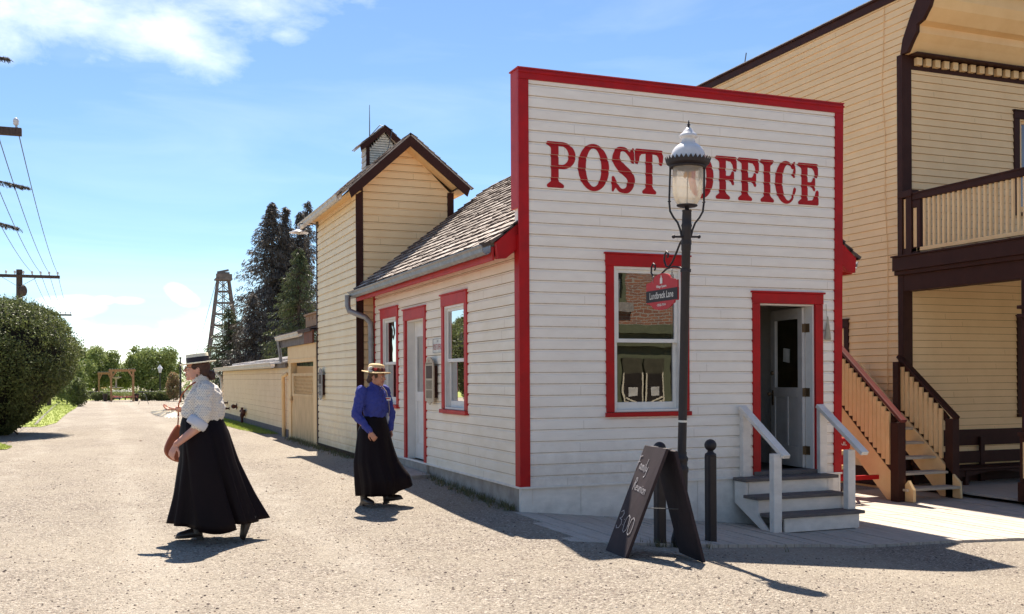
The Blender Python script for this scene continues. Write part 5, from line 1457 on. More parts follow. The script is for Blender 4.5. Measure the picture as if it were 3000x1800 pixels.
mb = MB(); mb.lathe([(.008, Z(3.862)), (.014, Z(3.872)), (.007, Z(3.880)), (.018, Z(3.892)), (.006, Z(3.902)), (.010, Z(3.908)), (.001, Z(3.938))], (0, 0, 0), 12); obj('finial', mb, M_BLACK, lamp, local=True)
# scroll bracket
def spiral(c, r0, r1, a0, a1, n=18):
    return [(c[0] + (r0 + (r1 - r0) * i / n) * math.cos(R(a0 + (a1 - a0) * i / n)), c[1] + (r0 + (r1 - r0) * i / n) * math.sin(R(a0 + (a1 - a0) * i / n))) for i in range(n + 1)]
def SP(y, z, x=LX + .045): return (x - LX, y - LY, z - LZ0)
mb = MB()
arcm = [(8.59, 2.515), (8.72, 2.565), (8.85, 2.585), (8.98, 2.57), (9.10, 2.52), (9.17, 2.495), (9.23, 2.505), (9.275, 2.56), (9.27, 2.62), (9.235, 2.65), (9.20, 2.63), (9.195, 2.59), (9.21, 2.58)]
mb.tube([SP(y, z) for y, z in arcm], .009, 8)
diag = [(8.57, 2.78), (8.60, 2.83), (8.66, 2.84), (8.72, 2.80), (8.79, 2.71), (8.86, 2.63), (8.92, 2.59), (8.98, 2.60), (9.02, 2.66), (9.01, 2.72), (8.97, 2.745), (8.94, 2.71), (8.955, 2.68)]
mb.tube([SP(y, z) for y, z in diag], .010, 8)
mb.tube([SP(y, z) for y, z in [(8.58, 2.70), (8.62, 2.69), (8.645, 2.73), (8.63, 2.77), (8.60, 2.765), (8.605, 2.74)]], .008, 8)
mb.tube([(0, 0, z_ - LZ0) for z_ in (2.50, 2.53)], .05, 14); mb.tube([(0, 0, z_ - LZ0) for z_ in (2.76, 2.80)], .05, 14)
obj('scroll_bracket', mb, M_BLACK, lamp, local=True)
# street name sign
SGN = thing('street_name_sign', 'small red and black hanging sign reading Lundbreck Lane on the street lamp', 'sign', (LX + .045, 8.92, 2.2))
SX = LX + .045
y0, y1 = 8.615, 9.225
top = [(y1, 2.447), (y1 - .06, 2.450), (y1 - .11, 2.462)] + [((y0 + y1) / 2 + .175 * math.cos(R(a)), 2.458 + .068 * math.sin(R(a))) for a in range(10, 171, 20)] + [(y0 + .11, 2.462), (y0 + .05, 2.450), (y0 + .05, 2.44), (y0, 2.44)]
bot = [(y0, 2.245), (y0 + .06, 2.245), (y0 + .06, 2.225)] + [((y0 + y1) / 2 - .20 * math.cos(R(a)), 2.222 - .055 * math.sin(R(a))) for a in range(10, 171, 20)] + [(y1 - .06, 2.235), (y1, 2.245)]
mb = MB(); mb.prism(top + bot, lambda u, v, t: (t, u, v), SX - .007, SX + .007); obj('board', mb, mat('sign_red', (.52, .022, .028), .4, (.45, .018, .02), scale=5), SGN)
mb = MB(); mb.box(SX - .0095, SX + .0095, y0 + .001, y1 - .001, 2.252, 2.368); obj('name_band', mb, M_BLACK, SGN)
fn = lambda u, v, t: (SX - .0115, (y0 + y1) / 2 - u, v)
mb = text_mesh('Lundbreck Lane', .075, lambda u, v, t: fn(u, 2.283 + v * 1.25, t), width=.46, bold=.0008)
# small slab serifs under each upright
obj('lettering', mb, M_SIGNW, SGN)
mb = text_mesh('Village Square', .034, lambda u, v, t: fn(u, 2.388 + v, t), width=.20, bold=.001)
text_mesh('\u00b71910-1914\u00b7', .036, lambda u, v, t: fn(u, 2.205 + v, t), width=.18, mb=mb, bold=.001)
fb = lambda y, z: (SX - .0115, (y0 + y1) / 2 - y, z)
for poly in ([(-.024, 2.425), (.024, 2.425), (.024, 2.475), (.008, 2.49), (.008, 2.505), (-.008, 2.505), (-.008, 2.49), (-.024, 2.475)],):
    mb.add([fb(*p) for p in poly], [tuple(range(len(poly)))])
obj('lettering', mb, M_SIGNW, SGN)
mb = MB()
for yy, zt_ in ((8.73, 2.565), (9.09, 2.525)):
    for z in (zt_ - .035, zt_ - .065):
        mb.tube([(SX + .012 * math.cos(a), yy + .010 * math.cos(a), z + .02 * math.sin(a)) for a in [i * math.pi / 5 for i in range(11)]], .003, 5, caps=False)
    mb.tube([(SX, yy - .01, zt_ - .08), (SX, yy - .012, 2.455)], .003, 5); mb.tube([(SX, yy + .01, zt_ - .08), (SX, yy + .012, 2.455)], .003, 5)
obj('chain', mb, M_GALV, SGN)
# ------------------------------------------------------------------ bollards
def bollard(x, y, z, h, label):
    t = thing('bollard', label, 'bollard', (x, y, z), 0, 'black bollards by the boardwalk edge')
    mb = MB(); w_ = .048; c_ = .014; poly = [(-w_, -w_ + c_), (-w_ + c_, -w_), (w_ - c_, -w_), (w_, -w_ + c_), (w_, w_ - c_), (w_ - c_, w_), (-w_ + c_, w_), (-w_, w_ - c_)]
    mb.prism(poly, lambda u, v, q: (x + u, y + v, q), z, z + h - .16); obj('shaft', mb, M_BLACK, t, bevel=.003)
    mb = MB(); mb.lathe([(.05, h - .17), (.056, h - .16), (.056, h - .145), (.032, h - .13), (.028, h - .115)] + [(.060 * math.sin(R(a)), h - .060 - .060 * math.cos(R(a))) for a in range(28, 181, 10)], (x, y, z), 22)
    obj('ball_cap', mb, M_BLACK, t)
bollard(4.885, 8.56, -.10, 1.00, 'black bollard standing behind the chalkboard between its two boards')
bollard(5.62, 8.84, -.17, 1.06, 'black bollard with a ball top right of the street lamp')
# ------------------------------------------------------------------ chalkboard
CB = thing('chalkboard_sign', 'weathered black wooden A-frame chalkboard reading Family Reunion 3:00', 'sandwich board', (4.45, 7.85, -.03))
def slab(c, th, mb):
    a, b, d, e = [Vector(p) for p in c]; n = (b - a).cross(e - a).normalized() * th
    v = [a, b, d, e, a + n, b + n, d + n, e + n]
    mb.add(v, [(3, 2, 1, 0), (4, 5, 6, 7), (0, 1, 5, 4), (1, 2, 6, 5), (2, 3, 7, 6), (3, 0, 4, 7)])
A, B = Vector((4.115, 8.135, -.035)), Vector((4.083, 7.70, -.03)); TA, TB = Vector((4.49, 8.08, .90)), Vector((4.43, 7.60, .90))
mb = MB(); slab([A, B, TB, TA], .028, mb); obj('board', mb, M_CHALKB, CB, bevel=.004)
C_, D_ = Vector((4.765, 8.01, -.05)), Vector((4.668, 7.47, -.045)); TC, TD = Vector((4.535, 8.07, .885)), Vector((4.475, 7.595, .885))
mb = MB(); slab([D_, C_, TC, TD], .028, mb); obj('board', mb, M_CHALKB, CB, bevel=.004)
mb = MB()
for s_ in (.2, .8):
    p = TA.lerp(TB, s_); mb.bar(p + Vector((-.01, .03, .002)), p + Vector((.07, .03, -.004)), .05, .008)
obj('hinge', mb, M_GALV, CB)
mb = MB(); mb.tube([A.lerp(TA, .45).lerp(B.lerp(TB, .45), .5) + Vector((.03, 0, 0)), C_.lerp(TC, .45).lerp(D_.lerp(TD, .45), .5)], .004, 6); obj('stay_cord', mb, M_GREY, CB)
GLY = {'F': [[(0, 0), (.12, 1.0)], [(-.05, 1.02), (.45, 1.12)], [(.02, .55), (.32, .62)]],
       'a': [[(.32, .42), (.15, .46), (.04, .25), (.12, .03), (.28, .12), (.34, .42), (.34, .05), (.42, 0)]],
       'm': [[(.02, 0), (.05, .42)], [(.05, .30), (.16, .44), (.20, .30), (.20, 0)], [(.20, .30), (.32, .44), (.38, .30), (.38, 0)]],
       'i': [[(.08, 0), (.10, .42)], [(.11, .56), (.12, .60)]], 'l': [[(.08, 0), (.14, 1.0)]],
       'y': [[(.04, .42), (.08, .12), (.24, .10), (.34, .42)], [(.34, .42), (.28, -.25), (.12, -.45), (.02, -.36)]],
       'R': [[(0, 0), (.10, 1.0)], [(.02, .98), (.28, 1.05), (.40, .84), (.28, .60), (.06, .52)], [(.14, .54), (.48, 0)]],
       'e': [[(.03, .22), (.32, .28), (.26, .42), (.10, .42), (.03, .2), (.12, 0), (.34, .06)]],
       'u': [[(.03, .42), (.05, .08), (.20, 0), (.30, .12), (.32, .42)], [(.32, .42), (.36, 0)]],
       'n': [[(.03, 0), (.06, .42)], [(.06, .30), (.20, .44), (.30, .34), (.32, 0)]],
       'o': [[(.20, .44), (.05, .34), (.04, .1), (.18, 0), (.32, .12), (.33, .34), (.20, .44)]],
       '3': [[(.02, .92), (.22, 1.04), (.38, .88), (.30, .66), (.12, .56), (.36, .50), (.46, .28), (.34, .04), (.10, -.02), (0, .12)]],
       ':': [[(.10, .30), (.12, .33)], [(.11, .62), (.13, .66)]],
       '0': [[(.22, 1.0), (.06, .84), (0, .48), (.08, .10), (.24, 0), (.40, .16), (.44, .52), (.38, .86), (.22, 1.0)]]}
nb_ = (B - A).cross(TA - A).normalized()
if nb_.x > 0: nb_ = -nb_
_o = .034 if (B - A).cross(TA - A).x < 0 else .003
def BP(s_, t): return TA.lerp(TB, s_).lerp(A.lerp(B, s_), t) + nb_ * _o
mb = MB()
def chalk(word, s_, t, hs, ht, adv, drop=0.0):
    for ch in word:
        for st in GLY[ch]:
            # smooth the stroke a little
            pts = [BP(s_ + x * hs, t - y * ht) for x, y in st]
            for p, q in zip(pts, pts[1:]): mb.bar(p - (q - p) * .08, q + (q - p) * .08, .0052, .0030, up=nb_)
        wd = max(x for st in GLY[ch] for x, y in st); s_ += (wd + .10) * hs; t += drop
chalk('Family', .03, .215, .225, .105, 0, .004)
chalk('Reunion', .22, .40, .205, .10, 0, .004)
chalk('3:00', .10, .76, .42, .155, 0, .010)
obj('chalk_writing', mb, M_CHALK, CB)
# ------------------------------------------------------------------ people
def remesh(o, vox, smooth=4, fac=.5):
    r_ = o.modifiers.new('join', 'REMESH'); r_.mode = 'VOXEL'; r_.voxel_size = vox; r_.use_smooth_shade = True
    if smooth:
        s_ = o.modifiers.new('smooth', 'SMOOTH'); s_.factor = fac; s_.iterations = smooth
def wrinkle(o, strength, scale, depth=2):
    tx = bpy.data.textures.new('folds', 'CLOUDS'); tx.noise_scale = scale; tx.noise_depth = depth
    d_ = o.modifiers.new('folds', 'DISPLACE'); d_.texture = tx; d_.strength = strength; d_.mid_level = .5; d_.texture_coords = 'LOCAL'
def rotm(yaw=0, pitch=0, roll=0):
    return (Matrix.Rotation(R(yaw), 3, 'Z') @ Matrix.Rotation(R(pitch), 3, 'Y') @ Matrix.Rotation(R(roll), 3, 'X'))
def head(mb, c, rot, s=1.0):
    """c: centre of the head; +x is the face"""
    c = Vector(c)
    H = lambda x, y, z: c + rot @ Vector((x * s, y * s, z * s))
    E = lambda x, y, z, a, b, d, p=0: mb.ell(H(x, y, z), a * s, b * s, d * s, rot @ Matrix.Rotation(R(p), 3, 'Y'), 18, 12)
    E(-.012, 0, .028, .094, .074, .088)
    E(.030, 0, -.012, .060, .060, .088)
    E(.048, 0, -.062, .040, .040, .034)
    E(.070, 0, -.086, .022, .024, .018)           # chin
    E(.002, .040, -.050, .056, .022, .036, 25); E(.002, -.040, -.050, .056, .022, .036, 25)   # jaw
    E(.062, .032, -.020, .024, .020, .022); E(.062, -.032, -.020, .024, .020, .022)   # cheeks
    E(.078, 0, .040, .014, .046, .014)            # brow
    mb.caps2(H(.086, 0, .030), H(.110, 0, -.014), .008 * s, .0115 * s)  # nose
    E(.098, .010, -.018, .011, .008, .007); E(.098, -.010, -.018, .011, .008, .007)
    E(.086, 0, -.040, .014, .024, .009); E(.084, 0, -.055, .013, .021, .008)   # lips
    for sg in (-1, 1):                              # ears
        E(-.008, sg * .078, -.004, .019, .008, .031, -12); E(-.003, sg * .079, -.028, .010, .007, .012)
    return H
def hand(mb, w_, d, palm_n, s=1.0, curl=25, side=1, spread=4, fl=1.0):
    """w_: wrist; d: direction of the hand; palm_n: direction the palm faces; side: thumb side"""
    w_, d, pn = Vector(w_), Vector(d).normalized(), Vector(palm_n); pn = (pn - d * pn.dot(d)).normalized()
    t = d.cross(pn).normalized() * side
    for k, off in enumerate((-.026, -.009, .009, .025)):
        mb.caps2(w_ + d * .012 * s + t * off * .55 * s, w_ + d * .078 * s + t * off * s, .0135 * s, .0115 * s, 10)
        ln = (.058, .070, .076, .068)[k] * s * fl; a = R(curl + (3 - k) * 4); p = w_ + d * .080 * s + t * off * s
        dd = d
        ang0 = R(curl) * .6; tilt = R(spread * (k - 1.5))
        for seg, (f, r0, r1) in enumerate(((.45, .0095, .0088), (.32, .0088, .008), (.23, .008, .0068))):
            an = ang0 + seg * a * .8
            v = (d * math.cos(an) + pn * math.sin(an)).normalized(); v = (v + t * math.tan(tilt) * .9).normalized()
            q = p + v * ln * f; mb.caps2(p, q, r0 * s, r1 * s, 8); p = q
    p = w_ + d * .022 * s + t * .024 * s
    q = p + (d * .6 + t * .75 + pn * .35).normalized() * .040 * s; mb.caps2(p, q, .0135 * s, .0105 * s, 8)
    q2 = q + (d * .85 + t * .25 + pn * .45).normalized() * .030 * s; mb.caps2(q, q2, .0105 * s, .0085 * s, 8)
    q3 = q2 + (d * .9 + pn * .5).normalized() * .022 * s; mb.caps2(q2, q3, .0085 * s, .007 * s, 8)
def ring(cx, cy, z, rx, ry, n=40, f=None, zf=None):
    out = []
    for j in range(n):
        a = 2 * math.pi * j / n; k = f(a) if f else 1.0
        out.append((cx + rx * k * math.cos(a), cy + ry * k * math.sin(a), z + (zf(a) if zf else 0)))
    return out
def interp(tab, z):
    for (z0, *a), (z1, *b) in zip(tab, tab[1:]):
        if z0 <= z <= z1 or z1 <= z <= z0:
            t = (z - z0) / (z1 - z0); return [p + (q - p) * t for p, q in zip(a, b)]
    return list(tab[-1][1:]) if abs(z - tab[-1][0]) < abs(z - tab[0][0]) else list(tab[0][1:])
def face_bits(P, H, rot, s=1.0, glasses=False, smile=False, brow=M_HAIR):
    for sg in (-1, 1):
        mb = MB(); mb.ell(H(.078, sg * .031, .014), .009 * s, .0125 * s, .0065 * s, rot); obj('eye', mb, M_TEETH, P, local=True)
        mb = MB(); mb.ell(H(.0855, sg * .031, .014), .003 * s, .0055 * s, .0055 * s, rot); mb.tube([H(.080, sg * .018, .018), H(.088, sg * .030, .0225), H(.078, sg * .045, .017)], .0018 * s, 6); obj('iris', mb, M_RIBBON, P, local=True)
        mb = MB(); mb.tube([H(.088, sg * .014, .036), H(.092, sg * .030, .042), H(.082, sg * .048, .036)], [.003 * s, .0035 * s, .0015 * s], 6); obj('eyebrow', mb, brow, P, local=True)
    mb = MB()
    if smile:
        mb.tube([H(.082, -.028, -.038), H(.095, -.014, -.042), H(.100, 0, -.0405), H(.095, .014, -.042), H(.082, .028, -.038)], [.0015 * s, .004 * s, .0045 * s, .004 * s, .0015 * s], 8)
        mb.tube([H(.081, -.028, -.040), H(.090, -.016, -.057), H(.095, 0, -.061), H(.090, .016, -.057), H(.081, .028, -.040)], [.0015 * s, .0045 * s, .005 * s, .0045 * s, .0015 * s], 8)
        obj('lips', mb, M_LIP, P, local=True)
        mb = MB(); mb.tube([H(.086, -.018, -.046), H(.0955, 0, -.0495), H(.086, .018, -.046)], .0045 * s, 8); obj('teeth', mb, M_TEETH, P, local=True)
    else:
        mb.tube([H(.088, -.022, -.046), H(.099, 0, -.0425), H(.088, .022, -.046)], [.0015 * s, .0045 * s, .0015 * s], 8)
        mb.tube([H(.088, -.020, -.049), H(.097, 0, -.0535), H(.088, .020, -.049)], [.0015 * s, .005 * s, .0015 * s], 8)
        obj('lips', mb, M_LIP, P, local=True)
    if glasses:
        mb = MB()
        for sg in (-1, 1):
            mb.tube([H(.103 - .004 * math.cos(a), sg * (.032 + .024 * math.cos(a)), .012 + .017 * math.sin(a)) for a in [i * math.pi / 10 for i in range(21)]], .0022, 6, caps=False)
            mb.tube([H(.097, sg * .056, .022), H(.03, sg * .080, .020), H(-.01, sg * .082, .014)], .0025, 6)
        mb.tube([H(.106, -.010, .018), H(.106, .010, .018)], .002, 6)
        obj('glasses', mb, M_RIBBON, P, local=True)
def boot(mb, heel, d, up, s=1.0, h=.17):
    heel, d, up = Vector(heel), Vector(d).normalized(), Vector(up).normalized()
    b = d.cross(up).normalized()
    def Q(x, y, z): return heel + d * x * s + b * y * s + up * z * s
    rings = []
    for x, hw, zt_ in ((-.004, .020, .07), (.02, .032, .09), (.06, .036, .105), (.10, .039, .098), (.14, .043, .088), (.17, .045, .078), (.198, .042, .072), (.22, .034, .064), (.236, .018, .044)):
        rings.append([Q(x, hw * math.cos(a), .022 + (zt_ - .022) * max(math.sin(a), 0) + min(math.sin(a), 0) * .006) for a in [i * math.pi / 6 for i in range(12)]])
    mb.loft(rings)
    rings = [[Q(.045 + (.050 + fl) * math.cos(a) - .003 * k, (.041 + fl) * math.sin(a), .05 + k * .03) for a in [i * math.pi / 7 for i in range(14)]] for k, fl in ((0, 0), (1, -.002), (2, 0), (3, .003), (int((h) / .03), .006))]
    mb.loft(rings)
    sole = [(.248, .0), (.235, .026), (.20, .044), (.15, .044), (.10, .034), (.05, .032), (.0, .03), (-.01, 0), (.0, -.03), (.05, -.032), (.10, -.034), (.15, -.044), (.20, -.044), (.235, -.026)]
    mb.add([Q(x, y, z) for z in (.010, .024) for x, y in sole], [tuple(range(13, -1, -1)), tuple(range(14, 28))] + [(i, (i + 1) % 14, 14 + (i + 1) % 14, 14 + i) for i in range(14)])
    hl = [(-.012, .028), (.055, .030), (.055, -.030), (-.012, -.028)]
    mb.add([Q(x, y, z) for z in (-.012, .012) for x, y in hl], [(3, 2, 1, 0), (4, 5, 6, 7), (0, 1, 5, 4), (1, 2, 6, 5), (2, 3, 7, 6), (3, 0, 4, 7)])

# dotted blouse cloth
def dotted(name, base, dot, sc=70, r0=.30):
    m = bpy.data.materials.new(name); m.use_nodes = True
    n = m.node_tree.nodes; l = m.node_tree.links; p = n['Principled BSDF']; p.inputs['Roughness'].default_value = .8
    p.inputs['Specular IOR Level'].default_value = .2
    co = n.new('ShaderNodeTexCoord'); sx = n.new('ShaderNodeSeparateXYZ'); l.new(co.outputs['Object'], sx.inputs[0])
    def mth(op, a, b=None, c=None):
        q = n.new('ShaderNodeMath'); q.operation = op
        for i, v in enumerate((a, b, c)):
            if v is None: continue
            if isinstance(v, (int, float)): q.inputs[i].default_value = v
            else: l.new(v, q.inputs[i])
        return q.outputs[0]
    u = mth('MULTIPLY', sx.outputs[0], sc); w_ = mth('MULTIPLY', sx.outputs[2], sc * 1.15)
    yv = mth('MULTIPLY', sx.outputs[1], sc * .35)
    u = mth('ADD', u, yv)
    row = mth('FLOOR', w_); u2 = mth('ADD', u, mth('MULTIPLY', mth('MODULO', row, 2.0), .5))
    fx = mth('SUBTRACT', mth('FRACT', u2), .5); fz = mth('SUBTRACT', mth('FRACT', w_), .5)
    d2 = mth('SQRT', mth('ADD', mth('MULTIPLY', fx, fx), mth('MULTIPLY', mth('MULTIPLY', fz, fz), 2.6)))
    f = mth('LESS_THAN', d2, r0)
    x = n.new('ShaderNodeMix'); x.data_type = 'RGBA'; l.new(f, x.inputs['Factor']); x.inputs['A'].default_value = (*base, 1); x.inputs['B'].default_value = (*dot, 1)
    l.new(x.outputs['Result'], p.inputs['Base Color'])
    return m
M_BLOUSE = dotted('spotted_blouse_cloth', (.72, .66, .58), (.13, .12, .16), 60, .235)
M_CUFF = mat('white_cotton', (.58, .59, .64), .8, (.52, .53, .60), bump=.3, bscale=40)
def speckled(name, base, dot):
    m = dotted(name, base, dot, 95, .16); return m
M_BLUE = speckled('blue_blouse_cloth', (.045, .055, .25), (.11, .14, .37))

# ---- woman walking on the left ------------------------------------------
gl = (0.884, 10.087)
_r = ray(590, 1104); faceL = math.atan2(_r.x, -_r.y)     # walks across the view, towards the left
WL = thing('person', 'person walking left in a spotted white blouse, long black skirt and straw boater', 'person', (gl[0], gl[1], gz(*gl)), faceL)
rot = rotm(0, -4, 0)
hc = (.048, 0, 1.597)
mb = MB(); H = head(mb, hc, rot, 1.0)
mb.caps2((.005, 0, 1.545), (-.015, 0, 1.43), .055, .062, 18)
mb.ell((-.02, 0, 1.32), .14, .17, .14); mb.ell((-.015, 0, 1.18), .15, .17, .14); mb.ell((0, 0, 1.02), .17, .19, .14)
mb.caps2((-.03, .15, 1.42), (.005, .235, 1.10), .055, .048); mb.caps2((.005, .235, 1.10), (.225, .275, .925), .046, .029)
mb.caps2((-.03, -.15, 1.42), (.02, -.22, 1.20), .055, .048); mb.caps2((.02, -.22, 1.20), (.22, -.13, 1.235), .044, .029)
mb.caps2((.02, -.09, 1.0), (.10, -.10, .55), .09, .065); mb.caps2((.10, -.10, .55), (.055, -.10, .14), .060, .030)
mb.caps2((-.02, .09, 1.0), (-.16, .10, .55), .09, .065); mb.caps2((-.16, .10, .55), (-.39, .10, .19), .060, .030)
hand(mb, (.228, .277, .92), (.45, .05, -.9), (-.6, -.75, -.2), .98, 32, side=1, fl=.95)
hand(mb, (.225, -.13, 1.235), (1, -.2, -.03), (.1, .1, 1), .95, 38, side=-1)
body = obj('body', mb, M_SKIN, WL, local=True); remesh(body, .0055, 3)
face_bits(WL, H, rot, 1.0, glasses=True)
mb = MB(); mb.ell(H(-.008, .088, -.052), .008, .008, .014); mb.ell(H(-.008, -.088, -.052), .008, .008, .014); obj('earring', mb, M_BRASS, WL, local=True)
mb = MB()
Hh = lambda x, y, z, a, b, d: mb.ell(H(x, y, z), a, b, d, rot, 20, 14)
Hh(-.030, 0, .040, .092, .083, .082); Hh(-.06, 0, -.01, .060, .070, .070); Hh(.030, 0, .075, .060, .068, .035)
Hh(.022, .070, .030, .030, .012, .030); Hh(.022, -.070, .030, .030, .012, .030)
Hh(-.135, 0, -.035, .040, .045, .042); Hh(-.15, .02, -.06, .026, .028, .026); Hh(-.125, -.02, -.06, .030, .03, .03)
hr = obj('hair', mb, M_HAIR, WL, local=True); remesh(hr, .006, 2); wrinkle(hr, .004, .02)
# boater
HT = bpy.data.objects.new('boater_hat', None); COL.objects.link(HT); HT.parent = WL
hrot = rotm(0, 7, 0); hb = Vector((.035, 0, 1.662))
def HP(r_, a, z, e=1.0): return hb + hrot @ Vector((r_ * math.cos(a), r_ * e * math.sin(a), z))
def hlathe(prof, m_, nm, e=.92, n=40):
    mb = MB(); mb.loft([[HP(r_, 2 * math.pi * j / n, z, e) for j in range(n)] for r_, z in prof], 0, False); return obj(nm, mb, m_, HT, local=True)
hlathe([(.06, .0), (.163, -.003), (.166, .002), (.163, .008), (.104, .009), (.102, .012), (.100, .085), (.096, .089), (.001, .091)], M_STRAWL, 'straw')
hlathe([(.1045, .011), (.1035, .058)], M_RIBBON, 'ribbon')
# blouse
mb = MB()
tab = [(1.10, -.005, .168, .178), (1.17, -.012, .190, .188), (1.24, -.012, .196, .195), (1.32, -.018, .172, .190), (1.38, -.028, .150, .188), (1.43, -.030, .118, .168), (1.465, -.022, .085, .115), (1.49, -.008, .070, .085)]
mb.loft([ring(cx, 0, z, rx, ry, 36) for z, cx, rx, ry in tab])
mb.caps2((.02, .10, 1.33), (-.03, .10, 1.36), .11, .11); mb.caps2((.04, -.09, 1.30), (.0, -.09, 1.34), .11, .11)
mb.ell((-.005, 0, 1.19), .200, .19, .085)
for sg in (1, -1):
    mb.caps2((-.03, sg * .135, 1.435), (-.025, sg * .19, 1.40), .065, .078)
mb.caps2((-.028, .19, 1.40), (-.005, .235, 1.18), .082, .078); mb.caps2((-.005, .235, 1.18), (.035, .25, 1.105), .080, .066)
mb.caps2((-.028, -.19, 1.40), (.02, -.225, 1.22), .082, .072); mb.caps2((.02, -.225, 1.22), (.12, -.19, 1.22), .070, .058)
bl = obj('blouse', mb, M_BLOUSE, WL, local=True); remesh(bl, .009, 5); wrinkle(bl, .036, .055, 3)
mb = MB()
mb.loft([ring(.012 + .02 * (z - 1.47) * 10, 0, z, r_, r_ * .98, 30, zf=lambda a: -.035 * math.cos(a)) for z, r_ in ((1.462, .080), (1.49, .071), (1.53, .066), (1.545, .068), (1.545, .062), (1.49, .060))], 0, False)
obj('collar', mb, M_BLOUSE, WL, local=True)
mb = MB(); c0 = Vector((.035, .25, 1.125)); ax = Vector((.55, .1, -.80)).normalized(); q1 = Vector((0, 1, 0)).cross(ax).normalized(); q2 = ax.cross(q1)
mb.loft([[c0 + ax * t + (q1 * math.cos(a) * 1.12 + q2 * math.sin(a)) * r_ * (1 + .03 * math.sin(5 * a)) for a in [i * math.pi / 14 for i in range(28)]] for t, r_ in ((-.03, .066), (-.025, .078), (.0, .083), (.035, .084), (.055, .078), (.055, .058), (.0, .05))], 0, True)
obj('rolled_cuff', mb, M_CUFF, WL, local=True)
# skirt
def skirt(P, tab, hemf, pleats, m_, n=96, seed=1, name='skirt', bulge=None):
    mb = MB(); rings = []; zs = [t[0] for t in tab]; ztop, zbot = zs[0], zs[-1]
    K = 26; rg = random.Random(seed); ph = [rg.uniform(0, 6.28) for _ in range(6)]
    for i in range(K + 1):
        t = i / K; z = ztop + (zbot - ztop) * t; front, back, hy, cy_ = interp(tab, z)
        cx = (front + back) / 2; rx = (front - back) / 2; rg_ = []
        for j in range(n):
            a = 2 * math.pi * j / n
            amp = pleats * t ** 1.2
            k = 1 + amp * (.45 * math.sin(7 * a + ph[0] + t) + .35 * math.sin(13 * a + ph[1]) + .30 * math.sin(3 * a + ph[2]) + .2 * math.sin(21 * a + ph[3]))
            k -= amp * .5
            if bulge: k += bulge(a, t)
            zz = z + hemf(a) * t ** 3
            rg_.append((cx + rx * k * math.cos(a), cy_ + hy * k * math.sin(a), zz))
        rings.append(rg_)
    mb.loft(rings, 0, False)
    o = obj(name, mb, m_, P, local=True); s_ = o.modifiers.new('cloth', 'SOLIDIFY'); s_.thickness = .004; return o
tabL = [(1.175, .165, -.165, .165, 0), (1.12, .190, -.190, .185, 0), (1.02, .205, -.235, .225, 0), (.75, .218, -.315, .27, 0), (.42, .282, -.445, .30, 0), (.165, .345, -.560, .33, 0)]
skirt(WL, tabL, lambda a: .02 * max(0, math.cos(a)) ** 3 + .03 * max(0, -math.cos(a)) ** 6 + .012 * math.sin(4 * a), .17, M_SKIRT, seed=5)
mb = MB(); mb.loft([ring(0, 0, z, r_, r_ * .98, 36) for z, r_ in ((1.135, .183), (1.15, .181), (1.19, .172), (1.20, .165))], 0, False); obj('waistband', mb, M_SKIRT, WL, local=True)
# overlapping front panel of the skirt
mb = MB(); rings = []
for i in range(15):
    t = i / 14; z = 1.15 + (.135 - 1.15) * t; fr_, bk, hy, _ = interp(tabL, max(z, .165)); cx, rx = (fr_ + bk) / 2, (fr_ - bk) / 2
    a0, a1 = R(38 + 34 * t), R(104 + 10 * t)
    rings.append([(cx + (rx + .010) * math.cos(a0 + (a1 - a0) * k / 9) * (1 + .015 * math.sin(k * 2.1) * t), (hy + .012 + .02 * t) * math.sin(a0 + (a1 - a0) * k / 9), z - .03 * t * math.sin(k / 9 * 3.1)) for k in range(10)])
mb.loft(rings, 0, False, closed=False); o = obj('skirt_panel', mb, M_SKIRT, WL, local=True); s_ = o.modifiers.new('cloth', 'SOLIDIFY'); s_.thickness = .005
mb = MB(); boot(mb, (.005, -.10, .012), (1, -.05, -.02), (0, 0, 1)); obj('boot', mb, M_SHOE, WL, local=True)
mb = MB(); boot(mb, (-.465, .10, .215), (.36, 0, -.93), (.93, 0, .36), .98, .12); obj('boot', mb, M_SHOE, WL, local=True)
# fan, bag
Mw = Matrix.Translation((gl[0], gl[1], gz(*gl))) @ Matrix.Rotation(faceL, 4, 'Z')
FN = thing('hand_fan', 'open white folding fan held in the walking woman\'s hand', 'fan', (gl[0], gl[1], gz(*gl)), faceL)
mb = MB(); piv = Vector((.26, -.145, 1.235)); n_ = 26; vs = []
for i in range(n_ + 1):
    a = R(-6 + 112 * i / n_); zo = .006 * (1 if i % 2 else -1)
    dirv = Vector((math.cos(a), math.sin(a) * .9, -.10 - .26 * max(0, math.sin(a)))).normalized()
    for r_ in (.055, .205): vs.append(piv + dirv * r_ + Vector((0, zo, zo)) * (r_ / .2))
mb.add(vs, [(2 * i, 2 * i + 1, 2 * i + 3, 2 * i + 2) for i in range(n_)])
obj('leaf', mb, M_SIGNW, FN, local=True)
mb = MB()
for i in range(0, n_ + 1, 3): mb.tube([piv, Vector(vs[2 * i + 1])], .003, 5)
obj('rib', mb, M_STRAWL, FN, local=True)
BG = thing('shoulder_bag', 'tan leather shoulder bag hanging in front of the walking woman', 'bag', (gl[0], gl[1], gz(*gl)), faceL)
out = [(.226, 1.092), (.26, 1.05), (.295, .99), (.325, .93), (.352, .865), (.352, .813), (.318, .766), (.273, .737), (.21, .716), (.12, .715), (.08, .74), (.07, .80), (.11, .92), (.17, 1.03), (.212, 1.085)]
mb = MB(); ctr = Vector((.22, -.235, .87))
layers = []
for k, t in ((.86, -.045), (.97, -.03), (1.0, 0), (.97, .03), (.86, .045)):
    layers.append([(ctr.x + (x - ctr.x) * k, ctr.y + t * (1.15 - .5 * (z - .72)), ctr.z + (z - ctr.z) * k) for x, z in out])
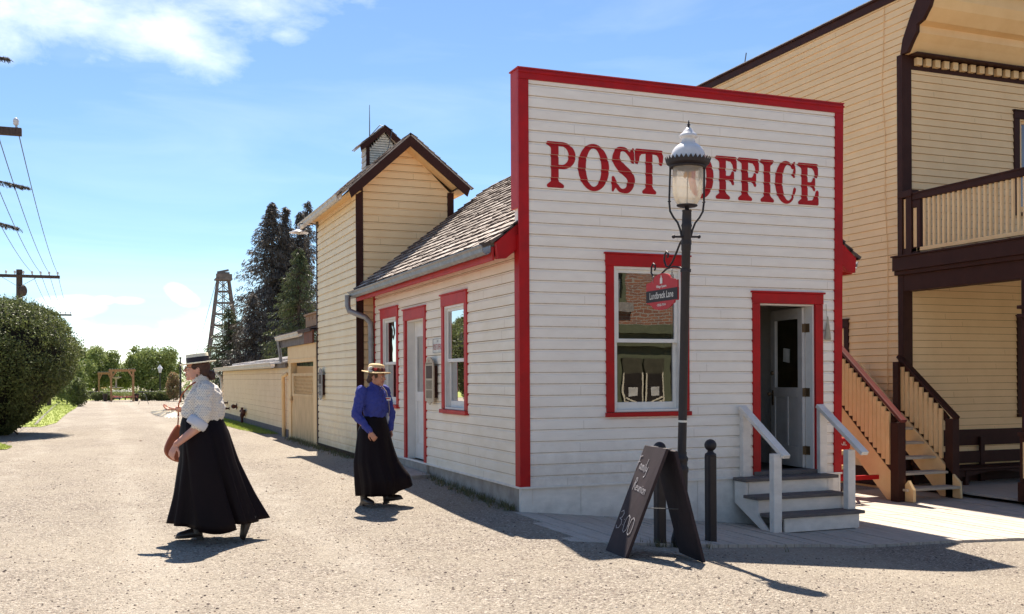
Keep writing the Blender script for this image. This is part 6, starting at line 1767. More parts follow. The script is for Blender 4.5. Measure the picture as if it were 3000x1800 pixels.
mb.loft(layers, 0, True, True); o = obj('pouch', mb, M_LEATHER, BG, local=True); sb = o.modifiers.new('soft', 'SUBSURF'); sb.levels = 1; sb.render_levels = 2
mb = MB(); st = [(.222, -.235, 1.085), (.215, -.235, 1.17), (.218, -.17, 1.22), (.210, -.05, 1.28), (.178, .06, 1.37), (.118, .11, 1.445), (.06, .12, 1.485)]
fr_ = []
for i in range(len(st) - 1):
    mb.bar(st[i], Vector(st[i + 1]) + (Vector(st[i + 1]) - Vector(st[i])) * .06, .012, .005, up=(0, 1, .3))
obj('strap', mb, M_LEATHER, BG, local=True)

# ---- woman in blue -------------------------------------------------------
bp = (2.945, 11.75)
_r = ray(1095, 1104); _l = math.hypot(_r.x, _r.y); T_ = Vector((-_r.x / _l, -_r.y / _l)); R_ = Vector((_r.y / _l, -_r.x / _l))
fb_ = T_ * math.cos(R(48)) + R_ * math.sin(R(48))
WB = thing('person', 'person in a bright blue puff sleeved blouse, black skirt and flowered straw hat', 'person', (bp[0], bp[1], gz(*bp) + .01), math.atan2(fb_.y, fb_.x))
# head turned a little further to her left
rot = rotm(20, 6, 0); hs = .93
hc = (.045, .0, 1.475)
mb = MB(); H = head(mb, hc, rot, hs)
mb.caps2((.01, 0, 1.43), (-.01, 0, 1.35), .050, .058, 18)
mb.ell((0, 0, 1.25), .10, .15, .13); mb.ell((0, 0, 1.08), .09, .13, .12); mb.ell((0, 0, .92), .11, .15, .14)
mb.caps2((-.04, -.155, 1.31), (-.055, -.25, 1.03), .048, .042); mb.caps2((-.055, -.25, 1.03), (.11, -.20, .865), .04, .027)
mb.caps2((-.01, .16, 1.31), (.02, .26, 1.03), .048, .042); mb.caps2((.02, .26, 1.03), (.075, .195, .86), .04, .027)
mb.caps2((.02, -.08, .9), (.0, -.10, .50), .085, .06); mb.caps2((.0, -.10, .50), (-.06, -.11, .14), .058, .030)
mb.caps2((.02, .08, .9), (.06, .10, .50), .085, .06); mb.caps2((.06, .10, .50), (.09, .115, .16), .058, .030)
hand(mb, (.112, -.20, .86), (.55, .15, -.8), (-.3, .9, -.2), .92, 42, side=-1, fl=.95)
hand(mb, (.078, .195, .855), (.30, -.25, -.9), (-.2, -.9, .1), .90, 62, side=1, fl=.95)
body = obj('body', mb, M_SKIN2, WB, local=True); remesh(body, .0055, 3)
face_bits(WB, H, rot, hs, smile=True, brow=M_HAIR2)
mb = MB()
Hh = lambda x, y, z, a, b, d: mb.ell(H(x, y, z), a * hs, b * hs, d * hs, rot, 20, 14)
Hh(-.030, 0, .045, .090, .082, .078); Hh(-.065, 0, -.015, .055, .066, .062); Hh(-.095, 0, -.05, .040, .045, .035); Hh(.035, 0, .07, .055, .065, .03)
Hh(.01, -.074, .02, .030, .010, .035); Hh(.01, .074, .02, .030, .010, .035)
hr = obj('hair', mb, M_HAIR2, WB, local=True); remesh(hr, .006, 2); wrinkle(hr, .010, .02)
HT = bpy.data.objects.new('straw_hat', None); COL.objects.link(HT); HT.parent = WB
hrot = rotm(0, 3, -4); hb = Vector((.03, 0, 1.532))
def hl2(prof, m_, nm, e=.95, n=48, wob=.0):
    mb = MB(); mb.loft([[hb + hrot @ Vector((r_ * math.cos(2 * math.pi * j / n), r_ * e * math.sin(2 * math.pi * j / n), z + (.010 * math.sin(2 * (2 * math.pi * j / n) + .6) + wob) * (r_ > .12))) for j in range(n)] for r_, z in prof], 0, False); return obj(nm, mb, m_, HT, local=True)
hl2([(.05, .0), (.10, -.001), (.170, -.006), (.174, -.002), (.168, .004), (.105, .010), (.102, .016), (.096, .075), (.086, .092), (.05, .102), (.001, .104)], M_STRAW, 'straw')
hl2([(.106, .012), (.108, .030), (.104, .048), (.101, .052)], mat('maroon_ribbon', (.16, .03, .03), .6), 'ribbon')
mb = MB()
d0 = T_ * 1
lt = Vector((fb_.x, fb_.y)); 
# flowers on the side of the crown turned to the camera
inv = Matrix.Rotation(-math.atan2(fb_.y, fb_.x), 3, 'Z')
def camdir(right, toward): 
    v = R_ * right + T_ * toward; return (inv @ Vector((v.x, v.y, 0))).normalized()
fc = hb + camdir(-.55, .8) * .115 + Vector((0, 0, .035))
for k in range(9):
    a = k * .7; mb.ell(fc + Vector((.012 * math.cos(a * 2), .012 * math.sin(a * 2), .02 * math.cos(a))), .017, .017, .015, n=8, m=6)
obj('flower', mb, M_SIGNW, HT, local=True, label='white cloth flower')
for q, m_, r_ in ((camdir(-.05, 1), mat('red_cloth_flower', (.45, .03, .03), .7), .014), (camdir(.35, .9), mat('brown_cloth_leaf', (.20, .07, .03), .7), .018), (camdir(.7, .7), MATS['maroon_ribbon'], .014)):
    mb = MB(); c_ = hb + q * .112 + Vector((0, 0, .034))
    for k in range(6): mb.ell(c_ + Vector((.01 * math.cos(k), .01 * math.sin(k * 2), .012 * math.sin(k))), r_ * .8, r_ * .8, r_ * .7, n=8, m=6)
    obj('flower', mb, m_, HT, local=True)
mb = MB()
tab = [(.99, .005, .098, .128), (1.03, .01, .112, .140), (1.10, .018, .130, .152), (1.18, .02, .132, .160), (1.26, .005, .120, .165), (1.32, -.005, .098, .155), (1.355, -.005, .072, .10), (1.375, .0, .058, .066)]
mb.loft([ring(cx, 0, z, rx, ry, 36) for z, cx, rx, ry in tab])
mb.ell((.045, .06, 1.21), .085, .075, .08); mb.ell((.045, -.06, 1.21), .085, .075, .08)
for p, q in ((Vector((-.03, -.185, 1.31)), (Vector((-.055, -.25, 1.05)), Vector((.105, -.203, .872)))), (Vector((-.005, .185, 1.31)), (Vector((.022, .258, 1.05)), Vector((.075, .197, .872))))):
    mb.ell(p, .068, .062, .078); mb.caps2(p + Vector((0, 0, -.03)), q[0], .070, .056); mb.caps2(q[0], q[1], .056, .036)
bl = obj('blouse', mb, M_BLUE, WB, local=True); remesh(bl, .008, 4); wrinkle(bl, .030, .04, 3)
mb = MB(); mb.loft([ring(.006, 0, z, r_, r_ * .98, 30, zf=lambda a: -.010 * math.cos(a)) for z, r_ in ((1.345, .074), (1.37, .062), (1.415, .056), (1.425, .058), (1.42, .052))], 0, False); obj('collar', mb, M_BLUE, WB, local=True)
for w_, d_ in (((.098, -.205, .88), (.16, .045, -.175)), ((.070, .20, .885), (.055, -.06, -.18))):
    w_ = Vector(w_); d_ = Vector(d_).normalized(); mb = MB(); mb.tube([w_ - d_ * .035, w_ - d_ * .03, w_ + d_ * .018, w_ + d_ * .02], [.036, .039, .038, .033], 16); obj('cuff', mb, M_BLUE, WB, local=True)
mb = MB()
for z in (1.33, 1.27, 1.20, 1.13, 1.06): mb.ell((.138 - .3 * abs(z - 1.2) ** 1.5 - (0.035 if z > 1.3 else 0), 0, z), .004, .007, .007, n=8, m=6)
obj('button', mb, M_SHOE, WB, local=True)
bA = math.atan2(camdir(1, .1).y, camdir(1, .1).x)
tabB = [(1.035, .105, -.10, .138, 0), (.98, .125, -.125, .158, 0), (.85, .15, -.18, .20, 0), (.5, .22, -.23, .25, 0.0), (.28, .30, -.24, .27, .02), (.12, .27, -.23, .26, .03)]
skirt(WB, tabB, lambda a: .11 * max(0, math.cos(a - bA)) ** 10, .115, M_SKIRT, seed=9, bulge=lambda a, t: .62 * t ** 2.2 * max(0, math.cos(a - bA)) ** 12)
dB = camdir(-.15, .95); mb = MB(); boot(mb, Vector((-.10, -.11, .012)), camdir(.55, .75), (0, 0, 1), .95); obj('boot', mb, M_SHOE, WB, local=True)
mb = MB(); boot(mb, Vector((.055, .105, .015)), camdir(.9, .35) + Vector((0, 0, .18)), Vector((0, 0, 1)) - camdir(.9, .35) * .18, .95); obj('boot', mb, M_SHOE, WB, local=True)
mb = MB(); c_ = Vector((.120, .095, 1.225)); nrm = camdir(.2, 1); tv = camdir(1, -.2)
mb.obox(c_ + nrm * .02, tv, nrm, Vector((0, 0, 1)), .034, .002, .019); obj('name_badge', mb, M_SIGNW, WB, local=True)
mb = MB(); mb.obox(c_ + nrm * .0225 + Vector((0, 0, .005)), tv, nrm, Vector((0, 0, 1)), .022, .0015, .006); obj('badge_emblem', mb, M_REDW, WB, local=True)
BB = thing('small_bag', 'small pale crossbody bag at the side of the woman in blue', 'bag', (bp[0], bp[1], gz(*bp) + .01), math.atan2(fb_.y, fb_.x))
mb = MB(); st = [(.035, .10, 1.375), (.085, .118, 1.31), (.105, .135, 1.20), (.095, .155, 1.10), (.07, .17, 1.02)]
for i in range(4): mb.bar(st[i], st[i + 1], .014, .004, up=(1, .5, .2))
obj('strap', mb, M_SIGNB, BB, local=True)
mb = MB(); mb.ell((.03, .185, .99), .035, .02, .075); mb.ell((.03, .185, .95), .03, .025, .05); obj('pouch', mb, M_CUFF, BB, local=True)
# ------------------------------------------------------------------ vegetation
def leafcard(mb, p, s, rg, up=None, asp=1.0, mi=0):
    a = Vector((rg.gauss(0, 1), rg.gauss(0, 1), rg.gauss(0, 1))).normalized()
    if up is not None: a = (a + Vector(up)).normalized()
    b = a.orthogonal().normalized(); b = Matrix.Rotation(rg.uniform(0, 6.28), 3, a) @ b; c = a.cross(b)
    s1 = s * rg.uniform(.6, 1.3)
    mb.add([p - b * s1 * asp, p + c * s1 * .45, p + b * s1 * asp, p - c * s1 * .45], [(0, 1, 2, 3)], mi)
def leafy(name, label, cat, base, lobes, n, s, m, rg, trunk_r=.12, trunk_h=1.5, group=None, core=True, shell=.55, twig=False):
    t = thing(name, label, cat, base, 0, group); base = Vector(base)
    mb = MB()
    tot = sum(l[3] * l[4] * l[5] for l in lobes)
    for (cx, cy, cz, rx, ry, rz) in lobes:
        k = int(n * rx * ry * rz / tot)
        clumps = [(Vector((rg.gauss(0, 1), rg.gauss(0, 1), rg.gauss(0, 1))).normalized(), rg.uniform(.75, 1.12)) for _ in range(26)]
        for _ in range(k):
            v, f = rg.choice(clumps); d = (v + Vector((rg.gauss(0, .30), rg.gauss(0, .30), rg.gauss(0, .30)))).normalized()
            q = f * rg.uniform(shell, 1.02)
            p = base + Vector((cx + d.x * rx * q, cy + d.y * ry * q, cz + d.z * rz * q))
            leafcard(mb, p, s, rg)
    obj('crown', mb, m, t)
    if trunk_h:
        mb = MB(); topz = trunk_h
        mb.tube([base + Vector((0, 0, -.1)), base + Vector((.03, .02, topz * .5)), base + Vector((-.02, .05, topz))], [trunk_r, trunk_r * .8, trunk_r * .6], 9)
        for (cx, cy, cz, rx, ry, rz) in lobes[:5]:
            mb.tube([base + Vector((0, 0, topz * .7)), base + Vector((cx * .5, cy * .5, (topz * .7 + cz) / 2)), base + Vector((cx, cy, cz))], [trunk_r * .55, trunk_r * .35, trunk_r * .12], 6)
        obj('trunk', mb, M_BARK, t)
    return t
def pos(px, py, d, z=None):
    p = at(px, py, d); zz = gz(p.x, p.y) if z is None else z
    return Vector((p.x, p.y, zz))

def spruce(label, base, h, rad, m, rg, nb=150, group='spruces behind the yard', tops=1, s=.14, low=.06, lean=0):
    t = thing('spruce_tree', label, 'tree', base, 0, group); base = Vector(base); mb = MB(); tb = MB()
    heads = [(Vector((0, 0, 0)), h)]
    for k in range(tops - 1): heads.append((Vector((.72 * (k + 1), .2, 0)), h * (.985 - .02 * k)))
    for hi, (off, hh) in enumerate(heads):
        b0 = 0 if hi == 0 else .55
        tb.tube([base + off * (1 if hi else 1) * .3 + Vector((0, 0, hh * b0 * .9)), base + off + Vector((0, 0, hh * .75)), base + off + Vector((lean * .3, 0, hh))], [.20 if hi == 0 else .08, .07, .012], 7)
        for i in range(int(nb * (1 if hi == 0 else .35))):
            tt = low + (1 - low) * (1 - (1 - (i + rg.random()) / (nb * (1 if hi == 0 else .35))) ** 1.15)
            if tt < b0: tt = b0 + (1 - b0) * rg.random()
            z = hh * tt; prof = (1 - tt) ** .80
            if tt > .90: prof *= .8
            rr = rad * prof * rg.uniform(.72, 1.08) * (1 if hi == 0 else .46) + .12
            a = rg.uniform(0, 6.283); dx, dy = math.cos(a), math.sin(a)
            pts = []
            for k in range(6):
                u = k / 5; droop = -rr * (.34 * u + .10 * u * u) + rr * .20 * u ** 3
                pts.append(base + off * min(1, tt * 1.3) + Vector((dx * rr * u, dy * rr * u, z + droop)))
            tb.tube(pts[:5], [.03 * (1 - tt) + .012, .02, .014, .009, .005], 5, caps=False)
            nk = int(14 + rr * 36)
            for k in range(nk):
                u = (k + rg.random()) / nk * .92 + .08; f = u * 5; i0 = min(int(f), 4); p = pts[i0].lerp(pts[i0 + 1], f - i0)
                wd = rr * .26 * (1 - u * .75) + .06; sd_ = rg.uniform(-1, 1) * wd
                c = p + Vector((-dy * sd_, dx * sd_, rg.uniform(-.30, .02) * (.5 + wd)))
                along = Vector((dx * .55 + rg.gauss(0, .3), dy * .55 + rg.gauss(0, .3), rg.uniform(-1.1, -.1))).normalized()
                side = along.cross(Vector((rg.gauss(0, 1), rg.gauss(0, 1), rg.gauss(0, 1)))).normalized(); L_ = s * rg.uniform(.7, 1.4); w_ = s * .26
                mb.add([c - side * w_ * .6, c + side * w_ * .6, c + along * L_ + side * w_ * .35, c + along * L_ * 1.12, c + along * L_ - side * w_ * .35], [(0, 1, 2, 3, 4)])
    obj('crown', mb, m, t); obj('trunk', tb, M_BARK, t); return t

rg = random.Random(77)
# big clipped evergreen at the left edge
D0 = 26.0
cb = pos(-75, 1270, D0)
t = thing('evergreen_bush', 'huge rounded dark evergreen bush overhanging the path at the left edge', 'bush', cb)
prof = [(0.0, .75), (.2, 1.0), (.5, 1.35), (.81, 1.66), (1.37, 2.12), (1.79, 2.32), (2.3, 2.32), (2.8, 2.06), (3.1, 1.76), (3.28, 1.35), (3.40, .8), (3.46, .1)]
def pr(z):
    for (a, ra), (b, rb_) in zip(prof, prof[1:]):
        if a <= z <= b: return ra + (rb_ - ra) * (z - a) / (b - a)
    return .1
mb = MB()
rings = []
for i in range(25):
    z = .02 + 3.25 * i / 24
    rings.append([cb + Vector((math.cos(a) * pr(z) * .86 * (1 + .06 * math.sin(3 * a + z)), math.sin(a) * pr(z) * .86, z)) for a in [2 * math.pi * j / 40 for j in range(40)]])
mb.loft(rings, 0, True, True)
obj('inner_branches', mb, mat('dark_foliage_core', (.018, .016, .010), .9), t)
mb = MB()
cl = [(rg.uniform(0, 6.283), rg.uniform(0.02, 3.42), rg.uniform(.93, 1.09)) for _ in range(900)]
for i in range(80000):
    a, z, f = rg.choice(cl); a += rg.gauss(0, .07); z = clamp(z + rg.gauss(0, .10), .0, 3.45)
    r_ = pr(z) * f * rg.uniform(.90, 1.03); p = cb + Vector((math.cos(a) * r_, math.sin(a) * r_, z + rg.uniform(-.02, .04)))
    leafcard(mb, p, .036, rg, up=(math.cos(a) * .5, math.sin(a) * .5, .3))
for i in range(1300):    # upright shoots on top
    a = rg.uniform(0, 6.283); z = rg.choice((rg.uniform(2.6, 3.42), rg.uniform(.6, 3.4))); r_ = pr(z) * 1.02; p = cb + Vector((math.cos(a) * r_, math.sin(a) * r_, z)); h_ = rg.uniform(.08, .26)
    for k in range(7): leafcard(mb, p + Vector((rg.gauss(0, .02), rg.gauss(0, .02), h_ * k / 7)), .045 * (1 - k * .08), rg)
obj('foliage', mb, M_LEAF2, t)
mb = MB(); mb.tube([cb + Vector((0, 0, -.1)), cb + Vector((0, 0, 1.2))], .16, 8); mb.tube([cb + Vector((1.0, -.2, .02)), cb + Vector((.4, 0, .5))], .03, 6); obj('trunk', mb, M_BARK, t)
# stone edging of the lawn behind the bush
mb = MB()
for i in range(26):
    px_, py_ = lerp(105, 172, i / 26), lerp(1246, 1180, (i / 26) ** .9); x, y = gp(px_, py_); mb.ell((x, y, gz(x, y) + .015), .06, .12, .04, n=8, m=6)
struct('edging_stones', mb, M_STONE, kind='stuff')

# mid distance bushes and trees
def lobeset(r_, h_, n, rg, z0=.5, flat=1.0):
    L_ = [(0, 0, z0 + (h_ - z0) * .5, r_ * .78, r_ * .78 * flat, (h_ - z0) * .46)]
    for i in range(n):
        a = 6.283 * i / n + rg.uniform(-.3, .3); q = rg.uniform(.45, .72); zz = rg.uniform(.32, .80)
        L_.append((math.cos(a) * r_ * q, math.sin(a) * r_ * q * flat, z0 + (h_ - z0) * zz, r_ * rg.uniform(.30, .44), r_ * rg.uniform(.30, .44), (h_ - z0) * rg.uniform(.18, .27)))
    return L_
B1 = pos(228, 1166, 66)
leafy('bush', 'rounded green bush between the big evergreen and the garden', 'bush', B1, [(0, 0, .75, .68, .68, .80), (.1, -.1, 1.4, .48, .45, .45), (-.3, 0, 1.2, .5, .45, .5)], 4200, .07, M_LEAF2, rg, .05, .6)
leafy('bush', 'tall loose green shrub directly behind the big evergreen bush', 'bush', pos(196, 1170, 74), [(0, 0, 1.4, .95, .9, 1.4), (.1, 0, 3.2, .80, .8, 1.2), (.1, 0, 4.3, .5, .45, .6)], 7500, .10, M_LEAF, rg, .05, 1.5)
leafy('leafy_tree', 'broad green tree left of the gap, rising behind the pergola', 'tree', pos(283, 1166, 100), lobeset(2.4, 5.1, 9, rg, .4), 15000, .13, M_LEAF, rg, .15, 2.5, 'green trees behind the garden')
leafy('leafy_tree', 'widest round green tree, behind the far lamp and right of the pergola', 'tree', pos(446, 1166, 100), lobeset(3.0, 5.1, 11, rg, .4), 19000, .13, M_LEAF, rg, .15, 2.5, 'green trees behind the garden')
leafy('leafy_tree', 'small lower green tree filling the gap between the two broad trees', 'tree', pos(352, 1166, 104), lobeset(1.8, 3.4, 6, rg, .3), 7000, .12, M_LEAF, rg, .12, 1.8, 'green trees behind the garden')
leafy('leafy_tree', 'green tree partly hidden behind the big evergreen bush', 'tree', pos(215, 1166, 95), lobeset(2.0, 3.9, 7, rg, .3), 8000, .12, M_LEAF, rg, .12, 1.8, 'green trees behind the garden')
leafy('shrub', 'tall shrub with reddish flowers beside the dark pole', 'shrub', pos(509, 1166, 84), [(0, 0, 1.0, .62, .6, 1.0), (0, 0, 1.9, .5, .5, .55)], 4200, .075, leaf_mat('reddish_leaves', (.20, .22, .08), (.38, .22, .14)), rg, .04, .8)
for (px_, w_, lab) in ((300, .9, 'low dark green hedge left of the pergola'), (452, 1.1, 'low hedge right of the pergola below the far lamp'), (478, .8, 'short clipped hedge next to the dark rail fence')):
    leafy('hedge', lab, 'hedge', pos(px_, 1166, 86), [(-w_ * .5, 0, .35, w_ * .6, .4, .42), (w_ * .5, 0, .38, w_ * .6, .4, .42), (0, 0, .42, .5, .4, .42)], 3600, .075, M_LEAF2, rg, .03, .3, 'hedges of the far garden')
# dense background wood behind garden and beyond the yard, one mass
mb = MB()
for i in range(9000):
    px_ = rg.uniform(-500, 700); d = rg.uniform(108, 122); b = pos(px_, 1165, d); leafcard(mb, b + Vector((0, 0, rg.random() ** 1.3 * 2.6)), .20, rg)
struct('far_wood', mb, M_LEAF, kind='stuff')

# spruces
spruce('tall dark spruce with three tips standing behind the long shed', pos(800, 1200, 52), 10.4, 4.3, M_NEEDLE, rg, 470, tops=3, s=.125)
spruce('tallest dark spruce, seen close beside the cream corner of the annex', pos(905, 1200, 58), 12.0, 2.6, M_NEEDLE, rg, 230, s=.125)
spruce('dark spruce filling the space between the three tipped one and the tallest', pos(852, 1200, 55), 9.6, 3.0, M_NEEDLE, rg, 260, s=.125)
spruce('mid sized greener spruce in front of the tall dark ones', pos(878, 1200, 46), 7.3, 2.7, M_NEEDLE2, rg, 230, s=.115)
spruce('short wide green spruce in front of the oil derrick', pos(672, 1200, 50), 5.0, 2.5, M_NEEDLE2, rg, 110, s=.125)
spruce('broad grey spruce whose boughs lie low over the shed roof', pos(745, 1200, 49), 5.6, 2.9, M_NEEDLE, rg, 170, s=.125)
# spruce beyond the left edge: three boughs reach into view
tl = at(-330, 1300, 17); tl = Vector((tl.x, tl.y, gz(tl.x, tl.y)))
t = thing('spruce_tree', 'spruce at the left edge whose grey brown bough tips reach into the sky', 'tree', tl, 0, None)
mb = MB(); tb = MB(); tb.tube([tl, tl + Vector((0, 0, 8.5))], [.2, .04], 8)
for i in range(150):
    tt = .1 + .9 * i / 150; a = i * 2.4; rr = 1.45 * (1 - tt) ** .7 + .1
    for k in range(46):
        u = rg.random() ** .6; c = tl + Vector((math.cos(a) * rr * u, math.sin(a) * rr * u, 8.5 * tt - rr * .35 * u + rg.gauss(0, .05))) + Vector((rg.gauss(0, .07), rg.gauss(0, .07), 0))
        v = Vector((math.cos(a), math.sin(a), rg.uniform(-.9, .2))).normalized(); sd2 = v.cross(Vector((rg.gauss(0, 1), rg.gauss(0, 1), 1))).normalized(); mb.add([c - sd2 * .012, c + sd2 * .012, c + v * .13], [(0, 1, 2)])
    tb.tube([tl + Vector((0, 0, 8.5 * tt)), tl + Vector((math.cos(a) * rr * .9, math.sin(a) * rr * .9, 8.5 * tt - rr * .3))], [.02, .006], 4)
def bough(a, b, mb, tb, rg, s=.07, n=60):
    a, b = Vector(a), Vector(b); pts = [a.lerp(b, k / 5) + Vector((0, 0, .10 * math.sin(k / 5 * math.pi))) for k in range(6)]
    tb.tube(pts, [.03, .025, .02, .015, .010, .005], 6)
    side = (b - a).cross(Vector((0, 0, 1))).normalized()
    for k in range(n):
        u = rg.random() ** .7; f = u * 5; i0 = min(int(f), 4); p = pts[i0].lerp(pts[i0 + 1], f - i0)
        sg = rg.choice((-1, 1)); tw = side * sg * rg.uniform(.1, .9) + (b - a).normalized() * .9 + Vector((0, 0, rg.uniform(-1.2, -.1)))
        ln = rg.uniform(.06, .17) * (1.25 - u * .6); q = p + tw.normalized() * ln; tb.tube([p, q], [.006, .003], 4)
        for j in range(16):
            c = p.lerp(q, (j + .5) / 16); v = Vector((rg.gauss(0, 1), rg.gauss(0, 1), rg.gauss(0, 1))).normalized(); v = (v + tw.normalized() * .8).normalized(); sd2 = v.cross(Vector((rg.gauss(0, 1), rg.gauss(0, 1), 1))).normalized()
            mb.add([c - sd2 * .004, c + sd2 * .004, c + v * .035], [(0, 1, 2)])
for (px_, py_) in ((78, 549), (54, 668), (24, 172)):
    e = at(px_, py_, 15.6); s0 = Vector((tl.x, tl.y, e.z + .5)); bough(s0, e, mb, tb, rg, n=300)
obj('crown', mb, M_NEEDLE, t); obj('trunk', tb, M_BARK, t)

# ------------------------------------------------------------------ utility poles and wires
def upole(xc, y, ztop, zarm, half, label, s=1.0):
    t = thing('utility_pole', label, 'utility pole', (xc, y, gz(xc, y)), 0, 'utility poles of the old line'); zg = gz(xc, y)
    mb = MB(); mb.tube([(xc, y, zg - .2), (xc, y, (zg + ztop) / 2), (xc, y, ztop)], [.15, .13, .11], 12); obj('pole', mb, M_POLE, t)
    mb = MB(); mb.box(xc - half, xc + half, y - .17, y - .06, zarm - .055, zarm + .06); obj('crossarm', mb, M_POLE, t, bevel=.008)
    mb = MB()
    for sg in (-1, 1): mb.bar((xc + sg * .62, y - .18, zarm - .04), (xc, y - .14, zarm - .42), .04, .012)
    obj('brace', mb, M_GREY, t)
    for k in range(10):
        x = xc - half + .08 + (2 * half - .16) * k / 9
        mb = MB(); mb.tube([(x, y - .115, zarm + .06), (x, y - .115, zarm + .13)], .014, 6); mb.lathe([(.022, .10), (.042, .12), (.036, .15), (.044, .16), (.036, .20), (.015, .215)], (x, y - .115, zarm), 10, caps=True); obj('insulator', mb, M_PORC, t)
    return [(xc - half + .08 + (2 * half - .16) * k / 9, y - .115, zarm + .15) for k in range(10)]
pA = upole(-2.56, 17.65, 5.9, 5.30, 1.46, 'nearest utility pole, only its crossarm end and insulator showing at the left edge')
pB = upole(-2.865, 43.9, 5.72, 5.46, 1.43, 'utility pole with a full crossarm rising above the big evergreen bush')
pC = upole(-3.20, 76.0, 6.1, 5.82, 1.43, 'farthest utility pole, its crossarm peeping out right of the evergreen bush')
t_ = ORG
mb = MB(); mb.ell((-2.72, 43.75, 4.9), .14, .14, .22); o = obj('pole_hornet_box', mb, M_POLE, origin=(-2.72, 43.75, 4.9)); o.name = 'junction_box'; tag(o, 'weathered round box strapped to the middle utility pole', 'junction box')
M_WIRE = mat('wire_metal', (.13, .19, .36), .5)
wl = ['outermost', 'second', 'third', 'fourth']
for k, i in enumerate((9, 8, 7, 6)):
    for (a, b, nm, r_, sag) in ((pA[i], pB[i], 'near', .009, .28), (pB[i], pC[i], 'far', .010, .35)):
        mb = MB(); mb.tube([(a[0] + (b[0] - a[0]) * u, a[1] + (b[1] - a[1]) * u, a[2] + (b[2] - a[2]) * u - 4 * sag * u * (1 - u)) for u in [q / 16 for q in range(17)]], r_, 5, caps=False)
        o = obj('overhead_wire', mb, M_WIRE, origin=((a[0] + b[0]) / 2, (a[1] + b[1]) / 2, 5.2))
        tag(o, '%s overhead wire from the right, %s' % (wl[k], 'running from the left edge crossarm to the middle pole' if nm == 'near' else 'between the middle and the farthest pole'), 'wire', 'overhead wires')

# ------------------------------------------------------------------ oil derrick
dc = pos(656, 1165, 160)
DR = thing('oil_derrick', 'tall grey wooden lattice oil derrick beyond the spruces', 'derrick', dc)
mb = MB(); zb_, zt_ = dc.z, 16.6
def hw(z): return lerp(2.95, .82, (z - zb_) / (zt_ - zb_))
for sx_ in (-1, 1):
    for sy_ in (-1, 1):
        mb.bar((dc.x + sx_ * hw(zb_), dc.y + sy_ * hw(zb_), zb_), (dc.x + sx_ * hw(zt_), dc.y + sy_ * hw(zt_), zt_), .24, .24)
M_DERR = mat('weathered_derrick_timber', (.20, .165, .15), .9, (.12, .10, .09), scale=2)
obj('leg', mb, M_DERR, DR)
mb = MB(); n_ = 10
for i in range(n_):
    z0, z1 = zb_ + (zt_ - zb_) * i / n_, zb_ + (zt_ - zb_) * (i + 1) / n_; h0, h1 = hw(z0), hw(z1)
    c4 = lambda h, z: [Vector((dc.x + a * h, dc.y + b * h, z)) for a, b in ((-1, -1), (1, -1), (1, 1), (-1, 1))]
    A4, B4 = c4(h0, z0), c4(h1, z1)
    for k in range(4):
        k2 = (k + 1) % 4; mb.bar(B4[k], B4[k2], .16, .16); mb.bar(A4[k], B4[k2], .15, .10); mb.bar(A4[k2], B4[k], .15, .10)
for k in range(2): mb.bar((dc.x + (-.2 + .4 * k), dc.y, zb_), (dc.x + (-.1 + .2 * k), dc.y, zt_), .12, .12)
obj('bracing', mb, M_DERR, DR)
mb = MB(); mb.box(dc.x - 1.25, dc.x + 1.25, dc.y - 1.25, dc.y + 1.25, zt_, zt_ + .25); mb.box(dc.x - 1.2, dc.x + 1.2, dc.y - 1.2, dc.y - 1.1, zt_ + .25, zt_ + .9)
mb.box(dc.x - .9, dc.x + .9, dc.y - .5, dc.y + .5, zt_ + .25, zt_ + 1.25); mb.bar((dc.x - .9, dc.y, zt_ + 1.2), (dc.x + .8, dc.y, zt_ + 1.6), .3, .3)
for x in (-.8, .6): mb.bar((dc.x + x, dc.y, zt_ + 1), (dc.x + x, dc.y, zt_ + 2.4), .06, .06)
obj('crown_platform', mb, M_DERR, DR)
mb = MB(); mb.tube([(dc.x - 1, dc.y, zt_), (dc.x - 5.6, dc.y - 2, 0)], .035, 5, caps=False); obj('guy_wire', mb, M_GREY, DR)

# ------------------------------------------------------------------ garden at the end of the path
def perg(px0, px1, ptop, d, label, w_=.14, dy=1.0):
    a, b = pos(px0, 1165, d), pos(px1, 1165, d); zt = at(px0, ptop, d).z; t = thing('garden_pergola', label, 'pergola', a, 0, 'cedar pergolas of the garden')
    for p in (a, b):
        for k in (0, dy): mb = MB(); mb.box(p.x - w_ / 2, p.x + w_ / 2, p.y + k - w_ / 2, p.y + k + w_ / 2, p.z - .1, zt - .22); obj('post', mb, M_CEDAR, t)
    mb = MB()
    for k in (-.06, dy + .06): mb.bar(a.lerp(b, -.10) + Vector((0, k, 0)) + Vector((0, 0, zt - a.z - .14)), a.lerp(b, 1.10) + Vector((0, k, zt - b.z - .14)), .06, .18)
    obj('beam', mb, M_CEDAR, t)
    mb = MB()
    for i in range(10): q = a.lerp(b, -.05 + 1.1 * i / 9); mb.box(q.x - .03, q.x + .03, q.y - .35, q.y + dy + .35, zt - .06, zt + .02)
    obj('rafter', mb, M_STONE, t)
    mb = MB()
    for p, q in ((a, b), (b, a)): mb.bar(Vector((p.x, p.y, zt - .75)), Vector((p.lerp(q, .22).x, p.lerp(q, .22).y, zt - .22)), .07, .10)
    obj('knee_brace', mb, M_CEDAR, t)
perg(326, 391, 1081, 84, 'front cedar pergola framing the fountain in the far garden')
perg(290, 326, 1090, 92, 'rear cedar pergola, smaller and left of the front one', dy=.8)
fo = pos(340, 1155, 94)
FT = thing('garden_fountain', 'grey tiered stone fountain seen through the front pergola', 'fountain', fo)
mb = MB(); mb.lathe([(.5, 0), (.5, .15), (.2, .25), (.16, .8), (.24, .9)], fo, 16); obj('pedestal', mb, M_STONE, FT)
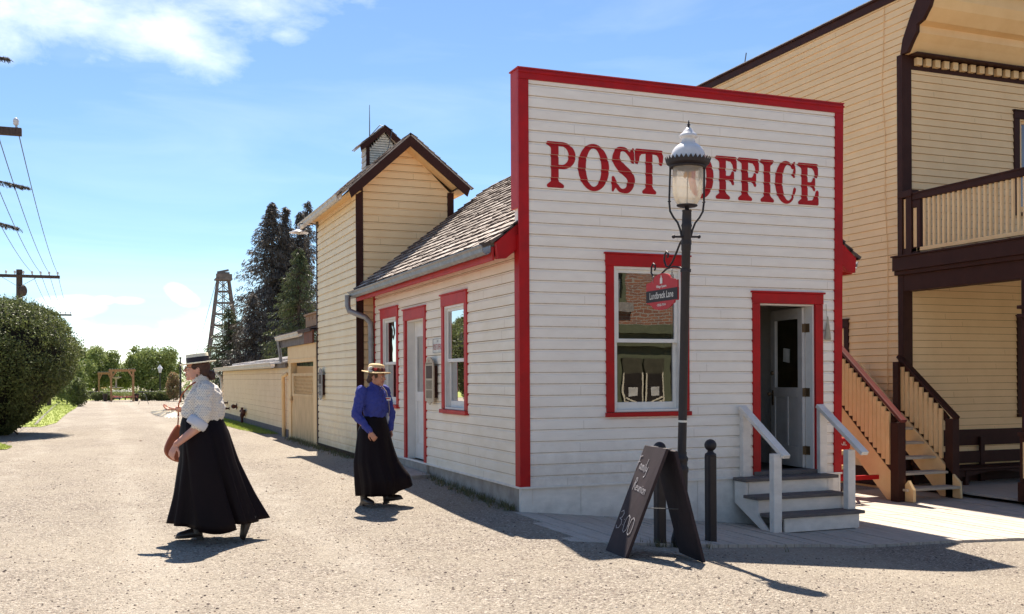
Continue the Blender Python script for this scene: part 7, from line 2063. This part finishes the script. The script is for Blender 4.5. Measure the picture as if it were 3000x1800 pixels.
mb = MB(); mb.lathe([(.2, .88), (.52, .98), (.62, 1.05), (.60, 1.06), (.1, .98)], fo, 20); obj('basin', mb, M_STONE, FT)
mb = MB(); mb.lathe([(.09, .98), (.07, 1.8), (.42, 1.95), (.46, 2.02), (.05, 1.98)], fo, 16); obj('upper_basin', mb, M_STONE, FT)
def plantmass(name, px0, px1, py0, py1, d, n, s, cols, label):
    mb = MB()
    for i in range(n):
        a = at(rg.uniform(px0, px1), rg.uniform(py0, py1), d + rg.uniform(0, 1.2)); leafcard(mb, a, s, rg, mi=rg.randrange(len(cols)))
    struct(name, mb, cols, kind='stuff')
M_WF = mat('white_petals', (.85, .83, .80), .6); M_RF = mat('red_petals', (.60, .05, .07), .6); M_PF = mat('pink_petals', (.8, .40, .42), .6); M_OF = mat('orange_petals', (.65, .22, .05), .6)
plantmass('white_flowers', 330, 388, 1143, 1151, 86, 700, .05, [M_WF, M_WF, M_LEAF], '')
plantmass('flower_bed_greens', 330, 388, 1149, 1161, 85, 900, .06, [M_LEAF], '')
plantmass('red_flowers', 327, 405, 1160, 1165, 84.5, 600, .045, [M_RF, M_RF, M_PF, M_LEAF], '')
plantmass('orange_flowers', 296, 312, 1135, 1139, 86, 200, .05, [M_OF, M_LEAF], '')
for (px_, lab) in ((400, 'dark planter with a spiky plant right of the front pergola'), (308, 'dark planter with a spiky plant left of the front pergola')):
    b = pos(px_, 1163, 85); t = thing('planter', lab, 'planter', b)
    mb = MB(); mb.lathe([(.14, 0), (.20, .6), (.22, .62), (.15, .6)], b, 14, caps=True); obj('pot', mb, M_BLACK, t)
    mb = MB()
    for k in range(26):
        a = rg.uniform(0, 6.28); l_ = rg.uniform(.35, .6); e = b + Vector((math.cos(a) * l_ * .6, math.sin(a) * l_ * .4, .62 + l_ * rg.uniform(.6, 1))); c = b + Vector((0, 0, .6)); mb.add([c + Vector((-.02, 0, 0)), c + Vector((.02, 0, 0)), e], [(0, 1, 2)])
    obj('spiky_leaves', mb, M_LEAF, t)
# dark rail fence of the garden
FE = thing('rail_fence', 'low dark rail fence along the far edge of the garden', 'fence', pos(490, 1165, 90))
mb = MB()
for px_ in range(180, 560, 17):
    b = pos(px_, 1165, 90); mb.box(b.x - .05, b.x + .05, b.y - .05, b.y + .05, b.z, b.z + .75)
obj('post', mb, M_BLACK, FE); tag(FE.children[0], kind='stuff') if False else None
mb = MB()
for h_ in (.30, .68):
    a, b = pos(180, 1165, 90), pos(560, 1165, 90); mb.bar(a + Vector((0, 0, h_)), b + Vector((0, 0, h_)), .05, .07)
obj('rail', mb, M_BLACK, FE)
# stone wall of the garden
mb = MB(); a, b = pos(250, 1158, 96), pos(540, 1158, 96)
k = 0
while k < 90:
    q = a.lerp(b, k / 90); 
    for r_ in range(3): mb.ell(q + Vector((rg.uniform(-.1, .1), 0, .15 + r_ * .22)), .17, .15, .10, n=8, m=6)
    k += 1
o = obj('dry_stone_wall', mb, M_STONE, origin=a); tag(o, 'low pale stone wall behind the garden beds', 'wall')
# easel frame on the path, dark pole, far lamp
b = pos(420, 1169, 72); mb = MB()
for p, q in (((-.35, 0, 0), (-.25, 0, .25)), ((.35, 0, 0), (.1, 0, .75)), ((-.25, 0, .25), (.3, 0, .25))): mb.bar(b + Vector(p), b + Vector(q), .03, .03)
o = obj('folding_easel', mb, M_GREY, origin=b); tag(o, 'thin grey folding easel frame standing on the far gravel', 'easel')
b = pos(529, 1166, 80); t = thing('dark_post', 'slim black post wound with string lights at the far end of the path', 'post', b)
mb = MB(); mb.tube([b, b + Vector((0, 0, 3.35))], [.085, .05], 10); mb.ell(b + Vector((0, 0, 3.42)), .09, .09, .09); obj('shaft', mb, M_BLACK, t)
mb = MB(); mb.tube([b + Vector((.09 * math.cos(k * .8), .09 * math.sin(k * .8), 1.2 + k * .033)) for k in range(60)], .025, 5); obj('string_lights', mb, M_BLACK, t)
b = pos(469, 1160, 92); t = thing('far_lamp', 'small white lantern lamp standing before the widest tree', 'lamp', b)
mb = MB(); mb.tube([b, b + Vector((0, 0, 2.35))], .05, 8); obj('pole', mb, M_BLACK, t)
mb = MB(); mb.lathe([(.10, 2.35), (.19, 2.72), (.18, 2.74)], b, 12); obj('lantern', mb, M_PORC, t)
mb = MB(); mb.lathe([(.25, 2.74), (.16, 2.86), (.10, 2.96), (.06, 3.0), (.05, 3.05), (.01, 3.06)], b, 12, caps=True); obj('lamp_cap', mb, M_PORC, t)
# white picket fence between the shed and the far garden
PF = thing('picket_fence', 'white picket fence running up to the far end of the low shed', 'fence', pos(541, 1166, 58))
a, b = pos(541, 1166, 58), Vector((4.2, 40.2, .07)); mb = MB(); n_ = 46
for i in range(n_):
    q = a.lerp(b, i / (n_ - 1)); z0 = gz(q.x, q.y); d_ = (b - a).normalized() * .035
    mb.add([q - d_ + Vector((0, 0, .05)), q + d_ + Vector((0, 0, .05)), q + d_ + Vector((0, 0, .92)), q + Vector((0, 0, 1.0)), q - d_ + Vector((0, 0, .92))], [(0, 1, 2, 3, 4)])
o = obj('pickets', mb, M_SIGNW, PF); o['kind'] = 'stuff'; so_ = o.modifiers.new('thick', 'SOLIDIFY'); so_.thickness = .02
mb = MB()
for h_ in (.3, .75): mb.bar(a + Vector((0, .03, h_)), b + Vector((0, .03, h_)), .03, .07)
obj('rail', mb, M_SIGNW, PF)
b = at(552, 1140, 50); mb = MB(); z0 = gz(b.x, b.y)
mb.prism([(-.20, 0), (.22, 0), (.22, .45), (-.20, .70)], lambda u, v, t_: (b.x + u, b.y + t_, z0 + v), 0, .03)
o = obj('white_board', mb, M_SIGNW, origin=(b.x, b.y, z0)); tag(o, 'plain white board leaning just behind the walking woman', 'board')
# ------------------------------------------------------------------ brick building across the street (seen mirrored in the window)
def brick_mat():
    m = bpy.data.materials.new('red_brick'); m.use_nodes = True; n = m.node_tree.nodes; l = m.node_tree.links; p = n['Principled BSDF']; p.inputs['Roughness'].default_value = .85
    co = n.new('ShaderNodeTexCoord'); mp = n.new('ShaderNodeMapping'); mp.inputs['Rotation'].default_value = (R(90), 0, 0); l.new(co.outputs['Object'], mp.inputs[0])
    b = n.new('ShaderNodeTexBrick'); b.inputs['Scale'].default_value = 4.0; b.inputs['Color1'].default_value = (.42, .17, .09, 1); b.inputs['Color2'].default_value = (.28, .12, .08, 1); b.inputs['Mortar'].default_value = (.42, .38, .32, 1)
    b.inputs['Mortar Size'].default_value = .045; b.inputs['Brick Width'].default_value = .9; b.inputs['Row Height'].default_value = .31
    l.new(mp.outputs[0], b.inputs['Vector']); l.new(b.outputs['Color'], p.inputs['Base Color']); return m
M_BRK = brick_mat(); BYF = -3.7
BK = thing('brick_building', 'red brick building with green trim mirrored in the front window of the post office', 'building', (14, BYF, -.3))
bwins = [(11.9, 13.45, 3.5, 5.3), (15.2, 16.9, 3.5, 5.3), (18.5, 20.1, 3.5, 5.3)]
mb = MB(); wall_solid(mb, 10.0, 22, BYF - .4, BYF, 2.95, 6.6, bwins); mb.box(10, 10.3, BYF - 6, BYF - .4, -.35, 6.6); mb.box(21.7, 22, BYF - 6, BYF - .4, -.35, 6.6)
obj('wall', mb, M_BRK, BK)
mb = MB(); mb.box(10, 22, BYF - .4, BYF - .05, -.35, 2.94); mb.box(10, 22, BYF - 6.2, BYF - 6, -.35, 6.6); mb.box(10, 22, BYF - 6, BYF - .4, 6.5, 6.6); obj('shopfront', mb, M_BRICK_G, BK)
mb = MB(); mb.box(9.9, 22.1, BYF, BYF + .22, 2.70, 2.94); mb.box(9.9, 22.1, BYF, BYF + .10, 2.35, 2.70); mb.box(9.9, 22.1, BYF - .4, BYF + .3, 6.6, 6.9); obj('cornice', mb, M_BRICK_G, BK)
for a, b, c, d in bwins:
    mb = MB(); mb.box(a, a + .14, BYF - .2, BYF + .02, c, d); mb.box(b - .14, b, BYF - .2, BYF + .02, c, d); mb.box(a + .14, b - .14, BYF - .2, BYF + .02, d - .14, d); mb.box(a + .14, b - .14, BYF - .2, BYF + .02, c, c + .12); mb.box((a + b) / 2 - .04, (a + b) / 2 + .04, BYF - .15, BYF - .02, c + .12, d - .14); mb.box(a + .14, b - .14, BYF - .15, BYF - .02, (c + d) / 2 - .04, (c + d) / 2 + .04)
    w_ = obj('window', mb, M_BRICK_G, BK); mb = MB(); mb.quad((a + .1, BYF - .12, c + .1), (b - .1, BYF - .12, c + .1), (b - .1, BYF - .12, d - .1), (a + .1, BYF - .12, d - .1)); obj('pane', mb, mat('greyish_pane', (.30, .30, .32), .2), w_)
    mb = MB(); mb.box(a - .15, b + .15, BYF - .1, BYF + .14, c - .2, c); obj('sill', mb, M_STONE, w_)
for x in (13.36, 14.04, 16.6, 17.3):
    mb = MB(); mb.box(x, x + .62, BYF - .04, BYF + .02, -.3, 2.0); dr_ = obj('door', mb, M_OLIVE, BK)
    mb = MB(); mb.box(x + .04, x + .58, BYF + .022, BYF + .03, .82, 1.60); obj('pane', mb, M_DARKIN, dr_)
    mb = MB()
    for k in range(5):
        z = .30 + k * .11; s_ = 1 if x % 2 < 1.2 else -1; mb.bar((x + .06, BYF + .04, z + (.0 if s_ > 0 else .18)), (x + .56, BYF + .04, z + (.18 if s_ > 0 else .0)), .02, .045)
    for q in (x, x + .58): mb.box(q, q + .04, BYF + .022, BYF + .035, .25, 1.62)
    obj('slats', mb, M_STRAWL, dr_)
    mb = MB(); mb.box(x + .16, x + .44, BYF + .032, BYF + .036, .95, 1.22); obj('notice', mb, M_SIGNW, dr_)
mb = MB(); mb.box(10.5, 13.2, BYF - .045, BYF - .04, .5, 2.2); mb.box(14.9, 16.4, BYF - .045, BYF - .04, .5, 2.2); obj('shop_window', mb, M_DARKIN, BK)
